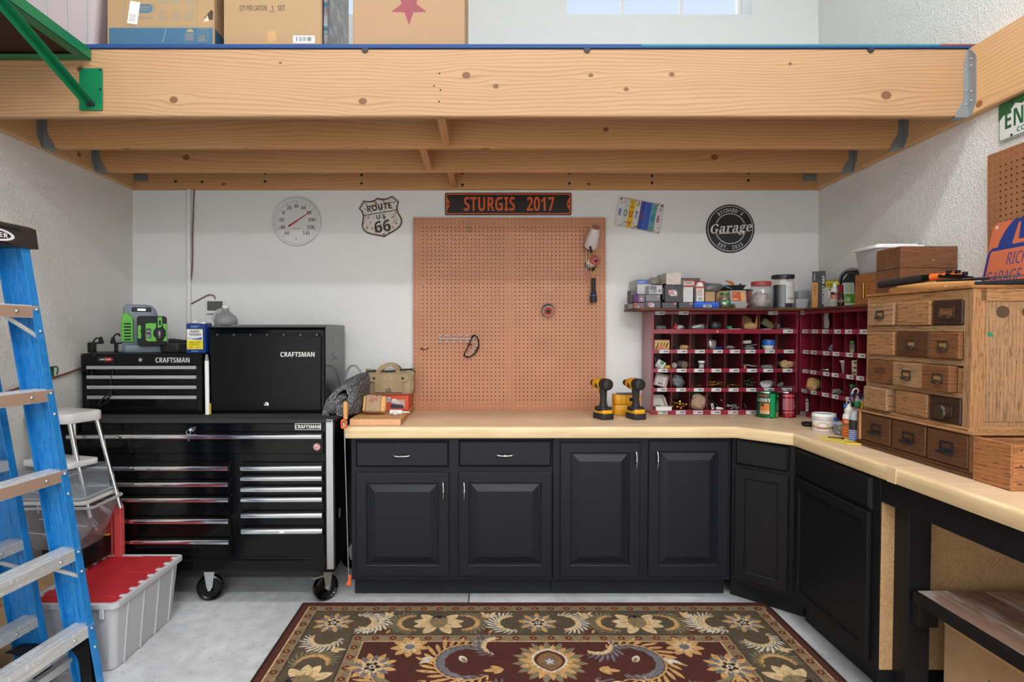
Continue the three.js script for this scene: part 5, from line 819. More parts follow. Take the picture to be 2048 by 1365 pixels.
// ---------- contents of the cells ----------
{
  const fl = (r) => BT + ROWS[r][1] - 0.003, CW = 0.1;
  const L = (px, r, z = 0.06) => [bx(px, PFZ + z), fl(r), -(PFZ + z)];        // in the back wall unit
  const S = (px, r, z = 0.06) => [SX + z, fl(r), -((SX + z) * F / (px - PX))];   // in the side unit
  const one = (n, geo, m, label, cat, p, turn = 0, o) => single(n, geo, m, label, cat, p, turn, o);
  const bits = (n, k, w, h, d, m, len, rad, label, cat, p, seed) => { const R = rng(seed), q = []; for (let i = 0; i < k; i++) { const a = R() * 6.28, e = (R() - 0.5) * 0.9, l = len * (0.7 + 0.6 * R()), x = (R() - 0.5) * w, z = (R() - 0.5) * d, y = rad + R() * h * (1 - Math.abs(x) / w), v = V(Math.cos(a) * Math.cos(e), Math.sin(e) * 0.6, Math.sin(a) * Math.cos(e)).multiplyScalar(l / 2); q.push(rod(V(x, y + Math.abs(v.y), z).sub(v), V(x, y + Math.abs(v.y), z).add(v), rad, 6)); q.push(new THREE.SphereGeometry(rad * 2.1, 7, 5).translate(x + v.x, y + Math.abs(v.y) + v.y, z + v.z)); } const o = one(n, q, m, label, cat, p); o.userData.kind = 'stuff'; return o; };
  const box = (n, label, w, h, d, body, draw, p, turn = 0, k = 900) => { const t = thing(n, label, 'box', p, turn); part('carton', cbox(w, h, d, 0.002).translate(0, h / 2, 0), body, t); if (draw) part('printed_label', sticker(w * 0.9, h * 0.9, region(Math.max(24, w * k), Math.max(20, h * k), draw)).translate(0, h / 2, d / 2 + 0.0006), M.print, t); return t; };
  // row 1
  { const t = thing('fittings_tray', 'low clear tray heaped with small metal fittings in the top row end cell', 'tray', L(1320, 0)); part('tray', bin(0.06, 0.05, 0.068, 0.055, 0.022, 0.002, 0.006), M.clear, t); part('fittings', lump(0.06, 0.03, 0.046, 5, 0.35, 3, true), std(0x8d8a70, 0.35, { metalness: 0.7 }), t); }
  { const t = thing('parts_bag', 'white parts bag with a red printed corner in the top row', 'bag', L(1357, 0)); part('bag', lump(0.075, 0.03, 0.05, 8, 0.4), std(0xb7b6bb, 0.4), t); part('red_corner', lump(0.035, 0.042, 0.03, 12, 0.5).translate(-0.024, 0, 0.012), std(0xb03a3a, 0.5), t); }
  one('parts_bag', lump(0.095, 0.036, 0.06, 15, 0.35), phy(0xb9bbbd, 0.2, { transmission: 0.25, thickness: 0, metalness: 0.3 }), 'shiny silver plastic bag of hardware lying in the top row', 'bag', L(1396, 0));
  one('parts_bag', lump(0.078, 0.055, 0.055, 21, 0.25), phy(0x4a4652, 0.2, { transmission: 0.2, thickness: 0 }), 'clear bag of dark screws standing in the top row', 'bag', L(1431, 0));
  { const t = thing('seed_packet', 'flat green and white packet lying in the middle of the top row', 'packet', L(1465, 0, 0.04)); part('packet', cbox(0.07, 0.006, 0.06, 0.001).translate(0.008, 0.003, 0), M.white, t); part('green_end', cbox(0.034, 0.016, 0.04, 0.002).translate(-0.022, 0.014, -0.01), std(0x19754c, 0.5), t); }
  { const t = thing('paper_bag', 'torn open brown paper bag nearly filling its top row cell', 'paper bag', L(1498, 0, 0.05)); part('bag_front', lump(0.085, 0.045, 0.03, 31, 0.35, 3, true).translate(0, 0, 0.02), M.bag, t); part('bag_back', lump(0.075, 0.085, 0.03, 33, 0.45, 3, true).translate(-0.006, 0, -0.02), M.bagDark, t); part('torn_flap', ext(poly([[0.02, 0.01], [0.042, 0.01], [0.036, 0.098], [0.03, 0.07]]), 0.001).translate(0, 0, 0.028), M.bag, t); }
  { const t = thing('foil_packet', 'rolled olive foil packet leaning on a white card in the top row', 'packet', L(1533, 0, 0.05)); part('roll', cyl(0.021, 0.024, 0.075, 12).rotateZ(1.0).translate(0.034, 0.018, 0), std(0x857a58, 0.35, { metalness: 0.3 }), t); part('card', cbox(0.05, 0.005, 0.05, 0.001).translate(-0.016, 0.003, 0.02), M.white, t); }
  one('parts_bag', [lump(0.085, 0.012, 0.05, 40, 0.3), lump(0.025, 0.04, 0.03, 42, 0.4).translate(-0.034, 0, -0.02)], M.clearBag, 'nearly empty clear bag lying flat in the top row cell at the inner corner', 'bag', L(1570, 0));
  // row 2
  box('hazard_box', 'small cardboard box with a black and yellow striped label in the second row', 0.092, 0.06, 0.07, M.card, (c, w, h) => { c.fillStyle = '#bd9368'; c.fillRect(0, 0, w, h); const y0 = h * 0.3; c.save(); c.beginPath(); c.rect(w * 0.06, y0, w * 0.88, h - y0); c.clip(); c.fillStyle = '#e0c22e'; c.fillRect(0, 0, w, h); c.fillStyle = '#222'; for (let i = -4; i < 12; i++) { c.beginPath(); c.moveTo(i * 18, h); c.lineTo(i * 18 + 9, h); c.lineTo(i * 18 + 26, y0); c.lineTo(i * 18 + 17, y0); c.fill(); } c.restore(); c.fillStyle = '#d98c76'; c.fillRect(w * 0.2, h * 0.52, w * 0.56, h * 0.48); scribble(c, w * 0.24, h * 0.6, w * 0.46, 3, 7, '#7d4438'); }, L(1320.5, 1, 0.035));
  { const t = thing('paper_roll', 'short roll of brown paper beside a dark block in the second row', 'paper', L(1366, 1, 0.05)); part('roll', [cyl(0.012, 0.016, 0.06, 12).rotateZ(Math.PI / 2).rotateY(0.4).translate(0.035, 0.014, 0.01)], M.tan, t); part('dark_block', cbox(0.05, 0.016, 0.04, 0.003).translate(-0.025, 0.008, -0.02), M.blackSoft, t); }
  { const t = thing('parts_bag', 'clear bag of bright metal parts leaning beside a blue strip in the second row', 'bag', L(1423, 1)); part('bag', lump(0.055, 0.065, 0.045, 51, 0.4), phy(0xa9a5a3, 0.18, { transmission: 0.35, thickness: 0, metalness: 0.3 }), t); part('blue_strip', cbox(0.06, 0.01, 0.03, 0.002).rotateZ(0.12).translate(0.045, 0.012, 0.01), std(0x20407e, 0.4), t); }
  one('parts_bag', lump(0.065, 0.026, 0.05, 55, 0.45), phy(0x8f8a8a, 0.4, { transmission: 0.2, thickness: 0 }), 'limp grey plastic bag in the middle of the second row', 'bag', L(1458, 1));
  { const t = thing('bracket_pile', 'white and grey packs heaped unevenly in the second row', 'hardware', L(1498, 1, 0.05)); part('grey_pack', lump(0.07, 0.022, 0.05, 60, 0.3), std(0x77797c, 0.5), t); part('bracket', cbox(0.07, 0.005, 0.045, 0.001).rotateZ(0.12).translate(0.005, 0.027, 0), M.steel, t); part('white_pack', rbox(0.05, 0.02, 0.04, 0.008).rotateZ(0.08).translate(-0.016, 0.036, 0), std(0xb5aea8, 0.5), t); }
  { const t = thing('tape_in_bowl', 'white plastic bowl with blue tape resting on it, second row', 'bowl', L(1536, 1, 0.05)); part('bowl', lathe([[0, 0], [0.027, 0], [0.037, 0.026], [0.035, 0.026], [0.025, 0.003], [0, 0.003]], 24), M.white, t); part('tape', lathe([[0.02, 0], [0.04, 0], [0.041, 0.02], [0.04, 0.03], [0.02, 0.03]], 24, 0.6).rotateZ(0.06).translate(0.005, 0.028, 0), std(0x1f63b8, 0.35), t); part('strap', rod(V(-0.035, 0.062, 0.02), V(0.045, 0.056, 0.02), 0.0022, 6), M.steel, t); }
  // row 3
  { const t = thing('tagged_bottle', 'small grey bottle with a white and green tag in the third row end cell', 'bottle', L(1317, 2, 0.05)); part('bottle', cyl(0.018, 0.011, 0.075, 14).rotateZ(0.35), M.blackSoft, t); part('tag', sticker(0.05, 0.045, region(40, 36, (c, w, h) => { c.fillStyle = '#c9cccb'; c.fillRect(0, 0, w, h); c.fillStyle = '#2f8a47'; c.fillRect(15, 2, 16, 14); scribble(c, 4, 20, 30, 4, 4, '#888'); })).rotateZ(-0.5).translate(0.004, 0.026, 0.03), M.print, t); part('clear_foot', cbox(0.045, 0.03, 0.03, 0.004).translate(0.0, 0.0155, 0.01), M.frost, t); }
  single('tape_roll', lathe([[0.014, 0], [0.026, 0], [0.027, 0.004], [0.027, 0.016], [0.026, 0.02], [0.014, 0.02]], 26, 0.5), std(0xb99a2a, 0.45), 'yellow tape roll lying flat in the third row', 'tape', L(1334.5, 2, 0.045));
  const roll = single('washer_roll', [lathe([[0, -0.03], [0.021, -0.03], ...[0, 1, 2, 3, 4, 5, 6, 7].flatMap((i) => [[0.023, -0.029 + i * 0.0075], [0.021, -0.025 + i * 0.0075]]), [0.02, 0.03], [0, 0.03]], 24, 0.3).rotateX(Math.PI / 2).translate(0, 0.023, 0)], std(0x84796c, 0.4, { metalness: 0.5 }), 'larger coiled roll of washers in the third row', 'washers', L(1364.5, 2, 0.05), 0.15, { group: 'rolls of washers in the third row' });
  dup(roll, L(1348, 2, 0.06), -0.25, 'smaller looking roll of washers hard against the divider, third row', {}).scale.set(0.8, 0.8, 0.9);
  { const t = thing('pill_jar', 'tiny grey jar with a white lid standing in the third row', 'jar', L(1402.5, 2, 0.03)); part('jar', cyl(0.0165, 0.0165, 0.036, 18), std(0x6f6d6a, 0.3), t); part('lid', cyl(0.0195, 0.0195, 0.011, 20).translate(0, 0.036, 0), M.white, t); part('label', onSheet(new THREE.CylinderGeometry(0.0168, 0.0168, 0.02, 16, 1, true, -1, 2), region(40, 20, (c, w, h) => { c.fillStyle = '#8b8985'; c.fillRect(0, 0, w, h); scribble(c, 3, 3, 34, 4, 4, '#e4e4e4'); })).translate(0, 0.016, 0), M.print, t); }
  { const t = thing('blister_pack', 'flat grey plastic pack beside a small orange stub in the third row', 'packet', L(1499, 2)); part('pack', cbox(0.075, 0.007, 0.05, 0.002).rotateZ(-0.16).translate(0.006, 0.016, 0), M.frost, t); part('orange_stub', cyl(0.01, 0.009, 0.018, 12).translate(-0.038, 0, 0.02), std(0xb86a44, 0.5), t); }
  one('parts_bag', [lump(0.085, 0.022, 0.05, 71, 0.4), lump(0.02, 0.052, 0.02, 73, 0.4).translate(0.036, 0, 0)], M.clearBag, 'crinkled clear bag with an upright corner in the third row', 'bag', L(1533.5, 2));
  { const t = thing('paper_wad', 'pale crumpled brown paper wad in the third row cell at the inner corner', 'paper', L(1573, 2, 0.045)); part('paper', lump(0.085, 0.052, 0.06, 77, 0.4, 3, true), std(0xc7a57a, 0.85), t); part('dark_lump', lump(0.04, 0.055, 0.03, 79, 0.3).translate(-0.035, 0, -0.04), M.blackSoft, t); }
  // row 4
  { const t = thing('carded_packet', 'tilted white packet card with a red frame in the fourth row', 'packet', L(1323, 3, 0.03)); part('sleeve', cbox(0.083, 0.082, 0.004, 0.001).rotateX(-0.25).rotateZ(-0.28).translate(0.002, 0.046, -0.012), M.clearBag, t); part('card', sticker(0.07, 0.07, region(64, 64, (c, w, h) => { c.fillStyle = '#cfc7c2'; c.fillRect(0, 0, w, h); c.strokeStyle = '#9e3434'; c.lineWidth = 3; c.strokeRect(5, 5, w - 10, h - 10); scribble(c, 14, 13, 36, 6, 6, '#777'); c.fillStyle = '#444'; c.fillRect(16, 46, 30, 5); }), 0.002).rotateX(-0.25).rotateZ(-0.28).translate(-0.002, 0.042, -0.006), M.print, t); }
  one('parts_bag', lump(0.075, 0.075, 0.05, 83, 0.5, 3, true), phy(0x77787c, 0.25, { transmission: 0.35, thickness: 0 }), 'crumpled smoky clear bag slumped in the fourth row', 'bag', L(1355.5, 3));
  bits('brass_screws', 7, 0.06, 0.02, 0.07, M.brass, 0.02, 0.002, 'few loose brass screws scattered in the fourth row beside the smoky bag', 'screws', L(1392, 3), 4);
  bits('brass_screws', 26, 0.08, 0.04, 0.09, M.brass, 0.03, 0.0025, 'bright heap of brass screws in the fourth row', 'screws', L(1430, 3), 6);
  bits('brass_screws', 8, 0.07, 0.02, 0.08, M.brass, 0.025, 0.002, 'sparse brass screws in the fourth row, next to the bright heap', 'screws', L(1466, 3), 8);
  bits('green_screws', 12, 0.06, 0.05, 0.06, std(0x55604a, 0.35, { metalness: 0.8 }), 0.035, 0.0025, 'greenish coated screws leaning in the fourth row', 'screws', L(1497, 3), 9);
  { const t = thing('parts_bag', 'clear bag holding a white disc in the fourth row', 'bag', L(1533, 3)); part('bag', lump(0.095, 0.045, 0.05, 88, 0.3).translate(0.008, 0, 0), M.clearBag, t); part('disc', cyl(0.03, 0.03, 0.012, 22).rotateX(0.5).translate(-0.015, 0.012, 0.012), M.white, t); }
  one('metal_strips', [cbox(0.08, 0.003, 0.012, 0.0005).translate(0.006, 0.004, 0.02), cbox(0.085, 0.003, 0.012, 0.0005).rotateY(0.15).translate(0, 0.008, 0.01), cbox(0.04, 0.02, 0.01, 0.002).rotateZ(0.5).translate(-0.03, 0.018, 0)], M.steel, 'thin flat metal strips on the floor of the fourth row corner cell', 'metal strips', L(1570, 3, 0.04));
  // row 5
  { const t = thing('open_box', 'small open white cardboard box in the bottom row end cell', 'box', L(1324, 4, 0.02)); part('tray', bin(0.092, 0.08, 0.094, 0.082, 0.022, 0.0015, 0.001, 1), M.whiteGloss, t); part('lid', cbox(0.075, 0.07, 0.0018, 0.0004).rotateX(-0.35).translate(-0.012, 0.052, -0.045), std(0xc2bcb2, 0.7), t); part('side_flap', ext(poly([[0.03, 0.02], [0.047, 0.02], [0.028, 0.075], [0.012, 0.078]]), 0.0012).translate(-0.002, 0, -0.03), std(0xb59f8e, 0.7), t); part('print_line', cbox(0.035, 0.004, 0.001, 0.0002).translate(-0.026, 0.026, 0.001), M.bolt, t); }
  bits('brass_bolts', 12, 0.06, 0.035, 0.05, M.brass, 0.075, 0.006, 'long brass coated bolts piled in the bottom row', 'bolts', L(1361, 4), 14);
  { const t = thing('paper_bag', 'brown paper bag with green scraps, filling its bottom row cell', 'paper bag', L(1396, 4, 0.045)); part('bag', lump(0.098, 0.095, 0.07, 91, 0.3, 3, true), std(0xa98b74, 0.85), t); part('green_scrap', lump(0.06, 0.02, 0.03, 93, 0.5, 2, true).translate(-0.012, 0.085, -0.01), std(0x1f5a36, 0.6), t); }
  { const t = thing('glue_tool', 'dark tool leaning with white tags in the bottom row', 'tool', L(1431, 4, 0.04)); part('shaft', rod(V(-0.03, 0.07, -0.03), V(0.02, 0.012, 0.012), 0.006, 10, 0.009), M.black, t); part('tag', sticker(0.014, 0.036, region(16, 36, (c, w, h) => { c.fillStyle = '#d5d5d5'; c.fillRect(0, 0, w, h); c.fillStyle = '#666'; c.fillRect(5, 5, 6, 24); })).rotateZ(0.15).translate(-0.03, 0.022, 0.03), M.print, t); part('white_scrap', lump(0.045, 0.018, 0.03, 95, 0.6, 2, true).translate(0.016, 0, 0.022), M.white, t); part('spike', rod(V(0.03, 0.06, 0), V(0.042, 0.045, 0.01), 0.002, 6), M.steel, t); }
  bits('steel_screws', 18, 0.08, 0.025, 0.07, M.steel, 0.03, 0.0025, 'scatter of silver screws in the bottom row', 'screws', L(1465, 4), 17);
  one('brass_plug', cyl(0.009, 0.006, 0.03, 10).rotateZ(0.4).translate(0, 0.004, 0), M.oldBrass, 'single dull brass plug alone in a dark bottom row cell beside the green can', 'plug', L(1492, 4));
  // side unit
  one('parts_bag', lump(0.05, 0.09, 0.03, 101, 0.5), M.clearBag, 'clear bag hanging half out of a top cell of the side unit', 'bag', S(1653, 0, 0.02).map((v, i) => i === 1 ? v + 0.006 : v), 1.2);
  one('parts_bag', lump(0.08, 0.05, 0.05, 105, 0.5, 3, true), M.clearBag, 'crumpled clear bag in the second row of the side unit', 'bag', S(1672, 1, 0.06));
  { const t = thing('spice_jar', 'slim clear jar with a green lid and yellow bits, side unit second row', 'jar', S(1704.5, 1, 0.03)); part('jar', lathe([[0, 0], [0.012, 0], [0.013, 0.006], [0.013, 0.04], [0.009, 0.05], [0, 0.05]], 18), M.clear, t); part('fill', cyl(0.011, 0.011, 0.018, 14).translate(0, 0.002, 0), std(0xb09a4a, 0.6), t); part('lid', cyl(0.011, 0.011, 0.012, 18).translate(0, 0.05, 0), std(0x2f7f3c, 0.45), t); }
  one('white_strip', [cbox(0.012, 0.004, 0.055, 0.001).translate(0, 0.006, 0), cbox(0.01, 0.01, 0.008, 0.002).translate(0, 0.008, 0.03)], M.white, 'thin white plastic strip lying in the third row of the side unit', 'strip', S(1649, 2, 0.015).map((v, i) => i === 1 ? v + 0.005 : v));
  { const t = thing('plastic_tub', 'small translucent white tub with a lid in the side unit', 'tub', S(1698, 2, 0.05)); part('tub', bin(0.052, 0.052, 0.062, 0.062, 0.062, 0.002, 0.01), M.frost, t); part('lid', rbox(0.07, 0.01, 0.07, 0.012).translate(0, 0.062, 0), M.white, t); }
  for (let i = 0; i < 3; i++) box('card_box', ['lowest of three small cream boxes with handwriting in the side unit', 'middle one of three small cream boxes, marked in pen', 'uppermost of three small cream boxes stacked in the side unit'][i], 0.07, 0.0255, 0.07, std(0xcfc3a4, 0.7), null, [SX + 0.055, fl(2) + i * 0.0258 + 0.0004, S(1723, 2, 0.05)[2]], -Math.PI / 2 + (i - 1) * 0.04).children.forEach((c) => { part('ink', cbox(0.03, 0.01, 0.0006, 0.0002).translate(-0.012 + i * 0.006, 0.0128, 0.0353), std(0x4a4238, 0.7), c.parent); });
  one('paper_wad', lump(0.075, 0.075, 0.06, 111, 0.35, 3, true), M.bag, 'crumpled brown paper bag in the fourth row of the side unit', 'paper', S(1627, 3, 0.012));
  one('parts_bag', [lump(0.06, 0.03, 0.04, 113, 0.5), cbox(0.04, 0.004, 0.02, 0.001).rotateZ(-0.5).translate(0, 0.02, 0.035)], M.clearBag, 'clear packets poking out of the side unit fourth row', 'bag', S(1673, 3, 0.03));
  { const t = thing('lidded_jar', 'jar with a green lid half hidden behind the glue bottles', 'jar', S(1704, 3, 0.05)); part('jar', cyl(0.018, 0.018, 0.05, 18), M.clear, t); part('lid', cyl(0.019, 0.019, 0.014, 18).translate(0, 0.05, 0), std(0x2f8a4a, 0.4), t); }
  { const t = thing('caulk_bottle', 'slim white and red bottle standing in the bottom row of the side unit', 'bottle', S(1614, 4, 0.03)); part('bottle', cyl(0.0095, 0.0095, 0.07, 14), M.white, t); part('label', onSheet(new THREE.CylinderGeometry(0.0097, 0.0097, 0.06, 14, 1, true, 3, 4.2), region(30, 60, (c, w, h) => { c.fillStyle = '#d9d6d2'; c.fillRect(0, 0, w, h); c.fillStyle = '#b24438'; c.fillRect(0, 2, w, 8); scribble(c, 6, 14, 18, 7, 6, '#a55'); })).translate(0, 0.034, 0), M.print, t); part('nozzle', cyl(0.006, 0.003, 0.016, 10).translate(0, 0.07, 0), std(0x8b4a3c, 0.5), t); }
}
// ---------- on top of the back wall pigeonhole unit ----------
{
  // box given by its outline in the survey: left/right edge, bottom py or null for the board, top
  const carton = (name, label, cat, p0, p1, yb, yt, d, dep, body, draw, o = {}) => {
    const x0 = bx(p0, d), x1 = bx(p1, d), y0 = yb === null ? TOPY : by(yb, d), h = by(yt, d) - y0, w = x1 - x0;
    const t = thing(name, label, cat, [(x0 + x1) / 2, y0, -d - dep / 2], o.turn || 0, o);
    part('carton', muv(cbox(w, h, dep, 0.0015).translate(0, h / 2, 0)), body, t);
    if (draw) part('printed_face', sticker(w * 0.98, h * 0.98, region(Math.max(30, w * (o.k || 800)), Math.max(24, h * (o.k || 800)), draw)).translate(0, h / 2, dep / 2 + 0.0006), M.print, t);
    if (o.side) part('side_print', sticker(dep * 0.96, h * 0.96, region(30, 30, o.side)).rotateY(-Math.PI / 2).translate(-w / 2 - 0.0006, h / 2, 0), M.print, t);
    return t;
  };
  const GR = std(0x6d6a6f, 0.55), DK = std(0x3a383c, 0.5), WH = std(0xc9c9c8, 0.6), bg = (c, w, h, f) => { c.fillStyle = f; c.fillRect(0, 0, w, h); };
  const grip = (c, x, y, s) => { c.fillStyle = '#d9d4d2'; c.fillRect(x, y, s * 1.35, s * 0.95); c.fillRect(x + s * 0.4, y + s * 0.3, s * 1.3, s * 0.95); c.fillStyle = '#a61f2f'; c.fillRect(x + s * 0.1, y + s * 0.06, s * 0.95, s * 0.8); say(c, 'GRIP', x + s * 0.58, y + s * 0.3, s * 0.36, '#eee'); say(c, 'RITE', x + s * 0.58, y + s * 0.64, s * 0.36, '#eee'); say(c, 'SCREWS', x + s * 1.2, y + s * 1.05, s * 0.24, '#444'); };
  const strip = (c, w, h, f, g) => { bg(c, w, h, f); c.fillStyle = g; for (let i = 0; i < 4; i++) c.fillRect(w * 0.06, h * (0.14 + i * 0.2), w * 0.86, h * 0.09); c.fillStyle = '#cdb9ba'; c.fillRect(w * 0.76, h * 0.1, w * 0.18, h * 0.26); c.fillStyle = '#a33'; c.fillRect(w * 0.79, h * 0.15, w * 0.1, h * 0.14); };
  carton('screw_box', 'plain dark grey screw box at the outer end of the top board', 'box', 1256.5, 1267.5, null, 608, 3.56, 0.1, GR);
  carton('screw_box', 'grey screw box with a red and white corner sticker, bottom of the end pile', 'box', 1290, 1321.5, null, 604, 3.53, 0.13, std(0x565358, 0.5), (c, w, h) => { bg(c, w, h, '#58555a'); grip(c, w * 0.2, h * 0.14, h * 0.52); }, { side: (c, w, h) => { bg(c, w, h, '#7c6468'); c.fillStyle = '#c4b9b8'; c.fillRect(6, 14, 8, 8); } });
  carton('screw_box', 'dull pink sided screw box with an orange edge, on the board', 'box', 1268, 1289, null, 606, 3.54, 0.12, std(0x77606a, 0.6), (c, w, h) => { bg(c, w, h, '#7c656c'); c.fillStyle = '#c2552a'; c.fillRect(0, 0, w * 0.12, h); c.fillStyle = '#b3a6a6'; c.fillRect(w * 0.3, h * 0.55, w * 0.24, h * 0.3); });
  carton('screw_box', 'striped grey screw box second from the bottom of the end pile', 'box', 1291, 1321, 603.6, 589.5, 3.535, 0.13, std(0x77767a, 0.5), (c, w, h) => strip(c, w, h, '#68676b', '#9b9a9e'));
  carton('screw_box', 'purple and grey screw box on top of the pink sided one', 'box', 1268.5, 1289.5, 604.6, 590, 3.545, 0.12, std(0x6d5a6c, 0.55), (c, w, h) => { bg(c, w, h, '#84727e'); c.fillStyle = '#5d1d68'; c.fillRect(0, 0, w * 0.42, h); c.fillStyle = '#b5adb0'; c.fillRect(w * 0.58, h * 0.4, w * 0.2, h * 0.34); });
  carton('screw_box', 'tall narrow grey box standing behind the purple one', 'box', 1261.5, 1268.5, 606, 581, 3.6, 0.09, std(0x5e6063, 0.6));
  carton('screw_box', 'light grey box with a barcode face, upper front of the end pile', 'box', 1298, 1324.5, 588.6, 571, 3.53, 0.13, WH, (c, w, h) => { bg(c, w, h, '#b9bcc6'); c.fillStyle = '#6e747e'; c.fillRect(w * 0.05, h * 0.1, w * 0.5, h * 0.4); c.fillStyle = '#8b909c'; c.fillRect(w * 0.3, h * 0.5, w * 0.3, h * 0.4); scribble(c, w * 0.08, h * 0.6, w * 0.3, 3, h * 0.11, '#444'); bar(c, w * 0.64, h * 0.35, w * 0.32, h * 0.58, 8); });
  carton('screw_box', 'big white box with a blue top band, back of the end pile', 'box', 1273, 1301, 589, 559.5, 3.62, 0.16, std(0xbdbcba, 0.6), (c, w, h) => { bg(c, w, h, '#c7c9c7'); c.fillStyle = '#5673b5'; c.fillRect(0, 0, w * 0.72, h * 0.33); c.fillStyle = '#6a6664'; c.fillRect(w * 0.72, 0, w * 0.28, h * 0.33); scribble(c, w * 0.1, h * 0.12, w * 0.5, 2, h * 0.09, '#c8d2ea'); }, { turn: 0.05 });
  single('plastic_pouch', lump(0.075, 0.05, 0.07, 201, 0.22), phy(0xb9b5a8, 0.3, { transmission: 0.5, thickness: 0 }), 'cloudy plastic pouch between the blue banded box and the cream carton', 'pouch', [bx(1311, 3.62), by(570, 3.62), -3.66]);
  carton('white_carton', 'plain cream carton on the very top of the heap', 'box', 1332.5, 1362, 570, 545.5, 3.57, 0.2, std(0xc9c0b2, 0.7), (c, w, h) => { bg(c, w, h, '#cfc8bd'); for (let i = 0; i < 60; i++) { c.fillStyle = i % 2 ? 'rgba(190,178,160,.4)' : 'rgba(214,198,190,.4)'; c.beginPath(); c.ellipse(hash(i, 1, 4) * w, hash(i, 2, 4) * h, 8, 6, 0, 0, 7); c.fill(); } });
  carton('screw_box', 'large dark carton with a big red and white sticker in the middle of the heap', 'box', 1331, 1366, 604.5, 571, 3.54, 0.16, std(0x443f44, 0.5), (c, w, h) => { bg(c, w, h, '#474348'); grip(c, w * 0.2, h * 0.27, h * 0.3); }, { turn: -0.04 });
  { const t = thing('dark_bottle', 'squat black bottle wedged beside the large dark carton', 'bottle', [bx(1328, 3.55), TOPY + 0.052, -3.57]); part('bottle', lathe([[0, 0], [0.022, 0], [0.023, 0.05], [0.02, 0.075], [0, 0.078]], 20), M.black, t); part('lens_cap', new THREE.SphereGeometry(0.016, 16, 12).translate(0.006, 0.082, 0.008), M.black, t); part('wire', tube([V(0.01, 0.075, 0.02), V(0.03, 0.072, 0.02), V(0.06, 0.09, 0.02)], 0.002, 14, 5), M.steel, t); }
  carton('screw_box', 'black screw box on the board under the large dark carton', 'box', 1323.5, 1354.5, null, 605, 3.525, 0.13, DK, (c, w, h) => strip(c, w, h, '#3b3a3d', '#77767a'));
  carton('screw_box', 'black screw box on the board beneath the white envelope', 'box', 1357, 1386.5, null, 605, 3.525, 0.13, DK, (c, w, h) => strip(c, w, h, '#3f3e42', '#6a696d'));
  carton('white_envelope', 'white envelope standing on edge in front of the heap', 'envelope', 1366.5, 1386, 604.6, 574.5, 3.53, 0.02, std(0xc9c9ca, 0.7), (c, w, h) => { bg(c, w, h, '#cccccd'); c.strokeStyle = '#b2b2b4'; c.lineWidth = 1.5; c.beginPath(); c.moveTo(4, 2); c.lineTo(w * 0.5, h * 0.4); c.lineTo(w - 2, 4); c.stroke(); });
  carton('white_carton', 'white carton with orange-red bands above the envelope', 'box', 1366, 1387.5, 574, 560.5, 3.55, 0.12, std(0xc4bfb8, 0.6), (c, w, h) => { bg(c, w, h, '#cbc4bd'); c.fillStyle = '#bb4d30'; c.fillRect(0, 0, w, h * 0.2); c.fillRect(0, h * 0.76, w, h * 0.24); c.fillStyle = '#8a867e'; c.fillRect(w * 0.1, h * 0.34, w * 0.7, h * 0.22); }, { turn: 0.06 });
  carton('drill_case', 'flat dark grey case lying at the back behind the orange banded carton', 'case', 1362, 1400, 574, 556.5, 3.68, 0.1, std(0x55585d, 0.45));
  { const t = carton('sealant_box', 'white sealant carton with a red and teal base and pointed top', 'box', 1392.5, 1408, 604.4, 573, 3.53, 0.04, std(0xccc6c0, 0.6), (c, w, h) => { bg(c, w, h, '#d6d1cb'); c.fillStyle = '#c23a2d'; c.fillRect(0, h * 0.02, w, h * 0.1); c.fillStyle = '#1e7f8c'; c.fillRect(0, h * 0.96, w, h * 0.04); scribble(c, w * 0.1, h * 0.2, w * 0.7, 5, h * 0.06, '#b0624c'); scribble(c, w * 0.1, h * 0.52, w * 0.7, 2, h * 0.06, '#777'); bar(c, w * 0.25, h * 0.7, w * 0.55, h * 0.2, 3); }, { k: 1300 }); const y = by(573, 3.53) - by(604.4, 3.53); part('peaked_top', ext(poly([[-0.022, 0], [0.022, 0], [0.014, 0.022], [-0.008, 0.024]]), 0.03, 0.002, 2).translate(0, y, -0.015), M.white, t); }
  carton('sealant_box', 'red topped carton with teal foot behind the white sealant carton', 'box', 1386, 1410, 604.4, 563, 3.6, 0.06, std(0xa82c24, 0.5), (c, w, h) => { bg(c, w, h, '#b43226'); c.fillStyle = '#c9a079'; c.fillRect(0, h * 0.2, w, h * 0.2); c.fillStyle = '#c7bdb4'; c.fillRect(0, h * 0.6, w * 0.3, h * 0.2); c.fillStyle = '#1d8390'; c.fillRect(0, h * 0.8, w, h * 0.2); });
  carton('blue_box', 'long low bright blue box with a white barcode label at the board edge', 'box', 1387.5, 1438.5, null, 604.5, 3.52, 0.1, std(0x1550b8, 0.35), (c, w, h) => { bg(c, w, h, '#1a58c4'); c.fillStyle = '#0f3f9a'; c.fillRect(0, h * 0.7, w, h * 0.3); c.fillStyle = '#4a86dd'; c.fillRect(w * 0.1, h * 0.16, w * 0.8, h * 0.1); bar(c, w * 0.37, h * 0.42, w * 0.32, h * 0.42, 5); });
  carton('kraft_box', 'small square brown box on the blue box', 'box', 1410, 1430, 604, 584, 3.55, 0.08, M.card);
  single('plastic_bag', lump(0.13, 0.06, 0.08, 211, 0.35), phy(0x8f8d8d, 0.3, { transmission: 0.45, thickness: 0 }), 'smoky clear plastic bag draped over the small brown box', 'bag', [bx(1425, 3.58), by(585, 3.58) + 0.001, -3.6]);
  carton('cardboard_box', 'wide low cardboard box behind the green lidded jar', 'box', 1432, 1489, null, 582, 3.62, 0.12, M.card);
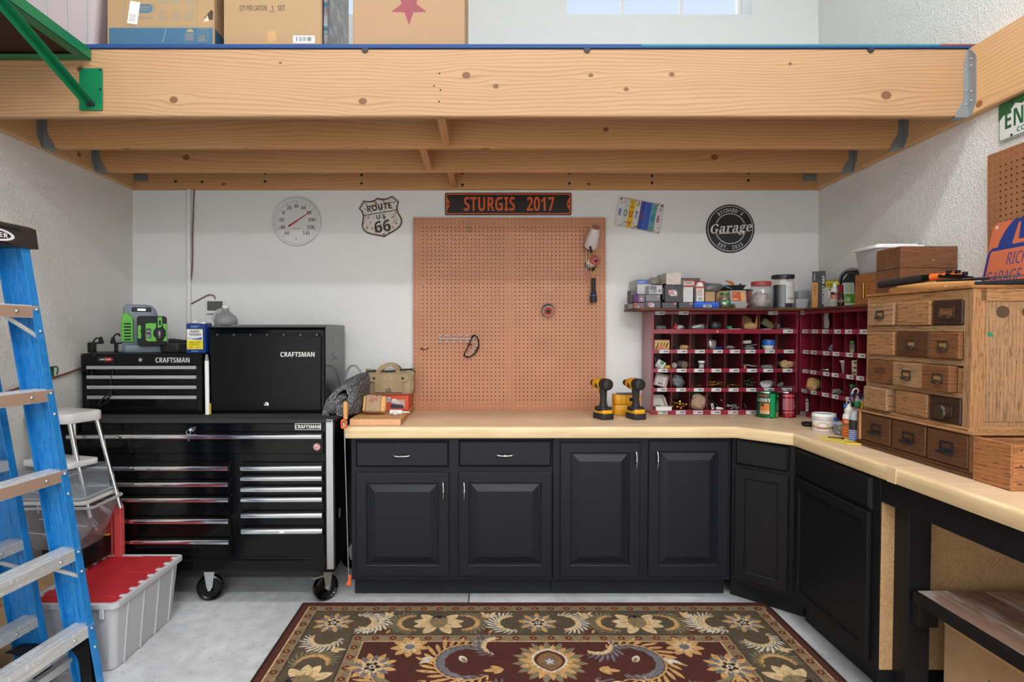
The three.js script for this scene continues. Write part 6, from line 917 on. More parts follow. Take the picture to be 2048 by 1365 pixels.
  { const t = thing('tool_tray', 'black plastic tray of tools with an orange plug, on the wide cardboard box', 'tray', [bx(1465, 3.66), by(582, 3.62) + 0.001, -3.68]); part('tray', bin(0.11, 0.08, 0.15, 0.1, 0.035, 0.003, 0.01), M.blackSoft, t); part('orange_plug', [cbox(0.035, 0.014, 0.016, 0.004).rotateZ(-0.4).translate(0.0, 0.052, 0), rod(V(-0.018, 0.062, 0), V(-0.034, 0.066, 0), 0.003, 6), rod(V(-0.014, 0.058, 0), V(-0.032, 0.058, 0), 0.003, 6)], M.orange, t); part('blade', cbox(0.012, 0.05, 0.02, 0.003).rotateZ(-0.4).translate(0.04, 0.022, 0.02), std(0x4a5566, 0.4), t); part('grey_lever', cbox(0.075, 0.006, 0.02, 0.002).rotateZ(-0.4).translate(-0.05, 0.026, 0.04), M.galv, t); }
  const jar = (n, label, px, d, r, h, lidH, glassM, lidM, fill) => { const t = thing(n, label, 'jar', [bx(px, d), TOPY, -d]); part('glass', lathe([[0, 0.001], [r * 0.82, 0.001], [r * 0.95, 0.008], [r, h * 0.2], [r, h * 0.62], [r * 0.9, h * 0.78], [r * 0.76, h * 0.86], [r * 0.76, h - lidH * 0.5], [r * 0.73, h - lidH * 0.5], [r * 0.73, h * 0.86], [r * 0.86, h * 0.77], [r * 0.96, h * 0.6], [r * 0.96, h * 0.2], [r * 0.9, 0.012], [0, 0.006]], 30, 0.6), glassM, t); part('lid', lathe([[0, h], [r * 0.78, h], [r * 0.81, h - 0.002], [r * 0.81, h - lidH], [r * 0.78, h - lidH], [0, h - lidH * 0.5]], 30, 0.6), lidM, t); if (fill) part('contents', lump(r * 1.72, fill[1], r * 1.72, 221, 0.3, 3, true).translate(0, 0.008, 0), fill[0], t); return t; };
  { const j = jar('glass_jar', 'little glass jar with a green metal lid and green label', 1449.5, 3.55, 0.034, 0.092, 0.01, M.glass, std(0x1f7f4b, 0.3, { metalness: 0.4 }), [std(0xb0a37c, 0.7), 0.055]); part('label', onSheet(new THREE.CylinderGeometry(0.0345, 0.0345, 0.034, 20, 1, true, -0.9, 1.6), region(50, 34, (c, w, h) => { bg(c, w, h, '#1f6a42'); c.fillStyle = '#d9d9d2'; c.beginPath(); c.ellipse(14, 20, 12, 8, 0.4, 0, 7); c.fill(); c.fillStyle = '#8fd0ac'; c.beginPath(); c.arc(32, 12, 6, 0, 7); c.fill(); })).translate(0, 0.034, 0), M.print, j); }
  { const t = thing('clear_tub', 'slanting clear plastic tub with an orange label', 'tub', [bx(1480, 3.54), TOPY, -3.545]); part('tub', bin(0.062, 0.05, 0.085, 0.06, 0.03, 0.002, 0.008), M.frost, t); const lid = part('lid', [rbox(0.096, 0.085, 0.018, 0.006)], M.frost, t); lid.rotation.x = -0.25; lid.position.set(-0.004, 0.026, -0.006); part('label', sticker(0.076, 0.06, region(76, 60, (c, w, h) => { bg(c, w, h, '#bd5426'); c.fillStyle = '#d3a05c'; c.fillRect(w * 0.68, 0, w * 0.32, h); c.fillStyle = '#e2caa2'; c.fillRect(6, 10, 20, 3); say(c, 'BRAD', 18, 48, 10, '#eedfc8'); })).translate(0, 0.046, 0.0098), M.print, lid); }
  { const t = thing('red_canister', 'red canister with a black lid, mostly hidden behind the red lidded jar', 'canister', [bx(1494, 3.66), TOPY, -3.68]); part('can', cyl(0.035, 0.037, 0.11, 24), std(0xa01722, 0.35), t); part('lid', cyl(0.042, 0.042, 0.012, 24).translate(0, 0.11, 0), M.blackSatin, t); }
  jar('glass_jar', 'fat glass jar with a faded red lid and small hardware inside', 1521.5, 3.58, 0.07, 0.162, 0.026, phy(0xffffff, 0.03, { transmission: 0.95, thickness: 0, ior: 1.45 }), std(0xa63e3c, 0.5), [std(0x8f807c, 0.6), 0.095]);
  { const d = 3.59, r = 0.061, h = by(551, d) - TOPY, t = thing('canister', 'tall clear canister with a flat black lid, white label and dark contents', 'canister', [bx(1565, d), TOPY, -d]); part('glass', lathe([[0, 0.001], [r - 0.004, 0.001], [r, 0.006], [r, h - 0.02], [r - 0.003, h - 0.02], [r - 0.003, 0.008], [0, 0.004]], 32, 0.5), M.glass, t); part('contents', [cyl(r - 0.005, r - 0.005, h * 0.66, 28).translate(0, 0.009, 0)], std(0x3b3d44, 0.3, { metalness: 0.2 }), t); part('lid', lathe([[0, h], [r + 0.001, h], [r + 0.003, h - 0.003], [r + 0.003, h - 0.02], [r, h - 0.022], [0, h - 0.022]], 32, 0.6), std(0x1b1b22, 0.45), t);
    part('label', onSheet(new THREE.CylinderGeometry(r + 0.0006, r + 0.0006, h * 0.62, 24, 1, true, -0.2, 1.25), region(80, 130, (c, w, hh) => { bg(c, w, hh, '#cfcfcd'); c.fillStyle = '#9a9a98'; c.fillRect(4, 32, w - 8, 1.5); c.fillRect(4, 46, w - 8, 1.5); c.fillRect(62, 70, 5, 14); say(c, 'LANDERS', 42, 98, 15, '#33333b', 'serif', 0.9); scribble(c, 24, 106, 34, 2, 4, '#888'); })).translate(0, h * 0.47, 0), M.print, t); }
  const c1 = single('plastic_cup', bin(0.07, 0.07, 0.082, 0.082, 0.058, 0.002, 0.012), M.frost, 'shallow clear plastic cup on the board beside the tall canister', 'cup', [bx(1602, 3.6), TOPY + 0.0005, -3.62]);
  dup(c1, [bx(1611, 3.66), TOPY + 0.001, -3.71], 0, 'taller looking clear plastic cup behind the shallow one, against the orange book').scale.set(0.9, 1.9, 0.9);
}
// ---------- on the board over the side unit ----------
{
  const X = (px, d) => bx(px, d), Y = (py, d) => by(py, d);
  const d1 = 3.5;
  const book = (name, label, p0, p1, py, d, dep, body, draw, k = 500) => { const w = (X(p1, d) - X(p0, d)) * 0.92, h = Y(py, d) - TOPY, t = thing(name, label, 'book', [(X(p0, d) + X(p1, d)) / 2 + Math.sin(0.5) * dep / 2, TOPY, -d - Math.cos(0.5) * dep / 2], -0.5); part('cover', cbox(w, h, dep, 0.002).translate(0, h / 2, 0), body, t); part('pages', lim(-w / 2 + 0.003, w / 2 - 0.003, h - 0.001, h + 0.0006, -dep / 2 + 0.006, dep / 2 - 0.004, 0.0002), M.white, t); part('spine_print', sticker(w * 0.97, h * 0.985, region(Math.max(28, w * k), h * k, draw)).translate(0, h / 2, dep / 2 + 0.0006), M.print, t); return t; };
  book('book', 'thick book with an orange and black spine at the inner corner', 1623.5, 1635.5, 543, d1, 0.17, std(0xb4752e, 0.5), (c, w, h) => { c.fillStyle = '#b9792f'; c.fillRect(0, 0, w, h); c.fillStyle = '#232223'; c.fillRect(0, 0, w, h * 0.3); c.fillStyle = '#b9b9b9'; c.fillRect(w * 0.35, h * 0.05, w * 0.12, h * 0.2); c.strokeStyle = '#3a2a18'; c.lineWidth = 2; c.beginPath(); c.arc(w * 0.5, h * 0.47, w * 0.2, 1, 6); c.moveTo(w * 0.5, h * 0.5); c.lineTo(w * 0.5, h * 0.62); c.stroke(); });
  book('book', 'black book with a white title down its spine, next to the orange one', 1636.3, 1650, 542.5, d1, 0.19, std(0x1c2023, 0.5), (c, w, h) => { c.fillStyle = '#1c2124'; c.fillRect(0, 0, w, h); c.save(); c.translate(w * 0.7, h * 0.5); c.rotate(-Math.PI / 2); say(c, 'POCKET REF', 0, 0, w * 0.42, '#d6d8da', 'sans-serif', 1.25); c.restore(); });
  { const t = thing('case', 'black and yellow plastic case leaning behind the glue bottle', 'case', [X(1664, 3.56), TOPY, -3.58]); part('case', cbox(0.115, 0.17, 0.045, 0.006).translate(0, 0.086, 0), M.blackSoft, t); part('yellow_label', sticker(0.09, 0.05, region(90, 50, (c, w, h) => { c.fillStyle = '#d3bf1e'; c.fillRect(0, 0, w, h); scribble(c, 8, 6, 60, 1, 8, '#555'); say(c, 'LENOX', 40, 25, 17, '#222', 'sans-serif', 1, 'italic bold'); scribble(c, 12, 38, 60, 1, 8, '#a33'); })).translate(-0.004, 0.141, 0.0232), M.print, t); }
  single('leaflet', [lim(-0.006, -0.001, 0, 0.12, -0.05, 0.05, 0.001), lim(0.0005, 0.0045, 0, 0.1, -0.05, 0.05, 0.001)], M.white, 'thin white leaflets standing between the black book and the glue bottle', 'leaflet', [X(1654, 3.47), TOPY + 0.0004, -3.5]);
  { const d = 3.36, h = Y(571, d) - TOPY, t = thing('glue_bottle', 'white glue bottle with an orange and black label and a curved tube', 'bottle', [X(1668.5, d), TOPY, -d]); t.scale.y = 1.18; part('bottle', lathe([[0, 0], [0.021, 0], [0.0225, 0.003], [0.0225, 0.075], [0.018, 0.09], [0.008, 0.096], [0.008, 0.106], [0, 0.106]], 22, 0.6), M.white, t); part('cap', lathe([[0.0085, 0.094], [0.0105, 0.095], [0.009, 0.112], [0.004, 0.118], [0, 0.118]], 14), M.white, t); part('label', onSheet(new THREE.CylinderGeometry(0.0228, 0.0228, 0.066, 20, 1, true, -1.5, 2.6), region(66, 66, (c, w, hh) => { c.fillStyle = '#d8d6d3'; c.fillRect(0, 0, w, hh); c.fillStyle = '#232323'; c.fillRect(0, 0, w, 13); c.fillStyle = '#c4512a'; c.fillRect(0, 13, w, 20); say(c, 'TITE', 34, 7, 10, '#eee'); scribble(c, 8, 17, 50, 3, 5, '#f0c9b0'); scribble(c, 8, 38, 50, 5, 5, '#888'); })).translate(0, 0.04, 0), M.print, t); }
  { const d = 3.46, t = thing('fret_saw', 'black tool with a pale curved handle arching above the glue bottle', 'tool', [0, 0, 0]); part('arch', tube([[1669, 566], [1672, 553], [1680, 544], [1692, 540], [1702, 541], [1711, 544]].map(([a, b], i) => V(X(a, d - i * 0.03), Y(b, d - i * 0.03), -(d - i * 0.03))), 0.006, 40, 8), M.galv, t); part('inner_arch', tube([[1672, 568], [1675, 555], [1684, 547], [1698, 545], [1711, 548]].map(([a, b], i) => V(X(a, d - i * 0.03), Y(b, d - i * 0.03), -(d - i * 0.03))), 0.007, 40, 8), M.blackSoft, t); part('body', ext(poly([[1678, 566], [1690, 548], [1711, 547], [1712, 572], [1690, 569]].map(([a, b]) => [X(a, 3.42), Y(b, 3.42)])), 0.03, 0.004, 3).translate(0, 0, -3.44), M.blackSoft, t); part('foot', lim(X(1690, 3.42), X(1700, 3.42), TOPY + 0.001, Y(566, 3.42), -3.44, -3.41, 0.002), M.blackSoft, t); }
  { const d = 3.30, t = thing('cola_tin', 'small red tin with white script lettering behind the brown bottle', 'tin', [X(1692, d), TOPY, -d - 0.03]); const w = 0.052, h = 0.125; part('tin', rbox(w, h, 0.04, 0.006), std(0x8a1a22, 0.35), t); part('script_print', sticker(w * 0.94, h * 0.94, region(50, 100, (c, W, H) => { c.fillStyle = '#8d1b24'; c.fillRect(0, 0, W, H); c.save(); c.translate(26, 42); c.rotate(-0.2); say(c, 'Coca', 6, 0, 26, '#e6dfdf', 'serif', 0.95, 'italic bold'); c.restore(); })).translate(0, h / 2, 0.0206), M.print, t); }
  { const d = 3.21, h = Y(565, d) - TOPY, t = thing('seed_packet', 'green and white printed packet leaning on the wooden box', 'packet', [X(1700, d), TOPY, -d]); const q = part('packet', sticker(0.056, h * 1.0, region(60, 130, (c, W, H) => { c.fillStyle = '#cfd3c8'; c.fillRect(0, 0, W, H); c.fillStyle = '#9fb48f'; c.fillRect(8, 6, 40, 44); scribble(c, 10, 12, 36, 5, 7, '#d9ddd2'); c.fillStyle = '#5e9c2c'; c.fillRect(4, 62, 54, 50); c.fillStyle = '#b7d49a'; c.beginPath(); c.arc(20, 92, 14, 0, 7); c.fill(); c.fillStyle = '#dfe4da'; c.fillRect(0, 112, W, 18); }), 0.003).translate(0, h / 2, 0), M.print, t); q.rotation.x = -0.12; }
  { const d = 3.24, t = thing('amber_bottle', 'small dark brown bottle between the glue bottle and the packet', 'bottle', [X(1683, d), TOPY, -d]); part('bottle', lathe([[0, 0], [0.016, 0], [0.018, 0.003], [0.018, 0.042], [0.011, 0.056], [0.011, 0.062], [0, 0.062]], 20, 0.6), phy(0x3a2414, 0.12), t); part('cap', cyl(0.0125, 0.012, 0.012, 16).translate(0, 0.06, 0), M.bolt, t); part('label', cyl(0.0184, 0.0184, 0.012, 20, true).translate(0, 0.024, 0), std(0x8a6b50, 0.6), t); }
  { // wooden box with a brass latch
    const x0 = 1.875, x1 = 2.09, z0 = -3.035, z1 = -2.87, h = 0.151, t = thing('wooden_box', 'plain tan wooden box with a brass hinge and stamped letters, under the clear tote', 'box', [x0, TOPY, z0]);
    const D = x1 - x0, W = 0.165; part('box', muv(lim(0, D, 0, h, 0, W, 0.002), 'z'), std(0xf3c594, 0.6, { map: oakTex }), t);
    part('latch', [lim(-0.004, 0, h * 0.2, h * 0.72, W * 0.36, W * 0.46, 0.001), cyl(0.005, 0.005, h * 0.5, 10).translate(-0.005, h * 0.2, W * 0.47), lim(-0.006, 0, h * 0.3, h * 0.6, W * 0.52, W * 0.6, 0.001)], M.brass, t);
    for (let i = 0; i < 6; i++) part('stamped_letter', cbox(0.001, 0.012, 0.007, 0.0002).rotateX(0.3).translate(-0.0004, h * 0.78 - i * 0.011, 0.02 + i * 0.012), std(0x5e3d22, 0.7), t);
    const s = thing('clear_tote', 'shallow clear plastic tote with a white lid on the wooden box', 'tote', [x0 + D / 2, TOPY + h + 0.001, z0 + 0.0825]);
    part('tub', bin(0.19, 0.15, 0.215, 0.185, 0.115, 0.003, 0.015), M.frost, s); part('lid', [rbox(0.235, 0.014, 0.205, 0.018).translate(0, 0.114, 0), rbox(0.2, 0.008, 0.17, 0.018).translate(0, 0.127, 0)], M.white, s);
    single('cloth_roll', lump(0.12, 0.05, 0.12, 301, 0.25), std(0x8a5a62, 0.8), 'dusky pink cloth bundle seen through the clear tote', 'cloth', [x0 + D / 2, TOPY + h + 0.006, z0 + 0.09]);
  }
}
// ---------- old oak card catalogue on the side worktop ----------
const UX = 1.69, LX = 1.66;
{
  const u0 = -2.657, u1 = -2.089, UY0 = 1.094, UY1 = 1.602, t = thing('card_catalogue', 'worn oak card catalogue of twelve mismatched drawers standing on its darker base', 'card catalogue', [UX, UY0, u0], 0);
  // local: x into the cabinet, z towards the eye from the far end
  const W = u1 - u0, H = UY1 - UY0, D = XR - UX - 0.012;
  part('carcass', [muv(lim(0.03, D, 0.004, H - 0.03, 0.004, W - 0.004, 0.001), 'y')], M.oak, t);
  const side = part('side_panel', muv(lim(0.03, D, 0.03, H - 0.055, W - 0.006, W - 0.001, 0.001), 'y', 0.3, 0.1), M.oak, t);
  for (const [y, z, sy] of [[0.33, 0.028, 0.02], [0.285, 0.014, 0.008], [0.255, 0.018, 0.007], [0.4, 0.02, 0.006]]) part('green_paint', ext(poly([[0, 0], [sy * 1.4, -sy * 0.1], [sy * 0.4, sy]]), 0.0006).translate(0.04 + z - 0.012, y, W - 0.0012), std(0x1f7a58, 0.6), side);
  for (const [x, y] of [[0.11, 0.42], [0.2, 0.42]]) part('dark_spot', lathe([[0, 0], [0.022, 0], [0.021, 0.0006], [0, 0.0006]], 16).rotateX(Math.PI / 2).scale(1.1, 1, 1).translate(x, y - 0.005, W - 0.0012), std(0x4c3a26, 0.6), side);
  part('frame_stile', muv(lim(0, 0.032, 0, H - 0.012, W - 0.032, W, 0.002), 'y'), M.oak, t); part('frame_stile', muv(lim(0, 0.032, 0, H - 0.012, 0, 0.02, 0.002), 'y', 0.5), M.oak, t);
  part('corner_post', muv(lim(0, 0.05, 0, H - 0.012, W - 0.002, W + 0.004, 0.001), 'y', 0.2, 0.3), M.oakPale, t);
  part('top_rail', muv(lim(0, 0.03, H - 0.052, H - 0.012, 0.02, W - 0.032, 0.002), 'z'), M.oakPale, t); part('side_rail', muv(lim(0.03, D, H - 0.056, H - 0.012, W - 0.004, W + 0.004, 0.001), 'x'), M.oakPale, t);
  part('top_board', muv(lim(-0.006, D + 0.004, H - 0.011, H, -0.006, W + 0.008, 0.002), 'z'), std(0xffdfb4, 0.5, { map: oakTex }), t);
  part('frame_stile', muv(lim(0.002, 0.03, 0, H - 0.06, 0.2, 0.212, 0.001), 'y'), M.oakMid, t);
  part('base_moulding', [muv(lim(-0.008, 0.03, -0.006, 0.008, -0.004, W + 0.01, 0.003), 'z'), muv(lim(0.03, D, -0.006, 0.012, W - 0.002, W + 0.012, 0.004), 'x')], M.oakPale, t);
  // drawers: far edge px, near edge px, top and bottom at the far edge from the survey, on the front plane
  const zAt = (px) => -(UX * F) / (px - PX) - u0, yAt = (py, z) => by(py, -(z + u0)) - UY0;
  const cells = [[[1735, 1789], [1794, 1859], [1862, 1935]], [[1735, 1790], [1794, 1859], [1861, 1938]], [[1735, 1789], [1794, 1853], [1853, 1925]], [[1735, 1785], [1792, 1856], [1860, 1935]]];
  const ys = [[0.37, 0.462], [0.246, 0.344], [0.126, 0.222], [0.012, 0.106]];
  for (const [a, b] of [[0.462, 0.47], [0.345, 0.369], [0.223, 0.245], [0.107, 0.125], [0, 0.011]]) part('frame_rail', muv(lim(0.001, 0.032, a, b, 0.02, W - 0.032, 0.002), 'z', a * 5, a * 3), M.oak, t);   // floor, top of each row
  const finish = [[M.oak, M.oakPale, M.oakBlack], [M.oakPale, M.oakDark, M.oakMid], [M.oakMid, M.oak, M.oakMid], [M.oak, M.oakPale, M.oakBlack]];
  const fit = [['frame', 'ghost', 'big'], ['ghost', 'frame', 'frame'], ['dark', 'frame', 'frame'], ['ghostknob', 'ghost', 'bigknob']];
  const proud = [[0.012, 0.008, 0.004], [0.012, 0.01, 0.014], [0.01, 0.022, 0.024], [0.026, 0.006, 0.004]];
  cells.forEach((row, r) => row.forEach(([p0, p1], c) => {
    let z0 = Math.max(0.022, zAt(p0)), z1 = Math.min(W - 0.034, zAt(p1)); const [y0, y1] = ys[r], k = proud[r][c], cz = (z0 + z1) / 2, cy = (y0 + y1) / 2, w = z1 - z0;
    if (r === 2 && c === 2) { z1 = W - 0.062; }
    const d = part('drawer', muv(lim(-k, 0.06, y0, y1, z0, z1, 0.004), 'z', r * 0.31 + c * 0.17, c * 0.4 + r * 0.13), finish[r][c], t);
    const F0 = fit[r][c], at = (g) => g.rotateY(-Math.PI / 2).translate(-k, cy, cz);
    if (F0.startsWith('frame') || F0.startsWith('big')) {
      const fw = F0.startsWith('big') ? 0.075 : 0.05, fh = F0.startsWith('big') ? 0.045 : 0.036, s = rrect(fw, fh, 0.003); s.holes.push(rrect(fw - 0.014, fh - 0.014, 0.001));
      part('label_frame', [at(ext(s, 0.003, 0.001, 3)), at(ext(poly([[-fw * 0.36, -fh / 2], [fw * 0.36, -fh / 2], [fw * 0.3, -fh / 2 + 0.006], [0, -fh / 2 + 0.014], [-fw * 0.3, -fh / 2 + 0.006]]), 0.014, 0.001, 3)), ...[-1, 1].map((q) => at(new THREE.SphereGeometry(0.003, 7, 5).translate(q * (fw / 2 - 0.002), 0, 0.004)))], M.oldBrass, d);
      part('label_card', at(cbox(fw - 0.013, fh - 0.013, 0.001, 0.0002).translate(0, 0, 0.0006)), F0.startsWith('big') ? M.oakMid : M.oakPale, d);
    }
    if (F0.startsWith('ghost')) part('label_mark', at(cbox(0.046, 0.034, 0.0008, 0.0002).translate(F0 === 'ghostknob' ? -0.004 : 0, -0.004, 0.0002)), M.oakPale, d);
    if (F0 === 'dark') part('label_mark', at(cbox(0.07, 0.026, 0.0008, 0.0002).translate(0, 0.004, 0.0002)), M.oakDark, d);
    if (F0 === 'bigknob') part('knob', at(lathe([[0, 0.03], [0.008, 0.031], [0.022, 0.028], [0.027, 0.022], [0.026, 0.014], [0.012, 0.008], [0.011, 0], [0, 0]], 24, 0.6).rotateX(Math.PI / 2).translate(0.008, -0.006, 0)), M.oldBrass, d);
  }));
  part('slot_box', muv(lim(0.004, 0.06, ys[2][0], ys[2][1] - 0.006, W - 0.059, W - 0.035, 0.002), 'y'), M.oakPale, t);
}
{
  const z0 = -2.672, z1 = -2.037, y0 = BT + 0.001, y1 = 1.092, t = thing('drawer_base', 'dark low oak base unit with three pull drawers, under the twelve-drawer catalogue', 'cabinet', [LX, y0, z0]);
  const W = z1 - z0, H = y1 - y0, D = XR - LX - 0.01;
  part('carcass', muv(lim(0.006, D, 0.02, H - 0.006, 0.004, W - 0.004, 0.001), 'z'), M.oakDark, t);
  part('top_board', muv(lim(-0.004, D, H - 0.006, H, -0.004, W + 0.004, 0.002), 'z'), M.oakPale, t);
  part('base_rail', [muv(lim(-0.006, 0.02, 0, 0.014, -0.004, W + 0.004, 0.002), 'z'), muv(lim(-0.002, 0.02, 0.014, 0.024, 0, W, 0.002), 'z')], M.oakDark, t);
  for (const z of [0, W - 0.016]) part('frame_stile', muv(lim(-0.001, 0.03, 0.02, H - 0.006, z, z + 0.016, 0.002), 'y'), M.oakMid, t);
  part('thin_stile', muv(lim(-0.002, 0.01, 0.024, H - 0.006, 0.018, 0.0215, 0.001), 'y'), std(0xd2a070, 0.5), t);
  const zAt = (px) => -(LX * F) / (px - PX) - z0;
  [[1727, 1780], [1786, 1851], [1855, 1936]].forEach(([a, b], i) => {
    const d0 = zAt(a), d1 = Math.min(W - 0.018, zAt(b)), cz = (d0 + d1) / 2, d = part('drawer', muv(lim(-0.003, 0.04, 0.028, H - 0.012, d0, d1, 0.003), 'z', i * 0.4, i * 0.2), M.oakDark, t);
    const s = rrect(0.062, 0.044, 0.003); s.holes.push(rrect(0.05, 0.032, 0.001)); const at = (g) => g.rotateY(-Math.PI / 2).translate(-0.003, 0.085, cz);
    part('pull', [at(ext(s, 0.003, 0.001, 3)), at(ext(poly([[-0.034, -0.022], [0.034, -0.022], [0.03, -0.012], [0.012, -0.009], [0, -0.001], [-0.012, -0.009], [-0.03, -0.012]]), 0.016, 0.001, 3))], std(0x26282b, 0.45, { metalness: 0.6 }), d);
  });
}
{ // open crate
  const t = thing('wooden_crate', 'rough open wooden crate at the near end of the catalogue base', 'crate', [1.652, BT + 0.001, -2.028]);
  const D = 0.445, W = 0.148, H = 0.148, k = 0.012;
  part('side_board', muv(lim(0, k, 0, H, 0, W, 0.002), 'z', 0.1, 0.05), M.crate, t); part('side_board', muv(lim(D - k, D, 0, H, 0, W, 0.002), 'z'), M.crate, t);
  part('end_board', muv(lim(k * 0.3, D, 0, H * 0.5 - 0.001, W - k, W + 0.001, 0.002), 'x', 0.4), M.crate, t); part('end_board', muv(lim(k * 0.3, D, H * 0.5, H, W - k, W + 0.001, 0.002), 'x', 0.8, 0.2), M.crate, t);
  part('end_board', muv(lim(k, D - k, 0, H * 0.96, 0.001, k, 0.002), 'x', 0.2, 0.4), M.crate, t); part('bottom_board', muv(lim(0.002, D - 0.002, -0.0005, 0.008, 0.002, W - 0.002, 0.001), 'x'), M.oakDark, t);
  for (const [x, y] of [[0.03, 0.13], [0.03, 0.08], [0.03, 0.022], [0.09, 0.12]]) part('nail', new THREE.SphereGeometry(0.003, 7, 5), M.bolt, t).position.set(x, y, W + 0.001);
}
// ---------- on top of the catalogue ----------
const CT1 = 1.6025;
{
  const t = thing('loppers', 'long handled loppers with black grips and orange collars lying on the catalogue', 'loppers', [0, 0, -0.043]);
  const P = (px, py, d) => V(bx(px, d), by(py, d), -d);
  part('grip', rod(P(1762, 570, 2.6), P(1848, 557.5, 2.4), 0.0155, 14, 0.0165), M.rubber, t); part('grip', new THREE.SphereGeometry(0.0155, 12, 8).translate(...P(1762, 570, 2.6).toArray()), M.rubber, t);
  part('shaft', rod(P(1846, 557.5, 2.4), P(1866, 555, 2.36), 0.0125, 12), M.blackSatin, t); part('collar', rod(P(1862, 555.5, 2.365), P(1882, 553.5, 2.33), 0.015, 14, 0.012), M.orange, t);
  part('linkage', [rod(P(1878, 553, 2.33), P(1944, 557, 2.18), 0.007, 8), rod(P(1880, 551, 2.33), P(1925, 553, 2.22), 0.006, 8)], M.blackSatin, t); part('orange_link', [rod(P(1884, 551.5, 2.32), P(1892, 551.5, 2.3), 0.0085, 8), rod(P(1902, 550, 2.28), P(1918, 551, 2.24), 0.007, 8)], M.orange, t);
  for (const [px, py, d] of [[1897, 549, 2.29], [1915, 549, 2.25], [1929, 552, 2.21]]) part('bolt', cyl(0.009, 0.009, 0.014, 6), M.black, t).position.copy(P(px, py, d));
  part('blade', ext(poly([[0, 0.01], [0.2, 0.02], [0.32, 0.006], [0.31, 0], [0.12, -0.008], [0, -0.006]]), 0.003, 0.0005, 4).rotateX(-Math.PI / 2).rotateY(-1.0).translate(...P(1925, 557, 2.2).add(V(0, -0.004, 0)).toArray()), std(0x55565a, 0.35, { metalness: 0.7 }), t);
  part('grip', rod(V(1.79, CT1 + 0.015, -2.62), V(1.99, CT1 + 0.018, -2.15), 0.014, 12), M.rubber, t); part('hook_blade', ext(poly([[0, 0], [0.1, 0.025], [0.16, 0.012], [0.08, -0.014]]), 0.006, 0.001, 4).rotateX(-Math.PI / 2 + 0.1).rotateY(-0.6).translate(...P(1872, 564, 2.33).toArray()), M.blackSatin, t);
  const handle = (n, px, r, x, label, len) => single(n, lathe([[0, 0], [r * 0.86, 0.001], [r, 0.008], [r, len * 0.5], [r * 0.9, len * 0.97], [0, len]], 22, 0.6).rotateX(Math.PI / 2), M.woodHandle, label, 'dowel', [x, CT1 + r + 0.001, -2.585], 0);
  handle('wooden_dowel', 1793, 0.0205, 1.79, 'thick pale wooden tool handle lying under the loppers', 0.29).rotation.set(TILT, 0.36, 0); handle('wooden_dowel', 1784, 0.012, 1.752, 'thin pale wooden handle beside the thick one under the loppers', 0.24).rotation.set(TILT, 0.3, 0);
  const b = thing('walnut_chest', 'dark brown wooden chest with a lid seam against the textured wall', 'chest', [1.86, TOPY, -2.85]);
  const W = XR - 1.86 - 0.006, D = 0.168, H = 0.249, L = 0.152;
  part('chest_body', muv(lim(0, W, 0, L - 0.001, 0, D, 0.002), 'x', 0.2), M.walnut, b); part('lid', muv(lim(0, W, L, H, 0, D, 0.002), 'x', 0.7, 0.3), M.walnut, b); part('chip', ext(poly([[0, 0], [0.018, 0.001], [0.008, 0.003]]), 0.0005).translate(0.14, 0.185, D), M.tan, b);
}
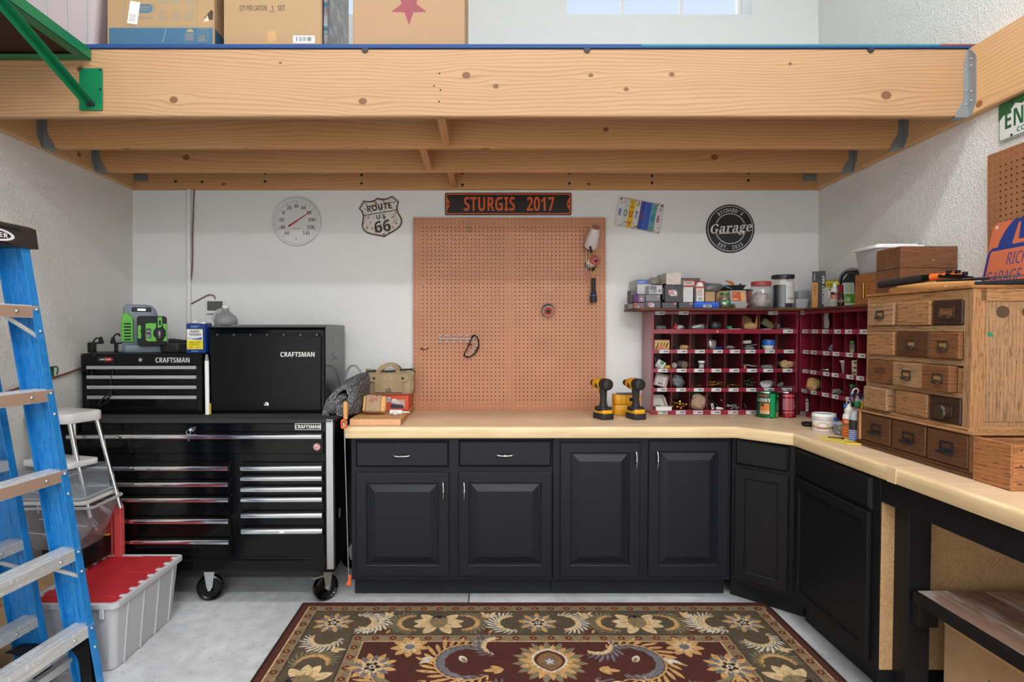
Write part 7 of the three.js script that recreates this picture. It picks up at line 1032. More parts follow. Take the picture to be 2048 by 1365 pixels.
{ // orange sign leaning on the wall
  const H = 0.275, W = 0.40, px0 = 1963, t = thing('garage_sign', 'orange and blue metal garage sign leaning above the catalogue', 'sign', [0, 0, 0]);
  const x = 1.99, zL = -(x * F) / (px0 - PX), r = region(460, 316, (c, w, h) => {
    c.fillStyle = '#c86a48'; c.fillRect(0, 0, w, h); c.fillStyle = '#23367c'; c.beginPath(); c.arc(w * 0.5, h * 0.42, w * 0.39, Math.PI, 0); c.fill(); c.strokeStyle = '#23367c'; c.lineWidth = 13; c.beginPath(); c.roundRect(w * 0.025, h * 0.4, w * 0.95, h * 0.7, 22); c.stroke(); c.fillRect(w * 0.06, h * 0.38, w * 0.88, 16);
    c.translate(0, -h * 0.1); c.fillStyle = '#c86a48'; c.beginPath(); c.moveTo(w * 0.27, h * 0.42); c.lineTo(w * 0.29, h * 0.16); c.lineTo(w * 0.315, h * 0.16); c.lineTo(w * 0.33, h * 0.42); c.fill(); c.fillRect(w * 0.27, h * 0.41, w * 0.5, h * 0.06); c.fillRect(w * 0.42, h * 0.26, w * 0.22, h * 0.16); c.fillRect(w * 0.46, h * 0.21, w * 0.14, h * 0.08); c.fillStyle = '#23367c'; for (let i = 0; i < 4; i++) for (let j = 0; j < 2; j++) c.fillRect(w * (0.44 + i * 0.05), h * (0.28 + j * 0.07), w * 0.025, h * 0.04);
    say(c, "RICHARD'S", w * 0.5, h * 0.68, 74, '#23367c', 'sans-serif', 0.66, 'normal'); say(c, 'GARAGE', w * 0.05, h * 0.93, 74, '#23367c', 'sans-serif', 0.66, 'normal', 'left');
  });
  const g = onSheet(flatUV(plate(W, H, 0.0025, 0.02), W, H), r); part('sign_plate', g.translate(W / 2, H / 2, 0), M.print, t);
  for (const [a, b] of [[0.02, H - 0.02], [W - 0.02, H - 0.02]]) part('hole_rim', lathe([[0.003, 0], [0.006, 0], [0.006, 0.0008], [0.003, 0.0008]], 14).rotateX(Math.PI / 2).translate(a, b, 0.0026), M.white, t);
  const B = slope(1.985, CT1 + 0.001, -2.4); t.position.copy(B); t.rotation.set(0, -Math.PI / 2, 0, 'YXZ'); t.rotation.order = 'YXZ'; t.rotation.x = -0.22;
  single('saw_blade', ext(poly([[0, 0], [0.36, 0.03], [0.4, 0.06], [0.36, 0.08], [0, 0.03]]), 0.0015, 0.0003).rotateX(-Math.PI / 2).rotateY(-Math.PI / 2 + 0.2), std(0x2a2b2d, 0.3, { metalness: 0.8 }), 'thin dark curved blade lying on the catalogue before the orange sign', 'blade', [1.93, CT1 + 0.001, -2.46]);
}
// ---------- blue step ladder: two hinged halves, folded, seen from its open side ----------
{
  const t = thing('step_ladder', 'tall blue fibreglass step ladder with aluminium treads, folded near the side wall', 'ladder', [0, 0, 0], 0, { level: true });
  // far rail of a half: a channel whose hollow faces the eye. foot and top of its outer edge
  const foot = V(-1.548, -0.04, -2.43), top = V(-1.69, 1.725, -2.21), off = V(-0.19, 0.03, 0.015);
  const run = V(-0.087, -0.02, 1).normalize();      // along the treads, towards the eye
  const beam = (a, b, prof, name, mat, u) => {      // prof: [x (world x, from the outer edge inwards is -), z] polygon swept from a to b
    const dir = b.clone().sub(a), n = prof.length, pos = [], quad = (A, B, C, D) => pos.push(...A.toArray(), ...B.toArray(), ...C.toArray(), ...A.toArray(), ...C.toArray(), ...D.toArray());
    const P = prof.map(([x, z]) => V(x, 0, 0).add(run.clone().multiplyScalar(z)));
    for (let i = 0; i < n; i++) { const j = (i + 1) % n; quad(a.clone().add(P[i]), a.clone().add(P[j]), b.clone().add(P[j]), b.clone().add(P[i])); }
    const tri = THREE.ShapeUtils.triangulateShape(prof.map(([x, z]) => new THREE.Vector2(x, z)), []); for (const [i, j, k] of tri) { pos.push(...b.clone().add(P[i]).toArray(), ...b.clone().add(P[j]).toArray(), ...b.clone().add(P[k]).toArray(), ...a.clone().add(P[i]).toArray(), ...a.clone().add(P[k]).toArray(), ...a.clone().add(P[j]).toArray()); }
    const g = new THREE.BufferGeometry(); g.setAttribute('position', new THREE.Float32BufferAttribute(pos, 3)); g.computeVertexNormals(); return part(name, muv(g, 'y', u || 0, 0), mat, t);
  };
  const chan = (w, f) => [[0, 0], [0, f], [-0.004, f], [-0.004, 0.004], [-w * 0.42, 0.004], [-w * 0.44, 0.0075], [-w * 0.58, 0.0075], [-w * 0.6, 0.004], [-w + 0.004, 0.004], [-w + 0.004, f * 0.8], [-w, f * 0.8], [-w, 0]];
  const len = 0.52, topLen = 0.36;
  const far = [foot, top], near = [foot.clone().add(run.clone().multiplyScalar(len)), top.clone().add(run.clone().multiplyScalar(topLen))];
  const mirror = (p) => p.map(([x, z]) => [x, -z]).reverse();
  const frontRail = beam(far[0], far[1], chan(0.105, 0.034), 'front_rail', M.blueGlass), nearRail = beam(near[0], near[1], mirror(chan(0.105, 0.034)), 'front_rail', M.blueGlass, 0.5);
  const off2 = V(-0.062, 0.0, -0.05);
  beam(far[0].clone().add(off2), far[1].clone().add(off2), [[0, 0], [0, 0.02], [-0.004, 0.02], [-0.004, 0.004], [-0.06, 0.004], [-0.06, 0.03], [-0.064, 0.03], [-0.064, 0]], 'inner_rail', M.blueGlass, 0.3);
  beam(far[0].clone().add(off).setY(0.0), far[1].clone().add(off), chan(0.13, 0.03), 'rear_rail', M.blueGlass, 0.7); beam(near[0].clone().add(off), near[1].clone().add(off), mirror(chan(0.13, 0.03)), 'rear_rail', M.blueGlass, 0.9);
  const at = (y, o) => { const k = (y - foot.y) / (top.y - foot.y), p = foot.clone().lerp(top, k); if (o) p.add(o); return p; };
  const lenAt = (y) => len + (topLen - len) * (y - foot.y) / (top.y - foot.y);
  // treads: ribbed top, front lip
  const tread = (y, o, name, lip, label) => {
    const p = at(y, o), L = lenAt(y), q = poly([[0, 0], [0, lip], [-0.004, lip + 0.003], [-0.018, lip + 0.003], [-0.02, lip + 0.001], [-0.026, lip + 0.001], [-0.028, lip + 0.003], [-0.046, lip + 0.003], [-0.048, lip + 0.001], [-0.054, lip + 0.001], [-0.056, lip + 0.003], [-0.072, lip + 0.003], [-0.075, lip], [-0.075, 0.004], [-0.071, 0.004], [-0.071, lip - 0.003], [-0.004, lip - 0.003], [-0.004, 0]]);
    const g = muv(ext(q, L - 0.012, 0), 'z'), m = part(name, g, lip > 0.04 ? M.alu : M.alu, t, label), b = p.clone().add(run.clone().multiplyScalar(0.006));
    m.position.copy(b).add(V(-0.003, 0, 0)); m.rotation.y = Math.atan2(run.x, run.z); m.rotation.x = Math.atan2(-run.y, run.z);
    return m;
  };
  const Y = [0.19, 0.507, 0.822, 1.135, 1.449];
  const rivet = new THREE.SphereGeometry(0.0065, 10, 7);
  Y.forEach((y, i) => {
    const m = tread(y, null, 'tread', 0.044);
    if (i > 1) part('tread_face', lim(0, 0.0008, 0.002, 0.042, 0.004, lenAt(y) - 0.02, 0.0002), M.aluBrown, m);
    for (const z of [0.1, 0.38]) part('rivet', rivet, M.steel, m).position.set(0.001, 0.022, z);
    part('rivet', rivet, M.steel, t).position.copy(at(y + 0.03)).add(V(0.001, 0, 0)).add(run.clone().multiplyScalar(0.017));
    if (i < 4) { const r = tread(y + 0.018, off, 'rear_tread', 0.034); part('rivet', rivet, M.steel, r).position.set(0.001, 0.018, 0.12); }
    part('rivet', rivet, M.steel, t).position.copy(at(y + 0.2)).add(V(-0.02, 0, 0)).add(run.clone().multiplyScalar(0.006));
    part('rivet', rivet, M.steel, t).position.copy(at(y - 0.05, V(0, 0, 0))).add(V(0.001, 0, 0)).add(run.clone().multiplyScalar(0.017));
  });
  // bottom cross bars of the rear half
  for (const dy of [0.115, 0.06]) { const m = tread(dy, V(-0.1, 0, 0.01), 'cross_bar', 0.03); m.scale.x = 0.35; }
  // gusset braces under two treads
  for (const y of [Y[4], Y[1]]) { const a = at(y - 0.075).add(V(-0.012, 0, 0)).add(run.clone().multiplyScalar(0.01)), b = at(y + 0.012).add(V(-0.03, 0, 0)).add(run.clone().multiplyScalar(0.13)); part('gusset_brace', [rod(a, b, 0.008, 8)], M.alu, t); const a2 = a.clone().add(off), b2 = b.clone().add(off); part('gusset_brace', [rod(a2, b2, 0.008, 8)], M.alu, t); }
  // boots
  { const s = new THREE.Shape(); s.moveTo(0.012, -0.12); s.lineTo(0.012, 0.15); s.quadraticCurveTo(-0.02, 0.17, -0.1, 0.17); s.lineTo(-0.14, 0.155); s.quadraticCurveTo(-0.05, 0.14, -0.035, 0.06); s.lineTo(-0.03, -0.12);
    const m = part('foot_boot', ext(s, 0.035, 0.003, 8), M.blackSatin, t); m.position.copy(foot).add(V(-0.034, 0.06, 0.012)); m.rotation.z = 0.08; const m2 = part('foot_boot', ext(s, 0.035, 0.003, 8), M.blackSatin, t); m2.position.copy(foot).add(V(-0.19, 0.035, 0.05)); m2.rotation.z = 0.08; }
  // top cap: moulded block with a slot and an oval mark
  { const cap = poly([[0.012, 0], [0.002, 0.074], [-0.02, 0.083], [-0.23, 0.083], [-0.24, 0.074], [-0.25, 0]]), L = topLen + 0.07, g = toCreasedNormals(ext(cap, L, 0.004, 4, 2), 0.7), m = part('top_cap', muv(g, 'z'), std(0x2e2622, 0.55), t);
    m.position.copy(top).add(run.clone().multiplyScalar(-0.03)).add(V(0.0, -0.02, 0)); m.rotation.y = Math.atan2(run.x, run.z); m.rotation.x = Math.atan2(-run.y, run.z);
    const r = region(240, 84, (c, w, h) => { c.fillStyle = '#2e2622'; c.fillRect(0, 0, w, h); c.fillStyle = '#d9dadd'; c.beginPath(); c.ellipse(w / 2, h / 2, w * 0.48, h * 0.47, 0, 0, 7); c.fill(); c.fillStyle = '#191615'; c.beginPath(); c.ellipse(w / 2, h / 2, w * 0.4, h * 0.33, 0, 0, 7); c.fill(); say(c, 'WERNER', w / 2, h / 2, 40, '#e6e6e6', 'sans-serif', 1.0); });
    const d = part('oval_mark', sticker(0.19, 0.05, r), M.print, m); d.position.set(0.0135, 0.03, 0.195); d.rotation.set(0, Math.PI / 2, 0); d.rotation.z = 0.0; d.rotation.order = 'YXZ'; d.rotation.x = -0.13;
    part('slot', lim(0.001, 0.0075, 0.058, 0.066, 0.07, 0.16, 0.001), M.bolt, m); }
}
// ---------- white retro step stool, standing behind the ladder ----------
{
  const t = thing('step_stool', 'white topped step stool with chrome tube legs behind the ladder', 'stool', [-2.055, 0.562, -2.955], -0.3);
  const H = 0.485;
  part('seat', rbox(0.3, 0.05, 0.21, 0.05).translate(-0.03, H - 0.05, 0), M.whiteGloss, t);
  part('step', rbox(0.3, 0.028, 0.17, 0.03).translate(0.025, 0.235, 0.06), M.whiteGloss, t); part('step_support', rod(V(-0.16, 0.232, 0.05), V(0.15, 0.232, 0.05), 0.009, 10), M.chrome, t);
  for (const z of [-1, 1]) { part('leg', tube([V(0.095, H - 0.03, z * 0.07), V(0.145, 0.28, z * 0.075), V(0.232, 0.0, z * 0.08)], 0.0105, 20, 10), M.chrome, t); part('leg', tube([V(-0.075, H - 0.03, z * 0.09), V(-0.075, 0.3, z * 0.09), V(-0.085, 0, z * 0.09)], 0.0125, 20, 10), M.chrome, t); }
}
// ---------- totes and boxes by the side wall ----------
{
  const red = thing('red_tote', 'dull red plastic tote tipped upright against the black tool chest', 'tote', [-2.02, 0.002, -3.036]);
  part('tub', [ext((() => { const s = rrect(0.37, 0.57, 0.03); s.holes.push(rrect(0.30, 0.5, 0.02)); return s; })(), 0.026, 0.004, 6, 2).translate(0, 0.285, -0.012), ext(rrect(0.34, 0.54, 0.025), 0.012, 0.002, 6).translate(0, 0.285, -0.024)], M.redTotePale, red); part('rib', lim(0.135, 0.14, 0.06, 0.52, 0.013, 0.017, 0.001), M.redTotePale, red);
  const bk = thing('cardboard_box', 'small cardboard box on the floor between the ladder and the side wall', 'box', [-2.105, 0.001, -2.76], 0.0);
  part('carton', muv(cbox(0.24, 0.26, 0.42, 0.004).translate(0, 0.13, 0)), M.card, bk); part('flap', muv(cbox(0.12, 0.004, 0.4, 0.001).rotateZ(-0.5).translate(0.1, 0.29, 0)), M.card, bk); part('tape', cbox(0.05, 0.001, 0.421, 0.0003).translate(0, 0.2608, 0), M.tan, bk);
  const bb = thing('black_box', 'black open topped box with a yellow rim corner on the red lidded tote', 'box', [-1.985, 0.322, -2.91]);
  part('box', bin(0.2, 0.2, 0.2, 0.2, 0.095, 0.003, 0.002, 1), M.blackSatin, bb); part('yellow_rim', [lim(0.07, 0.1, 0.093, 0.099, -0.1, -0.08, 0.001), lim(-0.1, 0.1, 0.096, 0.098, -0.1, -0.094, 0.0005)], M.yellow, bb);
  const tb = thing('clear_tote', 'tapered clear plastic tote on the black box, full of pale plastic', 'tote', [-1.995, 0.42, -2.87], 0.03);
  part('tub', bin(0.24, 0.18, 0.36, 0.25, 0.205, 0.004, 0.03), M.clear, tb); part('rim', (() => { const s = rrect(0.38, 0.27, 0.035); s.holes.push(rrect(0.35, 0.24, 0.03)); return ext(s, 0.006, 0.002, 6).rotateX(-Math.PI / 2).translate(0, 0.203, 0); })(), M.frost, tb);
  part('crease', [tube([V(-0.06, 0.155, 0.117), V(0.03, 0.15, 0.116), V(0.08, 0.13, 0.113), V(0.15, 0.115, 0.109)], 0.003, 24, 6), tube([V(-0.12, 0.09, 0.107), V(-0.02, 0.075, 0.104), V(0.06, 0.045, 0.099), V(0.11, 0.03, 0.096)], 0.003, 24, 6)], M.frost, tb);
  single('plastic_wrap', lump(0.22, 0.15, 0.15, 401, 0.3), phy(0xc9bfc4, 0.35, { transmission: 0.4, thickness: 0 }), 'crumpled pale plastic wrap inside the tapered clear tote', 'plastic wrap', [-2.0, 0.426, -2.87]);
  const ld = thing('tote_lid', 'white plastic lid lying across the tapered clear tote', 'lid', [-2.03, 0.632, -2.88]);
  part('lid', [rbox(0.36, 0.02, 0.24, 0.03), rbox(0.3, 0.012, 0.2, 0.03).translate(0, 0.018, 0)], M.white, ld);
  const ut = thing('clear_tote', 'small clear plastic tote turned upside down on the white lid under the stool', 'tote', [-2.025, 0.665, -2.86]);
  part('tub', bin(0.33, 0.2, 0.33, 0.2, 0.13, 0.003, 0.02), M.clear, ut); part('collar', [bin(0.345, 0.215, 0.34, 0.21, 0.07, 0.002, 0.02)], M.clear, ut); part('lip', (() => { const s = rrect(0.365, 0.235, 0.03); s.holes.push(rrect(0.335, 0.205, 0.02)); return ext(s, 0.004, 0.001, 6).rotateX(-Math.PI / 2); })(), M.frost, ut);
  part('glint', [tube([V(-0.1, 0.085, 0.101), V(0, 0.092, 0.101), V(0.09, 0.105, 0.101), V(0.15, 0.118, 0.101)], 0.0025, 20, 6), tube([V(-0.13, 0.035, 0.108), V(0, 0.032, 0.108), V(0.12, 0.03, 0.108)], 0.0025, 20, 6)], M.frost, ut, 'moulded ridge');
}
{
  const x0 = -1.92, x1 = -1.545, z0 = -3.03, z1 = -2.5, W = x1 - x0, D = z1 - z0, H = 0.29, t = thing('storage_tote', 'grey translucent storage tote with a red hinged lid on the floor beside the ladder', 'tote', [(x0 + x1) / 2, 0.001, (z0 + z1) / 2]);
  part('tub', bin(W - 0.05, D - 0.05, W, D, H, 0.004, 0.03), M.greyTote, t);
  part('rim', (() => { const s = rrect(W + 0.03, D + 0.03, 0.03); s.holes.push(rrect(W - 0.012, D - 0.012, 0.02)); return ext(s, 0.018, 0.003, 6, 2).rotateX(-Math.PI / 2).translate(0, H - 0.006, 0); })(), M.greyTote, t);
  for (let i = 0; i < 4; i++) part('rib', rod(V(W / 2 - 0.022, 0.006, -D / 2 + 0.08 + i * 0.12), V(W / 2 + 0.002, H - 0.01, -D / 2 + 0.07 + i * 0.123), 0.004, 6), M.greyTote, t);
  // two lid flaps meeting in toothed edges
  for (const s of [-1, 1]) part('lid_flap', lim(Math.min(0, s * (W / 2 - 0.004)), Math.max(0, s * (W / 2 - 0.004)), H + 0.004, H + 0.012 + (s > 0 ? 0.002 : 0), -D / 2 + 0.006, D / 2 - 0.006, 0.003), M.redTote, t);
  for (const x of [-W / 4, W / 4]) for (const [a, b] of [[-D / 2 + 0.06, -0.05], [0.04, D / 2 - 0.06]]) part('lid_panel', lim(x - 0.06, x + 0.06, H + 0.012, H + 0.016, a, b, 0.002), M.redTote, t);
  for (let i = 0; i < 7; i++) { part('lid_tooth', lim(W / 2 - 0.022, W / 2 + 0.006, H + 0.008, H + 0.02, -D / 2 + 0.03 + i * 0.07, -D / 2 + 0.05 + i * 0.07, 0.003), M.greyTote, t); part('lid_tooth', lim(-W / 2 - 0.006, -W / 2 + 0.022, H + 0.008, H + 0.02, -D / 2 + 0.03 + i * 0.07, -D / 2 + 0.05 + i * 0.07, 0.003), M.greyTote, t); }
  part('latch', lim(-0.03, 0.0, H - 0.06, H + 0.005, D / 2 + 0.002, D / 2 + 0.016, 0.003), M.greyTote, t); part('latch', lim(W / 2 - 0.06, W / 2 - 0.04, H - 0.05, H + 0.005, D / 2 + 0.002, D / 2 + 0.016, 0.003), M.greyTote, t);
  const bc = thing('black_case', 'dark plastic tool case lying on the floor behind the ladder feet', 'case', [-2.12, 0.001, -2.28], 0);
  part('case', rbox(0.2, 0.14, 0.34, 0.03), M.blackSatin, bc); part('handle', tube([V(0.1, 0.08, 0.08), V(0.13, 0.08, 0.06), V(0.13, 0.08, -0.06), V(0.1, 0.08, -0.08)], 0.009, 20, 8), M.blackMat, bc); part('latch', lim(0.098, 0.106, 0.06, 0.1, 0.1, 0.13, 0.002), M.steel, bc);
}
// ---------- oriental rug ----------
{
  const x0 = -0.957, W = 2.43, L = 3.0, far = -3.14, N = 2048, NH = 1280, k = N / W, Lp = NH / k;   // pattern sheet covers the far part; the rest repeats it mirrored
  const cv = document.createElement('canvas'); cv.width = N; cv.height = NH; const c = cv.getContext('2d');
  const maroon = '#512317', olive = '#504330', field = '#481c11', tan = '#846a4a', cream = '#cbae82', gold = '#bb9059', sage = '#7a6e51', slate = '#69666a', ivory = '#c6bba9', dark = '#1d1512';
  c.fillStyle = maroon; c.fillRect(0, 0, N, NH);
  const rect = (m, f, lw) => { c.fillStyle = f; c.fillRect(m * k, m * k, N - 2 * m * k, NH * 3); if (lw) { c.strokeStyle = lw; c.lineWidth = 5; c.strokeRect(m * k, m * k, N - 2 * m * k, NH * 3); } };
  rect(0.046, tan, cream); rect(0.1, olive, '#2c2318'); rect(0.335, tan, '#2c2318'); rect(0.395, field, cream);
  const rot = (x, y, a, s, f) => { c.save(); c.translate(x * k, y * k); c.rotate(a); c.scale(s * k, s * k); f(); c.restore(); };
  const petal = (l, w, f) => { c.fillStyle = f; c.beginPath(); c.moveTo(0, 0); c.bezierCurveTo(w, -l * 0.3, w, -l * 0.8, 0, -l); c.bezierCurveTo(-w, -l * 0.8, -w, -l * 0.3, 0, 0); c.fill(); };
  const flower = (n, l, w, f, g) => { for (let i = 0; i < n; i++) { c.save(); c.rotate(i / n * 6.2832); petal(l, w, f); petal(l * 0.6, w * 0.5, g); c.restore(); } };
  const guard = (x, y) => { rot(x, y, 0, 1, () => { flower(6, 0.019, 0.009, maroon, '#6c2f22'); c.fillStyle = gold; c.beginPath(); c.arc(0, 0, 0.005, 0, 7); c.fill(); }); };
  const leaflet = (x, y, a) => rot(x, y, a, 1, () => { petal(0.028, 0.012, sage); });
  for (const m of [0.07, 0.365]) { for (let x = m; x <= W - m + 0.001; x += 0.0815) { guard(x, m); leaflet(x + 0.03, m + 0.01, 0.8); leaflet(x + 0.052, m - 0.008, -1); } for (let y = m; y < Lp; y += 0.0815) for (const x of [m, W - m]) { guard(x, y); leaflet(x + 0.008, y + 0.05, 2.2); } }
  const feather = (n, r, a0, a1, f, g) => { // curved plume of leaves along an arc
    c.strokeStyle = g; c.lineWidth = 0.008; c.beginPath(); c.arc(0, 0, r, a0, a1, a1 < a0); c.stroke();
    n = Math.round(n * 1.25); for (let i = 0; i <= n; i++) { const q = i / n, a = a0 + (a1 - a0) * q, l = 0.07 * (0.35 + 0.75 * Math.sin(0.25 + q * 2.7)); for (const s of [-1, 1]) { c.save(); c.translate(r * Math.cos(a), r * Math.sin(a)); c.rotate(a + (a1 > a0 ? Math.PI : 0) + s * 0.75); petal(l * (0.85 + 0.3 * (i % 2)), l * 0.15, s > 0 ? f : g); c.restore(); } }
  };
  const palmA = () => { flower(9, 0.1, 0.02, gold, cream); c.save(); c.rotate(0.35); flower(9, 0.085, 0.015, slate, gold); c.restore(); flower(8, 0.045, 0.018, cream, olive); c.fillStyle = dark; for (let i = 0; i < 5; i++) { c.save(); c.rotate(i * 1.257); c.fillRect(-0.007, -0.032, 0.014, 0.018); c.restore(); } c.fillStyle = ivory; c.beginPath(); c.arc(0, 0, 0.013, 0, 7); c.fill(); c.fillStyle = dark; c.beginPath(); c.arc(0, 0, 0.006, 0, 7); c.fill(); };
  const palmB = () => { for (const a of [-1.9, -1.45, 1.45, 1.9, 2.6, -2.6, 0.85, -0.85]) { c.save(); c.rotate(a); petal(0.125, 0.034, cream); petal(0.07, 0.012, gold); c.restore(); } c.save(); petal(0.075, 0.05, dark); c.restore(); c.save(); c.translate(0, 0.055); petal(0.12, 0.06, sage); petal(0.1, 0.042, tan); petal(0.07, 0.02, sage); c.restore(); c.fillStyle = dark; c.beginPath(); c.arc(0, -0.055, 0.012, 0, 7); c.fill(); };
  const scroll = (x, y, a, s, f = gold, g = ivory) => rot(x, y, a, s, () => feather(11, 0.1, -1.9, 1.5, f, g));
  const comma = (x, y, a, s, f = cream) => rot(x, y, a, s, () => { petal(0.1, 0.02, f); c.rotate(0.5); petal(0.07, 0.018, f); c.rotate(-1); petal(0.06, 0.016, gold); });
  const by0 = 0.218;
  const border = (n0, n1) => {};
  const us = [0.213, 0.728, 1.213, 1.7, 2.217];
  c.strokeStyle = '#6b2c22'; c.lineWidth = 5;
  // flowing stems
  for (const yy of [by0]) { c.beginPath(); for (let x = 0.15; x < W - 0.15; x += 0.01) c.lineTo(x * k, (yy + 0.055 * Math.sin((x - 0.213) * 6.45)) * k); c.stroke(); }
  const row = (T) => { us.forEach((u, i) => T(u, i)); };
  us.forEach((u, i) => { rot(u, by0, 0, 1.0, i % 2 ? palmB : palmA); for (const s of [-1, 1]) { if (u + s * 0.2 < 0.3 || u + s * 0.2 > W - 0.3) continue; scroll(u + s * (i % 2 ? 0.125 : 0.13), by0, s > 0 ? 0 : Math.PI, 0.8, i % 2 ? gold : cream, i % 2 ? sage : ivory); comma(u + s * 0.245, by0 - 0.05, s * 0.5, 0.7); comma(u + s * 0.225, by0 + 0.07, Math.PI - s * 0.9, 0.6, maroon); } });
  // side borders
  for (const x of [0.213, W - 0.213]) for (let i = 1; i < 4; i++) { const y = by0 + i * 0.49; rot(x, y, x < 1 ? -Math.PI / 2 : Math.PI / 2, 1, i % 2 ? palmB : palmA); for (const s of [-1, 1]) { scroll(x, y + s * 0.13, s > 0 ? Math.PI / 2 : -Math.PI / 2, 0.8, i % 2 ? gold : cream, sage); comma(x + 0.05, y + s * 0.245, Math.PI / 2, 0.7); } }
  // corner plumes
  for (const s of [0, 1]) { const x = s ? W - 0.213 : 0.213; scroll(x + (s ? -0.17 : 0.17), by0 - 0.01, s ? 2.6 : 0.5, 0.75, cream, ivory); scroll(x, by0 + 0.15, Math.PI / 2 + (s ? -0.3 : 0.3), 0.75, cream, ivory); }
  // field: great palmettes with scrolling plumes
  const cx = W / 2 + 0.02;
  const great = () => { flower(15, 0.165, 0.026, sage, gold); c.save(); c.rotate(0.21); flower(15, 0.14, 0.022, gold, cream); c.restore(); c.save(); c.translate(0, 0.085); petal(0.19, 0.105, ivory); c.translate(0, -0.01); petal(0.165, 0.09, maroon); c.translate(0, -0.008); petal(0.14, 0.072, '#7d5a35'); c.restore(); flower(5, 0.035, 0.014, slate, ivory); };
  rot(cx, 0.56, 0, 1, great);
  for (const s of [-1, 1]) {
    rot(cx + s * 0.36, 0.56, s > 0 ? 0 : Math.PI, 1.25, () => feather(14, 0.11, -2.3, 1.9, slate, gold)); rot(cx + s * 0.36, 0.57, s * 0.5, 0.9, () => { petal(0.07, 0.025, ivory); petal(0.05, 0.012, tan); });
    rot(cx + s * 0.22, 0.43, s > 0 ? 0.4 : Math.PI - 0.4, 0.9, () => feather(8, 0.09, -0.9, 1.6, cream, slate)); rot(cx + s * 0.62, 0.44, Math.PI, 1.1, () => { flower(9, 0.08, 0.022, gold, cream); c.fillStyle = slate; c.beginPath(); c.arc(0, 0, 0.02, 0, 7); c.fill(); });
    rot(cx + s * 0.63, 0.62, s > 0 ? 0.8 : Math.PI - 0.8, 1.1, () => feather(12, 0.12, -1.7, 1.3, sage, gold)); rot(cx + s * 0.76, 0.6, s * -0.4, 1.1, palmA); comma(cx + s * 0.2, 0.62, s * 1.7, 0.9, gold); comma(cx + s * 0.5, 0.53, s * 2.2, 0.8, ivory); comma(cx + s * 0.3, 0.72, s * -2, 1, cream);
    rot(cx + s * 0.3, 0.86, 0, 1.05, palmA); rot(cx + s * 0.66, 0.92, s, 1.1, palmB); scroll(cx + s * 0.14, 0.8, s > 0 ? 0.6 : 2.5, 1.1, gold, slate);
    rot(cx + s * 0.48, 0.74, s > 0 ? 2 : 1.1, 1, () => feather(10, 0.1, -1.7, 1.5, gold, cream));
  }
  rot(cx, 1.1, 0, 1.2, great);
  // wool speckle
  const id = c.getImageData(0, 0, N, NH), a = id.data; for (let j = 0; j < NH; j++) for (let i = 0; i < N; i++) { const q = (j * N + i) * 4, n = 0.8 + 0.4 * hash(i >> 1, j >> 1, 5) + 0.14 * (hash(i >> 4, j >> 4, 8) - 0.5); a[q] = cl(a[q] * n); a[q + 1] = cl(a[q + 1] * n); a[q + 2] = cl(a[q + 2] * n); } c.putImageData(id, 0, 0);
  const tex = new THREE.CanvasTexture(cv); tex.colorSpace = THREE.SRGBColorSpace; tex.wrapT = THREE.MirroredRepeatWrapping;
  const bump = sized(pix(256, 256, (i, j) => { const v = cl(255 * (0.6 * hash(i >> 1, j >> 1, 3) + 0.4 * fbm(i / 8, j / 8, 4, 2))); return [v, v, v]; }, false, true), 0.16, 0.16);
  const t = thing('rug', 'large brown and maroon floral oriental rug with a plain dark edge on the concrete floor', 'rug', [x0, 0.001, far]);
  // soft-edged slab with a fine grid so that the pile edge can waver
  const nx = 80, nz = 60, pos = [], uv = [], idx = [], h = 0.012; for (let j = 0; j <= nz; j++) for (let i = 0; i <= nx; i++) { const x = i / nx * W, z = j / nz * L, e = Math.min(i, nx - i, j, nz - j), wob = e === 0 ? 0.004 * (noise(i * 0.7, j * 0.7, 3) - 0.5) : 0; pos.push(x + (i === 0 || i === nx ? wob : 0), e === 0 ? 0.002 : h + 0.0015 * noise(i * 0.4, j * 0.4, 6), z + (j === 0 ? wob : 0)); uv.push(x / W, 1 - z / Lp); }
  for (let j = 0; j < nz; j++) for (let i = 0; i < nx; i++) { const p = j * (nx + 1) + i; idx.push(p, p + nx + 1, p + 1, p + 1, p + nx + 1, p + nx + 2); }
  const g = new THREE.BufferGeometry(); g.setAttribute('position', new THREE.Float32BufferAttribute(pos, 3)); g.setAttribute('uv', new THREE.Float32BufferAttribute(uv, 2)); g.setIndex(idx); g.computeVertexNormals();
  part('pile', g, std(0xffffff, 0.95, { map: tex }), t); part('backing', lim(0.004, W - 0.004, 0, 0.002, 0.004, L - 0.004, 0), std(0x5c4632, 0.95), t); part('cut_edge', [lim(-0.004, 0.002, 0, 0.011, 0, L, 0.002), lim(W - 0.002, W + 0.004, 0, 0.011, 0, L, 0.002), lim(0, W, 0, 0.011, -0.004, 0.002, 0.002)], std(0x3d1c13, 0.95), t);
}
// ---------- things on the worktop ----------
{ // thick pine board
  const t = thing('pine_board', 'thick pine board lying across the end of the worktop under the canvas bag', 'board', [-0.722, BT + 0.0005, -3.173]);
  const et = sized(pix(256, 64, (i, j) => { const r = Math.hypot((i - 150) * 0.5, (j + 70)), s = Math.sin(r * 0.55 + 2 * fbm(i / 20, j / 20, 3, 2)), n = fbm(i / 6, j / 6, 5, 3) - 0.5; const c = mix3([226, 178, 132], [184, 122, 78], Math.max(0, s) * 0.6 + n * 0.5); return c.map(cl); }, true, true), 0.27, 0.036);
  part('board', muv(lim(0, 0.272, 0, 0.035, -0.612, 0, 0.003), 'z', 0.4, 0.25), std(0xe6d2c2, 0.65, { map: firTex }), t); part('end_grain', muv(lim(0.002, 0.27, 0.002, 0.0335, -0.002, 0.0008, 0.0004), 'x'), std(0xffffff, 0.7, { map: et }), t);
}
const BRD = BT + 0.036;
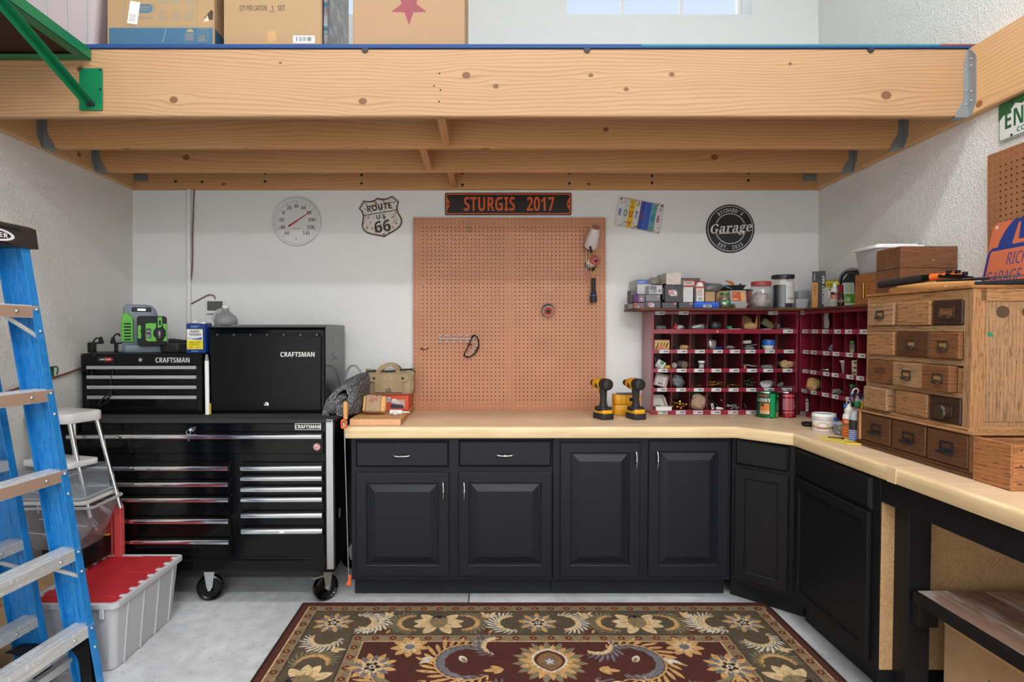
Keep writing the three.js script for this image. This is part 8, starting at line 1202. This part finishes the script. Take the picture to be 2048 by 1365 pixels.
{ // canvas tool bag
  const d = 3.66, x0 = bx(732, d), x1 = bx(829, d), w = x1 - x0, y0 = BRD + 0.085, h = by(738, d) - y0, t = thing('canvas_bag', 'khaki canvas tool bag with two straps, stencilled US, on the orange box', 'bag', [(x0 + x1) / 2, y0, -d - 0.02]);
  // body: tapering soft box with sagging top
  const nx = 26, ny = 14, ring = 36, pos = [], pt = (a, v) => { const ca = Math.cos(a), sa = Math.sin(a), e = 0.32, sx = Math.sign(ca) * Math.pow(Math.abs(ca), e), sz = Math.sign(sa) * Math.pow(Math.abs(sa), 0.6), k = v < 0.62 ? 0.93 + 0.06 * Math.sin(v * 4) : 0.97 + (v - 0.62) * 0.16, dz = v < 0.6 ? 1 : 1 - Math.pow((v - 0.6) / 0.4, 1.5) * 0.92; return V(sx * w / 2 * k + 0.006 * (noise(a * 3, v * 5, 4) - 0.5), h * v - (v > 0.85 ? 0.018 * (0.5 + 0.5 * Math.cos(sx * 3)) * (v - 0.85) / 0.15 : 0) + 0.006 * (noise(a * 2, v * 3, 9) - 0.5) * v, sz * 0.075 * Math.max(0.06, dz) + 0.007 * (noise(a * 4 + 3, v * 7, 6) - 0.5)); };
  for (let j = 0; j < ny; j++) for (let i = 0; i < ring; i++) { const a0 = -i / ring * 6.2832, a1 = -(i + 1) / ring * 6.2832, v0 = j / ny, v1 = (j + 1) / ny; const A = pt(a0, v0), B = pt(a1, v0), C = pt(a1, v1), D = pt(a0, v1); for (const q of [A, B, C, A, C, D]) pos.push(q.x, q.y, q.z); }
  for (let i = 0; i < ring; i++) { const a0 = -i / ring * 6.2832, a1 = -(i + 1) / ring * 6.2832, A = pt(a0, 0), B = pt(a1, 0); pos.push(0, 0, 0, B.x, B.y, B.z, A.x, A.y, A.z); }
  const g = new THREE.BufferGeometry(); g.setAttribute('position', new THREE.Float32BufferAttribute(pos, 3)); g.computeVertexNormals(); part('body', muv(toCreasedNormals(g, 1.0)), M.canvasBag, t);
  part('zip', tube([V(-w * 0.48, h * 0.9, 0.05), V(-w * 0.3, h * 0.93, 0.035), V(0, h * 0.9, 0.025), V(w * 0.2, h * 0.96, 0.02), V(w * 0.48, h * 0.95, 0.02), V(w * 0.51, h * 0.85, 0.02)], 0.0045, 30, 6), M.bolt, t);
  const s = rrect(w * 0.8, 0.05, 0.022); part('flap', muv(ext(s, 0.004, 0.0015, 6)).translate(0, h * 0.66, 0.086), M.canvasBag, t);
  part('pocket', muv(ext(rrect(w * 0.57, 0.066, 0.006), 0.005, 0.002, 4)).translate(0, h * 0.3, 0.084), M.canvasBag, t);
  for (const q of [-1, 1]) part('snap', new THREE.SphereGeometry(0.0075, 12, 8).scale(1, 1, 0.5), M.bolt, t).position.set(q * w * 0.29, h * 0.645, 0.092);
  part('strap', [0, 1].map((q) => { const P = [V(-w * 0.24, h * 0.74, 0.07 - q * 0.14), V(-w * 0.21, h * 0.95, 0.05 - q * 0.1), V(-w * 0.1, h * 1.12, 0.012 - q * 0.024), V(0.0, h * 1.17, 0.008 - q * 0.016), V(w * 0.09, h * 1.12, 0.012 - q * 0.024), V(w * 0.17, h * 0.95, 0.05 - q * 0.1), V(w * 0.2, h * 0.74, 0.07 - q * 0.14)]; const cu = new THREE.CatmullRomCurve3(P), n = 30, p2 = []; for (let i = 0; i < n; i++) { const a = cu.getPoint(i / n), b = cu.getPoint((i + 1) / n), ta = cu.getTangent(i / n), tb = cu.getTangent((i + 1) / n), na = V(-ta.y, ta.x, 0).normalize().multiplyScalar(0.013), nb = V(-tb.y, tb.x, 0).normalize().multiplyScalar(0.013); const th = V(0, 0, 0.002), f = (u, v, w2, x2) => { for (const q2 of [u, v, w2, u, w2, x2]) p2.push(q2.x, q2.y, q2.z); }; f(a.clone().sub(na).add(th), b.clone().sub(nb).add(th), b.clone().add(nb).add(th), a.clone().add(na).add(th)); f(a.clone().add(na).sub(th), b.clone().add(nb).sub(th), b.clone().sub(nb).sub(th), a.clone().sub(na).sub(th)); f(a.clone().add(na).add(th), b.clone().add(nb).add(th), b.clone().add(nb).sub(th), a.clone().add(na).sub(th)); f(a.clone().sub(na).sub(th), b.clone().sub(nb).sub(th), b.clone().sub(nb).add(th), a.clone().sub(na).add(th)); } const gg = new THREE.BufferGeometry(); gg.setAttribute('position', new THREE.Float32BufferAttribute(p2, 3)); gg.computeVertexNormals(); return muv(gg); }), M.canvasBag, t);
  part('lettering', text3('US', 0.024, 0.0006, 0.85).translate(0.002, h * 0.17, 0.0925), std(0x4a4436, 0.9), t);
}
{ // orange box under the bag
  const d = 3.53, x0 = bx(733, d), x1 = bx(817, d), t = thing('orange_box', 'orange-red cardboard carton printed with a picture of stored bins, under the canvas bag', 'box', [(x0 + x1) / 2, BRD, -d - 0.105]); const w = x1 - x0, h = 0.084;
  part('carton', cbox(w, h, 0.21, 0.0015).translate(0, h / 2, 0), std(0xc94a2c, 0.5), t);
  part('printed_face', sticker(w * 0.985, h * 0.98, region(200, 66, (c, W, H) => { c.fillStyle = '#d2502f'; c.fillRect(0, 0, W, H); c.fillStyle = '#e0e2e6'; c.fillRect(82, 8, 34, 20); say(c, 'efty', 100, 18, 19, '#233f95', 'sans-serif', 0.9, 'italic bold'); c.fillStyle = '#c3a8a0'; c.fillRect(118, 18, 66, 34); c.fillStyle = '#e3dcd9'; c.fillRect(122, 14, 22, 16); c.fillStyle = '#3d3744'; c.beginPath(); c.moveTo(116, 36); c.lineTo(178, 44); c.lineTo(176, 60); c.lineTo(114, 58); c.fill(); c.fillStyle = '#d7c7c2'; c.beginPath(); c.ellipse(146, 30, 12, 9, 0, 0, 7); c.fill(); c.fillStyle = '#d9b326'; c.fillRect(84, 30, 12, 20); scribble(c, 86, 54, 14, 2, 5, '#efd2c4'); })).translate(0, h / 2, 0.1056), M.print, t);
}
{ // sponge pack
  const d = 3.36, w = bx(773, d) - bx(727, d), t = thing('sponge_pack', 'tan padded pack in a brown sleeve with red lettering, on the pine board', 'pack', [bx(750, d), BRD + 0.001, -d]);
  const p = part('pad', muv(toCreasedNormals(ext(rrect(w, 0.094, 0.012), 0.022, 0.012, 5, 3), 0.8)), std(0xd3a365, 0.8), t); p.position.set(0, 0.05, -0.006); p.rotation.x = -0.35; p.rotation.z = -0.03;
  part('sleeve', onSheet(flatUV(cbox(w * 0.7, 0.1, 0.056, 0.008), w * 0.7, 0.1), region(110, 110, (c, W, H) => { c.fillStyle = '#a38562'; c.fillRect(0, 0, W, H); say(c, 'Fing', 58, 26, 26, '#8c2f2a', 'serif', 0.9); say(c, 'Off', 42, 44, 26, '#8c2f2a', 'serif', 0.9); c.fillStyle = '#4a3526'; c.beginPath(); c.ellipse(78, 8, 10, 4, 0, 0, 7); c.fill(); scribble(c, 14, 60, 80, 3, 6, '#9a7d5c'); c.fillStyle = '#6b5138'; c.fillRect(50, 88, 26, 2); })).translate(-0.004, 0, 0.013), M.print, p);
}
{ const d = 3.33, t = thing('caulk_stub', 'short white tube with a paper wrapper lying on the pine board', 'tube', [bx(792, d), BRD + 0.014, -d], -0.1); part('tube', cyl(0.0135, 0.0135, 0.066, 16).rotateZ(-Math.PI / 2).translate(-0.032, 0, 0), M.white, t); part('nozzle', rod(V(0.034, 0.001, 0), V(0.078, 0.001, 0), 0.0045, 8, 0.0025), M.whiteGloss, t); part('wrapper', lump(0.042, 0.026, 0.03, 501, 0.3).translate(0.002, -0.014, 0.012), std(0xd9d4cc, 0.8), t); }
{ // grey blanket roll: folded slab bent over
  const t = thing('moving_blanket', 'speckled grey wool moving blanket folded in a bulky roll at the worktop corner', 'blanket', [-0.765, 0, -3.42]);
  // spiral section swept along the roll's axis (towards the eye)
  const sec = [], th = 0.032; const spine = new THREE.CatmullRomCurve3([V(-0.085, 0.965, 0), V(-0.09, 1.02, 0), V(-0.05, 1.1, 0), V(0.0, 1.165, 0), V(0.045, 1.17, 0), V(0.062, 1.13, 0), V(0.045, 1.05, 0), V(0.03, 0.99, 0), V(0.035, 1.02, 0), V(0.0, 1.0, 0), V(-0.02, 1.06, 0), V(0.0, 1.11, 0), V(0.018, 1.09, 0)]);
  const n = 60, mk = (wz, off, s, amp) => { const L = [], R = []; for (let i = 0; i <= n; i++) { const p = spine.getPoint(i / n), q = spine.getTangent(i / n), nn = V(-q.y, q.x, 0); L.push(p.clone().add(nn.clone().multiplyScalar(th * 0.5))); R.push(p.clone().sub(nn.clone().multiplyScalar(th * 0.5))); } return [L, R.reverse()].flat(); };
  const ringP = mk(), m = ringP.length, nz = 14, pos = []; const P = (i, j) => { const v = ringP[i % m], z = (j / nz - 0.5) * 0.36, e = Math.min(j, nz - j) === 0 ? 0.9 : 1, w = 0.014; return V(v.x * e + (noise(i * 0.35, j * 0.5, 3) - 0.5) * w - 0.02 * j / nz, v.y + (noise(i * 0.3 + 7, j * 0.5, 8) - 0.5) * w - (j / nz) * 0.05 * Math.max(0, (v.y - 0.95) / 0.25), z); };
  for (let j = 0; j < nz; j++) for (let i = 0; i < m; i++) { const A = P(i, j), B = P(i + 1, j), C = P(i + 1, j + 1), D = P(i, j + 1); for (const q of [A, C, B, A, D, C]) pos.push(q.x, q.y, q.z); }
  for (const j of [0, nz]) for (let i = 0; i < n; i++) { const A = P(i, j), B = P(i + 1, j), C = P(m - 2 - i, j), D = P(m - 1 - i, j); for (const q of j ? [A, C, B, A, D, C] : [A, B, C, A, C, D]) pos.push(q.x, q.y, q.z); }
  const g = new THREE.BufferGeometry(); g.setAttribute('position', new THREE.Float32BufferAttribute(pos, 3)); g.computeVertexNormals();
  part('fold', muv(toCreasedNormals(g, 1.2)), M.wool, t).position.set(0.005, 0.005, 0.0);
  part('fold', muv(lump(0.15, 0.13, 0.3, 511, 0.16)).translate(0.0, 0.977, 0.02), M.wool, t);
  part('fold', muv(lump(0.08, 0.1, 0.26, 514, 0.2)).translate(-0.06, 0.985, 0.08), M.wool, t);
}
{ // hose behind
  const d = 3.7; single('white_hose', tube([[690, 800], [692, 770], [697, 745], [706, 732], [716, 731], [724, 738], [732, 748]].map(([a, b], i) => V(bx(a, d), by(b, d), -d + 0.01 * i)), 0.0065, 50, 8), std(0xa9aaa6, 0.5), 'pale grey hose arching up behind the rolled blanket', 'hose');
  const s = thing('hose_end', 'green and white hose fitting down behind the blanket beside the tool chest', 'hose fitting', [bx(672, 3.6), 1.02, -3.6]); part('tube', cyl(0.009, 0.007, 0.15, 12).rotateZ(-0.1), M.frost, s); part('collar', cyl(0.014, 0.012, 0.03, 12), std(0x1f7a52, 0.45), s); part('collar', cyl(0.012, 0.012, 0.02, 12).translate(0.006, -0.03, 0), std(0x1f7a52, 0.45), s);
}
{ // bar clamp on the worktop corner
  const d = 3.105, t = thing('bar_clamp', 'long orange bar clamp with a wooden handle on the worktop corner', 'clamp', [bx(690, d), 0, -d]); const Y = (py) => by(py, d), X = (px) => bx(px, d) - bx(690, d);
  part('bar', [rod(V(X(690), Y(806), 0), V(X(692), Y(900), 0), 0.0032, 8), rod(V(X(692), Y(900), 0), V(X(698), Y(1170), 0), 0.0028, 8)], M.steel, t);
  part('handle', lathe([[0, 0], [0.011, 0.003], [0.012, 0.03], [0.0125, 0.07], [0.01, 0.093], [0, 0.095]], 14).translate(X(694), Y(838), 0.006), M.woodHandle, t); part('screw', rod(V(X(694), Y(848), 0.004), V(X(694), Y(836), 0.006), 0.005, 8), M.bolt, t);
  const s = rrect(0.03, 0.048, 0.008); s.holes.push(rrect(0.014, 0.026, 0.004)); part('jaw', ext(s, 0.016, 0.002, 4, 1).translate(X(690.5), Y(847), -0.008), M.orangeClamp, t); part('screw_block', cbox(0.01, 0.02, 0.01, 0.001).translate(X(690.5), Y(848), 0), M.steel, t);
  part('jaw', [cbox(0.014, 0.05, 0.014, 0.003).rotateZ(-0.1).translate(X(699.5), Y(1160), 0), cbox(0.024, 0.02, 0.014, 0.003).translate(X(698), Y(1168), 0)], M.orangeClamp, t);
}
// ---------- drills, case ----------
const drill = (name, label, px, d, turn, impact) => {
  const t = thing(name, label, 'drill', [bx(px, d), BT + 0.001, -d], turn);
  const Y = M.yellow, B = M.blackSoft;
  part('battery', [toCreasedNormals(ext(rrect(0.078, 0.11, 0.014), 0.026, 0.004, 4, 2).rotateX(-Math.PI / 2), 0.6).translate(0, 0.004, 0)], B, t); part('battery_cover', toCreasedNormals(ext(rrect(0.068, 0.1, 0.014), impact ? 0.016 : 0.02, 0.004, 4, 2).rotateX(-Math.PI / 2), 0.6).translate(0, 0.033, 0), Y, t); part('base_shroud', toCreasedNormals(ext(rrect(0.072, 0.09, 0.018), 0.014, 0.006, 4, 2).rotateX(-Math.PI / 2), 0.6).translate(0, 0.05, -0.002), B, t);
  part('grip', lathe([[0.0, 0.06], [0.03, 0.062], [0.021, 0.085], [0.0185, 0.11], [0.02, 0.145], [0.023, 0.17], [0.024, 0.18], [0, 0.182]], 20, 0.9), B, t);
  part('motor_cap', lathe([[0, 0.058], [0.02, 0.057], [0.031, 0.05], [0.034, 0.036], [0.034, 0.0], [0, 0]], 26, 0.6).rotateX(Math.PI / 2).translate(0, 0.198, 0), B, t);
  for (let i = 0; i < 6; i++) part('vent_slot', cbox(0.036, 0.002, 0.002, 0.0004).translate(0, 0.183 + i * 0.006, 0.052), M.bolt, t);
  part('gear_case', lathe([[0, 0.0], [0.0345, 0.0], [0.036, -0.02], [0.034, -0.05], [0.028, -0.075], [0, -0.075]], 26, 0.6).rotateX(Math.PI / 2).translate(0, 0.198, 0), Y, t); part('trim_panel', cbox(0.0715, 0.03, 0.03, 0.006).translate(0, 0.192, -0.024), B, t); part('trigger', cbox(0.014, 0.028, 0.016, 0.005).translate(0, 0.155, -0.03), B, t);
  part('chuck', lathe([[0, -0.07], [0.022, -0.072], [0.021, -0.1], [impact ? 0.012 : 0.019, -0.115], [0.006, impact ? -0.12 : -0.118], [0, -0.12]], 20, 0.6).rotateX(Math.PI / 2).translate(0, 0.198, 0), M.blackSatin, t);
  part('screw', new THREE.SphereGeometry(0.004, 8, 6), M.steel, t).position.set(-0.036, 0.048, 0.025);
  return t;
};
drill('impact_driver', 'yellow and black cordless driver in front of the pegboard edge', 1206.5, 3.42, 0.42, true);
drill('power_drill', 'yellow and black cordless drill close to the red pigeonhole unit', 1271.5, 3.42, 0.3, false);
{ const d = 3.56, x0 = bx(1229, d), w = 0.16, t = thing('bit_case', 'small yellow hinged bit case behind the cordless drill', 'case', [x0 + w / 2, BT + 0.001, -d - 0.045]); const h = by(790, d) - BT;
  part('case_base', rbox(w, h * 0.5, 0.09, 0.014), M.yellow, t); part('lid', rbox(w, h * 0.48, 0.09, 0.014).translate(0, h * 0.51, 0), M.yellow, t); part('latch', [cbox(0.022, 0.02, 0.006, 0.002).translate(0.02, h * 0.76, 0.046), cbox(0.016, 0.034, 0.006, 0.002).translate(0.002, h * 0.22, 0.046)], M.blackSatin, t); part('divider_line', [cbox(0.0015, h * 0.42, 0.001, 0.0003).translate(-0.04, h * 0.76, 0.0453), cbox(0.0015, h * 0.42, 0.001, 0.0003).translate(-0.01, h * 0.76, 0.0453)], std(0x9a6a12, 0.6), t);
  single('leaflet', [cbox(0.13, 0.0015, 0.07, 0.0004), cbox(0.125, 0.0015, 0.066, 0.0004).rotateY(0.1).translate(0.004, 0.002, 0)], std(0x6f6c8f, 0.6), 'folded printed leaflets on top of the yellow bit case', 'leaflet', [x0 + w / 2 + 0.01, BT + h + 0.0026, -d - 0.045]); }
// ---------- cans and bottles ----------
const canShape = (r, h) => lathe([[0, 0], [r, 0], [r + 0.001, 0.003], [r - 0.001, 0.006], ...[0.3, 0.44, 0.58, 0.72, 0.86].flatMap((v) => [[r - 0.001, h * v - 0.003], [r - 0.0022, h * v], [r - 0.001, h * v + 0.003]]), [r - 0.001, h - 0.006], [r + 0.001, h - 0.003], [r + 0.001, h], [r - 0.003, h], [r - 0.003, h - 0.006], [0, h - 0.006]], 40, 0.35);
const coffee = (label, px, d, body, draw) => { const r = (bx(1556, d) - bx(1514, d)) / 2 * (px < 1550 ? 0.98 : 0.82), h = by(783.5, d) - BT, t = thing('coffee_can', label, 'can', [bx(px, d), BT + 0.0006, -d]); part('can', canShape(r, h), std(body, 0.22, { metalness: 0.55 }), t); part('rim', lathe([[r - 0.003, h - 0.004], [r + 0.0014, h - 0.004], [r + 0.0014, h + 0.001], [r - 0.003, h + 0.001]], 40), M.chrome, t); part('lid', lathe([[0, h - 0.004], [r - 0.003, h - 0.004], [r - 0.003, h - 0.003], [0, h - 0.003]], 36), M.brushed, t); part('printed_wrap', onSheet(new THREE.CylinderGeometry(r + 0.0006, r + 0.0006, h * 0.9, 40, 1, true, -Math.PI / 2, Math.PI), region(190, 150, draw)).translate(0, h * 0.49, 0), M.printMetal, t); return t; };
coffee('green metal coffee can with an orange and cream label at the pigeonhole foot', 1534.5, 3.5, 0x0f6a3e, (c, w, h) => { c.fillStyle = '#0c5a35'; c.fillRect(0, 0, w, h); c.fillStyle = '#1fae66'; c.fillRect(w * 0.45, 0, w * 0.14, h); c.fillStyle = '#08251a'; c.fillRect(w * 0.66, h * 0.04, w * 0.18, h * 0.2); say(c, '100%', w * 0.74, h * 0.12, 12, '#e0e6e0'); c.fillStyle = '#0a3f27'; c.fillRect(0, h * 0.16, w * 0.4, h * 0.24); say(c, 'LIBBY', w * 0.24, h * 0.28, 30, '#ece9df', 'serif', 0.9); c.fillStyle = '#a83526'; c.fillRect(w * 0.06, h * 0.06, w * 0.3, h * 0.06); c.fillStyle = '#c9793f'; c.fillRect(w * 0.14, h * 0.42, w * 0.28, h * 0.46); c.fillStyle = '#e0c59a'; c.fillRect(w * 0.14, h * 0.74, w * 0.28, h * 0.12); say(c, '7 3 3', w * 0.27, h * 0.8, 14, '#332211'); c.fillStyle = '#3c2a1c'; c.fillRect(w * 0.16, h * 0.44, w * 0.1, h * 0.1); c.fillStyle = '#a9a05c'; c.fillRect(w * 0.62, h * 0.78, w * 0.3, h * 0.22); scribble(c, w * 0.64, h * 0.42, w * 0.24, 6, 8, '#8fcaa8'); c.fillStyle = '#b8793f'; c.fillRect(w * 0.66, h * 0.3, w * 0.06, h * 0.08); });
coffee('dark red metal coffee can covered in pale lettering, beside the green one', 1573, 3.5, 0x7e1220, (c, w, h) => { c.fillStyle = '#4d0e18'; c.fillRect(0, 0, w, h); c.fillStyle = '#a51e2e'; c.fillRect(w * 0.3, 0, w * 0.34, h); c.fillStyle = '#c9525c'; c.fillRect(w * 0.46, 0, w * 0.06, h); scribble(c, w * 0.22, h * 0.08, w * 0.5, 1, 8, '#e6d3d3'); scribble(c, w * 0.22, h * 0.24, w * 0.52, 8, 9, '#d3a6ac', 8); scribble(c, w * 0.24, h * 0.8, w * 0.4, 1, 8, '#d8c0c0', 3); });
{ // white tin with cereal picture
  const d = 3.02, r = (bx(1668.5, d) - bx(1627, d)) / 2, h = by(823, d) - BT - 0.012, t = thing('trend_tin', 'white tin with a gold wheat arch and sunken white lid on the worktop edge', 'tin', [bx(1647.7, d), BT + 0.0006, -d]);
  part('tin', lathe([[0, 0], [r - 0.002, 0], [r, 0.003], [r, h - 0.004], [r - 0.002, h], [0, h]], 40, 0.5), std(0xd9dad8, 0.3), t); part('lid', lathe([[0, h - 0.006], [r * 0.82, h - 0.006], [r * 0.86, h + 0.002], [r + 0.001, h + 0.002], [r + 0.0025, h - 0.001], [r + 0.0025, h - 0.013], [r + 0.0006, h - 0.013]], 40, 0.5), M.whiteGloss, t);
  part('printed_wrap', onSheet(new THREE.CylinderGeometry(r + 0.0006, r + 0.0006, h * 0.86, 40, 1, true, -Math.PI / 2 - 0.6, Math.PI), region(240, 150, (c, w, hh) => { c.fillStyle = '#dcdddb'; c.fillRect(0, 0, w, hh); c.fillStyle = '#d8b92c'; c.fillRect(0, 0, w, 9); c.fillStyle = '#b44a5c'; c.fillRect(0, 14, w, 3); say(c, 'Red River Trend', w * 0.5, 38, 24, '#565a5c', 'serif', 0.72); scribble(c, w * 0.3, 50, w * 0.4, 1, 6, '#9a9c9c'); c.strokeStyle = '#c9a565'; c.lineWidth = 13; c.beginPath(); c.arc(w * 0.5, 104, 36, Math.PI, 0); c.stroke(); c.strokeStyle = '#dcc79a'; c.lineWidth = 5; c.stroke(); const R = rng(6); for (let i = 0; i < 260; i++) { const x = R() * w, e = Math.abs(x / w - 0.5) * 2; c.fillStyle = ['#8f5f26', '#b98a3e', '#6c7a34', '#a0682e'][i % 4]; c.save(); c.translate(x, 128 - R() * (14 + 26 * e) + 4); c.rotate((R() - 0.5) * 1.4); c.fillRect(-1.5, -7, 3, 12); c.restore(); } c.fillStyle = '#c0545e'; c.beginPath(); c.moveTo(w * 0.34, 118); c.quadraticCurveTo(w * 0.5, 108, w * 0.66, 118); c.lineTo(w * 0.66, 127); c.quadraticCurveTo(w * 0.5, 116, w * 0.34, 127); c.fill(); })).translate(0, h * 0.48, 0), M.print, t);
  single('wallet', [rbox(0.085, 0.018, 0.06, 0.008), cbox(0.06, 0.004, 0.04, 0.001).translate(0.004, 0.019, 0)], M.blackSatin, 'flat black wallet lying behind the white tin', 'wallet', [bx(1618, 3.18), BT + 0.0006, -3.16], -0.3);
  const b = thing('blue_box', 'thin upright blue card box between the white tin and the clear cup', 'box', [bx(1669, 2.97), BT + 0.0006, -2.99], 0.4); part('carton', cbox(0.02, 0.072, 0.05, 0.001).translate(0, 0.036, 0), std(0x23508f, 0.5), b); part('printed_label', sticker(0.018, 0.06, region(20, 64, (c, w, h2) => { c.fillStyle = '#2a5a9a'; c.fillRect(0, 0, w, h2); c.fillStyle = '#dfe3ea'; c.fillRect(3, 18, 14, 10); scribble(c, 3, 34, 14, 4, 6, '#c9d3e2'); })).translate(0, 0.037, 0.0256), M.print, b);
  const cp = thing('plastic_cup', 'clear lidded plastic cup beside the glue bottles', 'cup', [bx(1679, 2.9), BT + 0.0006, -2.9]); part('cup', bin(0.045, 0.045, 0.056, 0.056, 0.052, 0.0018, 0.022, 8), M.clear, cp); part('lid', rbox(0.064, 0.008, 0.064, 0.03).translate(0, 0.052, 0), M.frost, cp); part('contents', lump(0.035, 0.018, 0.035, 521, 0.3).translate(0, 0.003, 0), M.brushed, cp);
}
{ // bottles by the catalogue
  const g = (n, label, px, d, z = 0) => thing(n, label, 'bottle', [bx(px, d), BT + 0.0006, -d + z]);
  const a = g('glue_bottle', 'tall white glue bottle with an orange-red label and cream cap', 1697, 2.78), r = 0.026;
  part('bottle', lathe([[0, 0], [r - 0.002, 0], [r, 0.004], [r, 0.1], [r * 0.9, 0.114], [r * 0.55, 0.122], [r * 0.5, 0.13], [0, 0.13]], 26, 0.6), M.white, a); part('cap', lathe([[r * 0.52, 0.118], [r * 0.7, 0.12], [r * 0.72, 0.138], [r * 0.4, 0.15], [0.003, 0.165], [0, 0.165]], 20, 0.6), std(0xd6cfc0, 0.5), a);
  part('label', onSheet(new THREE.CylinderGeometry(r + 0.0006, r + 0.0006, 0.088, 24, 1, true, -1.9, 2.8), region(100, 100, (c, w, h) => { c.fillStyle = '#d7701f'; c.fillRect(0, 0, w, h); c.fillStyle = '#b23a24'; c.fillRect(0, 0, w, h * 0.28); c.fillStyle = '#d98a4a'; c.fillRect(w * 0.2, h * 0.06, w * 0.4, h * 0.16); c.fillStyle = '#d9c02a'; c.fillRect(w * 0.72, 0, w * 0.28, h); c.fillStyle = '#5c5a34'; c.fillRect(0, h * 0.28, w * 0.7, h * 0.08); for (let i = 0; i < 4; i++) { c.fillStyle = '#7c3a14'; c.fillRect(w * 0.14, h * (0.42 + i * 0.14), w * 0.4, 4); } })).translate(0, 0.052, 0), M.print, a);
  const b = g('solvent_bottle', 'dark bottle with a pale blue label pressed against the catalogue base', 1709, 2.72); part('bottle', lathe([[0, 0], [0.021, 0], [0.023, 0.004], [0.023, 0.11], [0.016, 0.128], [0, 0.128]], 22, 0.6), M.blackSoft, b); part('shoulder', lathe([[0.0234, 0.1], [0.0234, 0.115], [0.017, 0.136], [0.012, 0.14], [0, 0.14]], 22, 0.6), std(0xa9adb6, 0.4), b); part('label', onSheet(new THREE.CylinderGeometry(0.0236, 0.0236, 0.05, 20, 1, true, -1.9, 2.8), region(60, 56, (c, w, h) => { c.fillStyle = '#8f9fd0'; c.fillRect(0, 0, w, h); for (let i = 0; i < 5; i++) { c.fillStyle = '#3a4470'; c.fillRect(8, 6 + i * 10, 38, 3.5); } })).translate(0, 0.03, 0), M.print, b);
  const c = g('spray_bottle', 'slim bottle with a blue cap and bent white tube behind the orange labelled glue', 1692, 2.9); part('bottle', cyl(0.014, 0.012, 0.13, 14), M.blackSoft, c); part('cap', new THREE.SphereGeometry(0.013, 14, 10).translate(0, 0.138, 0), std(0x2272c4, 0.4), c); part('nozzle', rod(V(0, 0.145, 0), V(0.005, 0.175, 0), 0.004, 8, 0.002), M.frost, c); part('straw', tube([V(0.008, 0.12, 0.01), V(0.018, 0.19, 0.01), V(0.03, 0.222, 0.01), V(0.045, 0.224, 0.01), V(0.052, 0.21, 0.01)], 0.0035, 30, 7), M.whiteGloss, c);
  const tub = thing('tool_cup', 'cluttered cup of glue tubes with green, blue and clear caps behind the bottles', 'cup', [bx(1712, 2.84), BT + 0.0006, -2.84]); part('cup', cyl(0.03, 0.034, 0.14, 24), std(0x9a8a72, 0.5), tub); part('green_cap', cyl(0.014, 0.014, 0.02, 14).rotateZ(0.2).translate(-0.006, 0.15, 0.02), std(0x1f8a5c, 0.4), tub); part('blue_tube', cbox(0.014, 0.06, 0.014, 0.003).rotateZ(-0.2).translate(0.02, 0.16, 0.01), std(0x2050a4, 0.4), tub); part('clear_tip', cyl(0.012, 0.004, 0.05, 12).translate(0.01, 0.16, -0.01), M.frost, tub); part('yellow_tube', cbox(0.012, 0.05, 0.012, 0.003).translate(0.01, 0.15, 0.024), M.yellow, tub); part('coil', tube([V(-0.02, 0.15, 0), V(-0.03, 0.19, 0.0), V(-0.012, 0.205, 0), V(0.012, 0.2, 0.0), V(0.03, 0.2, 0)], 0.004, 24, 7), std(0x24345c, 0.4), tub); part('wrapper', sticker(0.03, 0.045, region(30, 44, (q, w, h) => { q.fillStyle = '#24319a'; q.fillRect(0, 0, w, h); q.fillStyle = '#c9281e'; q.fillRect(0, 8, w, 22); q.fillStyle = '#e6b81e'; q.beginPath(); q.moveTo(4, 26); q.lineTo(15, 6); q.lineTo(26, 26); q.fill(); })).translate(0.022, 0.115, 0.031), M.print, tub);
  // yellow pad with hex key
  const zf = 2.62, P = [[1.56, 2.85], [1.555, 2.76], [1.61, 2.64], [1.655, 2.62], [1.655, 2.86]], y = thing('yellow_notepad', 'bent yellow notepad lying on the worktop under the bottles', 'notepad', [0, 0, 0]);
  part('pad', ext(poly([[1.556, 2.82], [1.6, 2.665], [1.656, 2.655], [1.656, 2.84]].map(([x, d]) => [x, d])), 0.005, 0.001, 2).rotateX(-Math.PI / 2).translate(0, BT + 0.0016, 0), M.yellowPad, y);
  part('pad_fold', lim(1.612, 1.652, BT + 0.0066, BT + 0.0086, -2.71, -2.66, 0.001), std(0xc9ab1e, 0.6), y);
  single('hex_key', [tube([V(0, 0, 0), V(0.032, 0, 0.03), V(0.04, 0, 0.038), V(0.044, 0, 0.044), V(0.03, 0, 0.052)], 0.0032, 24, 6)], M.bolt, 'black hex key resting on the yellow notepad', 'hex key', [1.595, BT + 0.0102, -2.78], 0.1);
}
renderer.render(scene, camera);
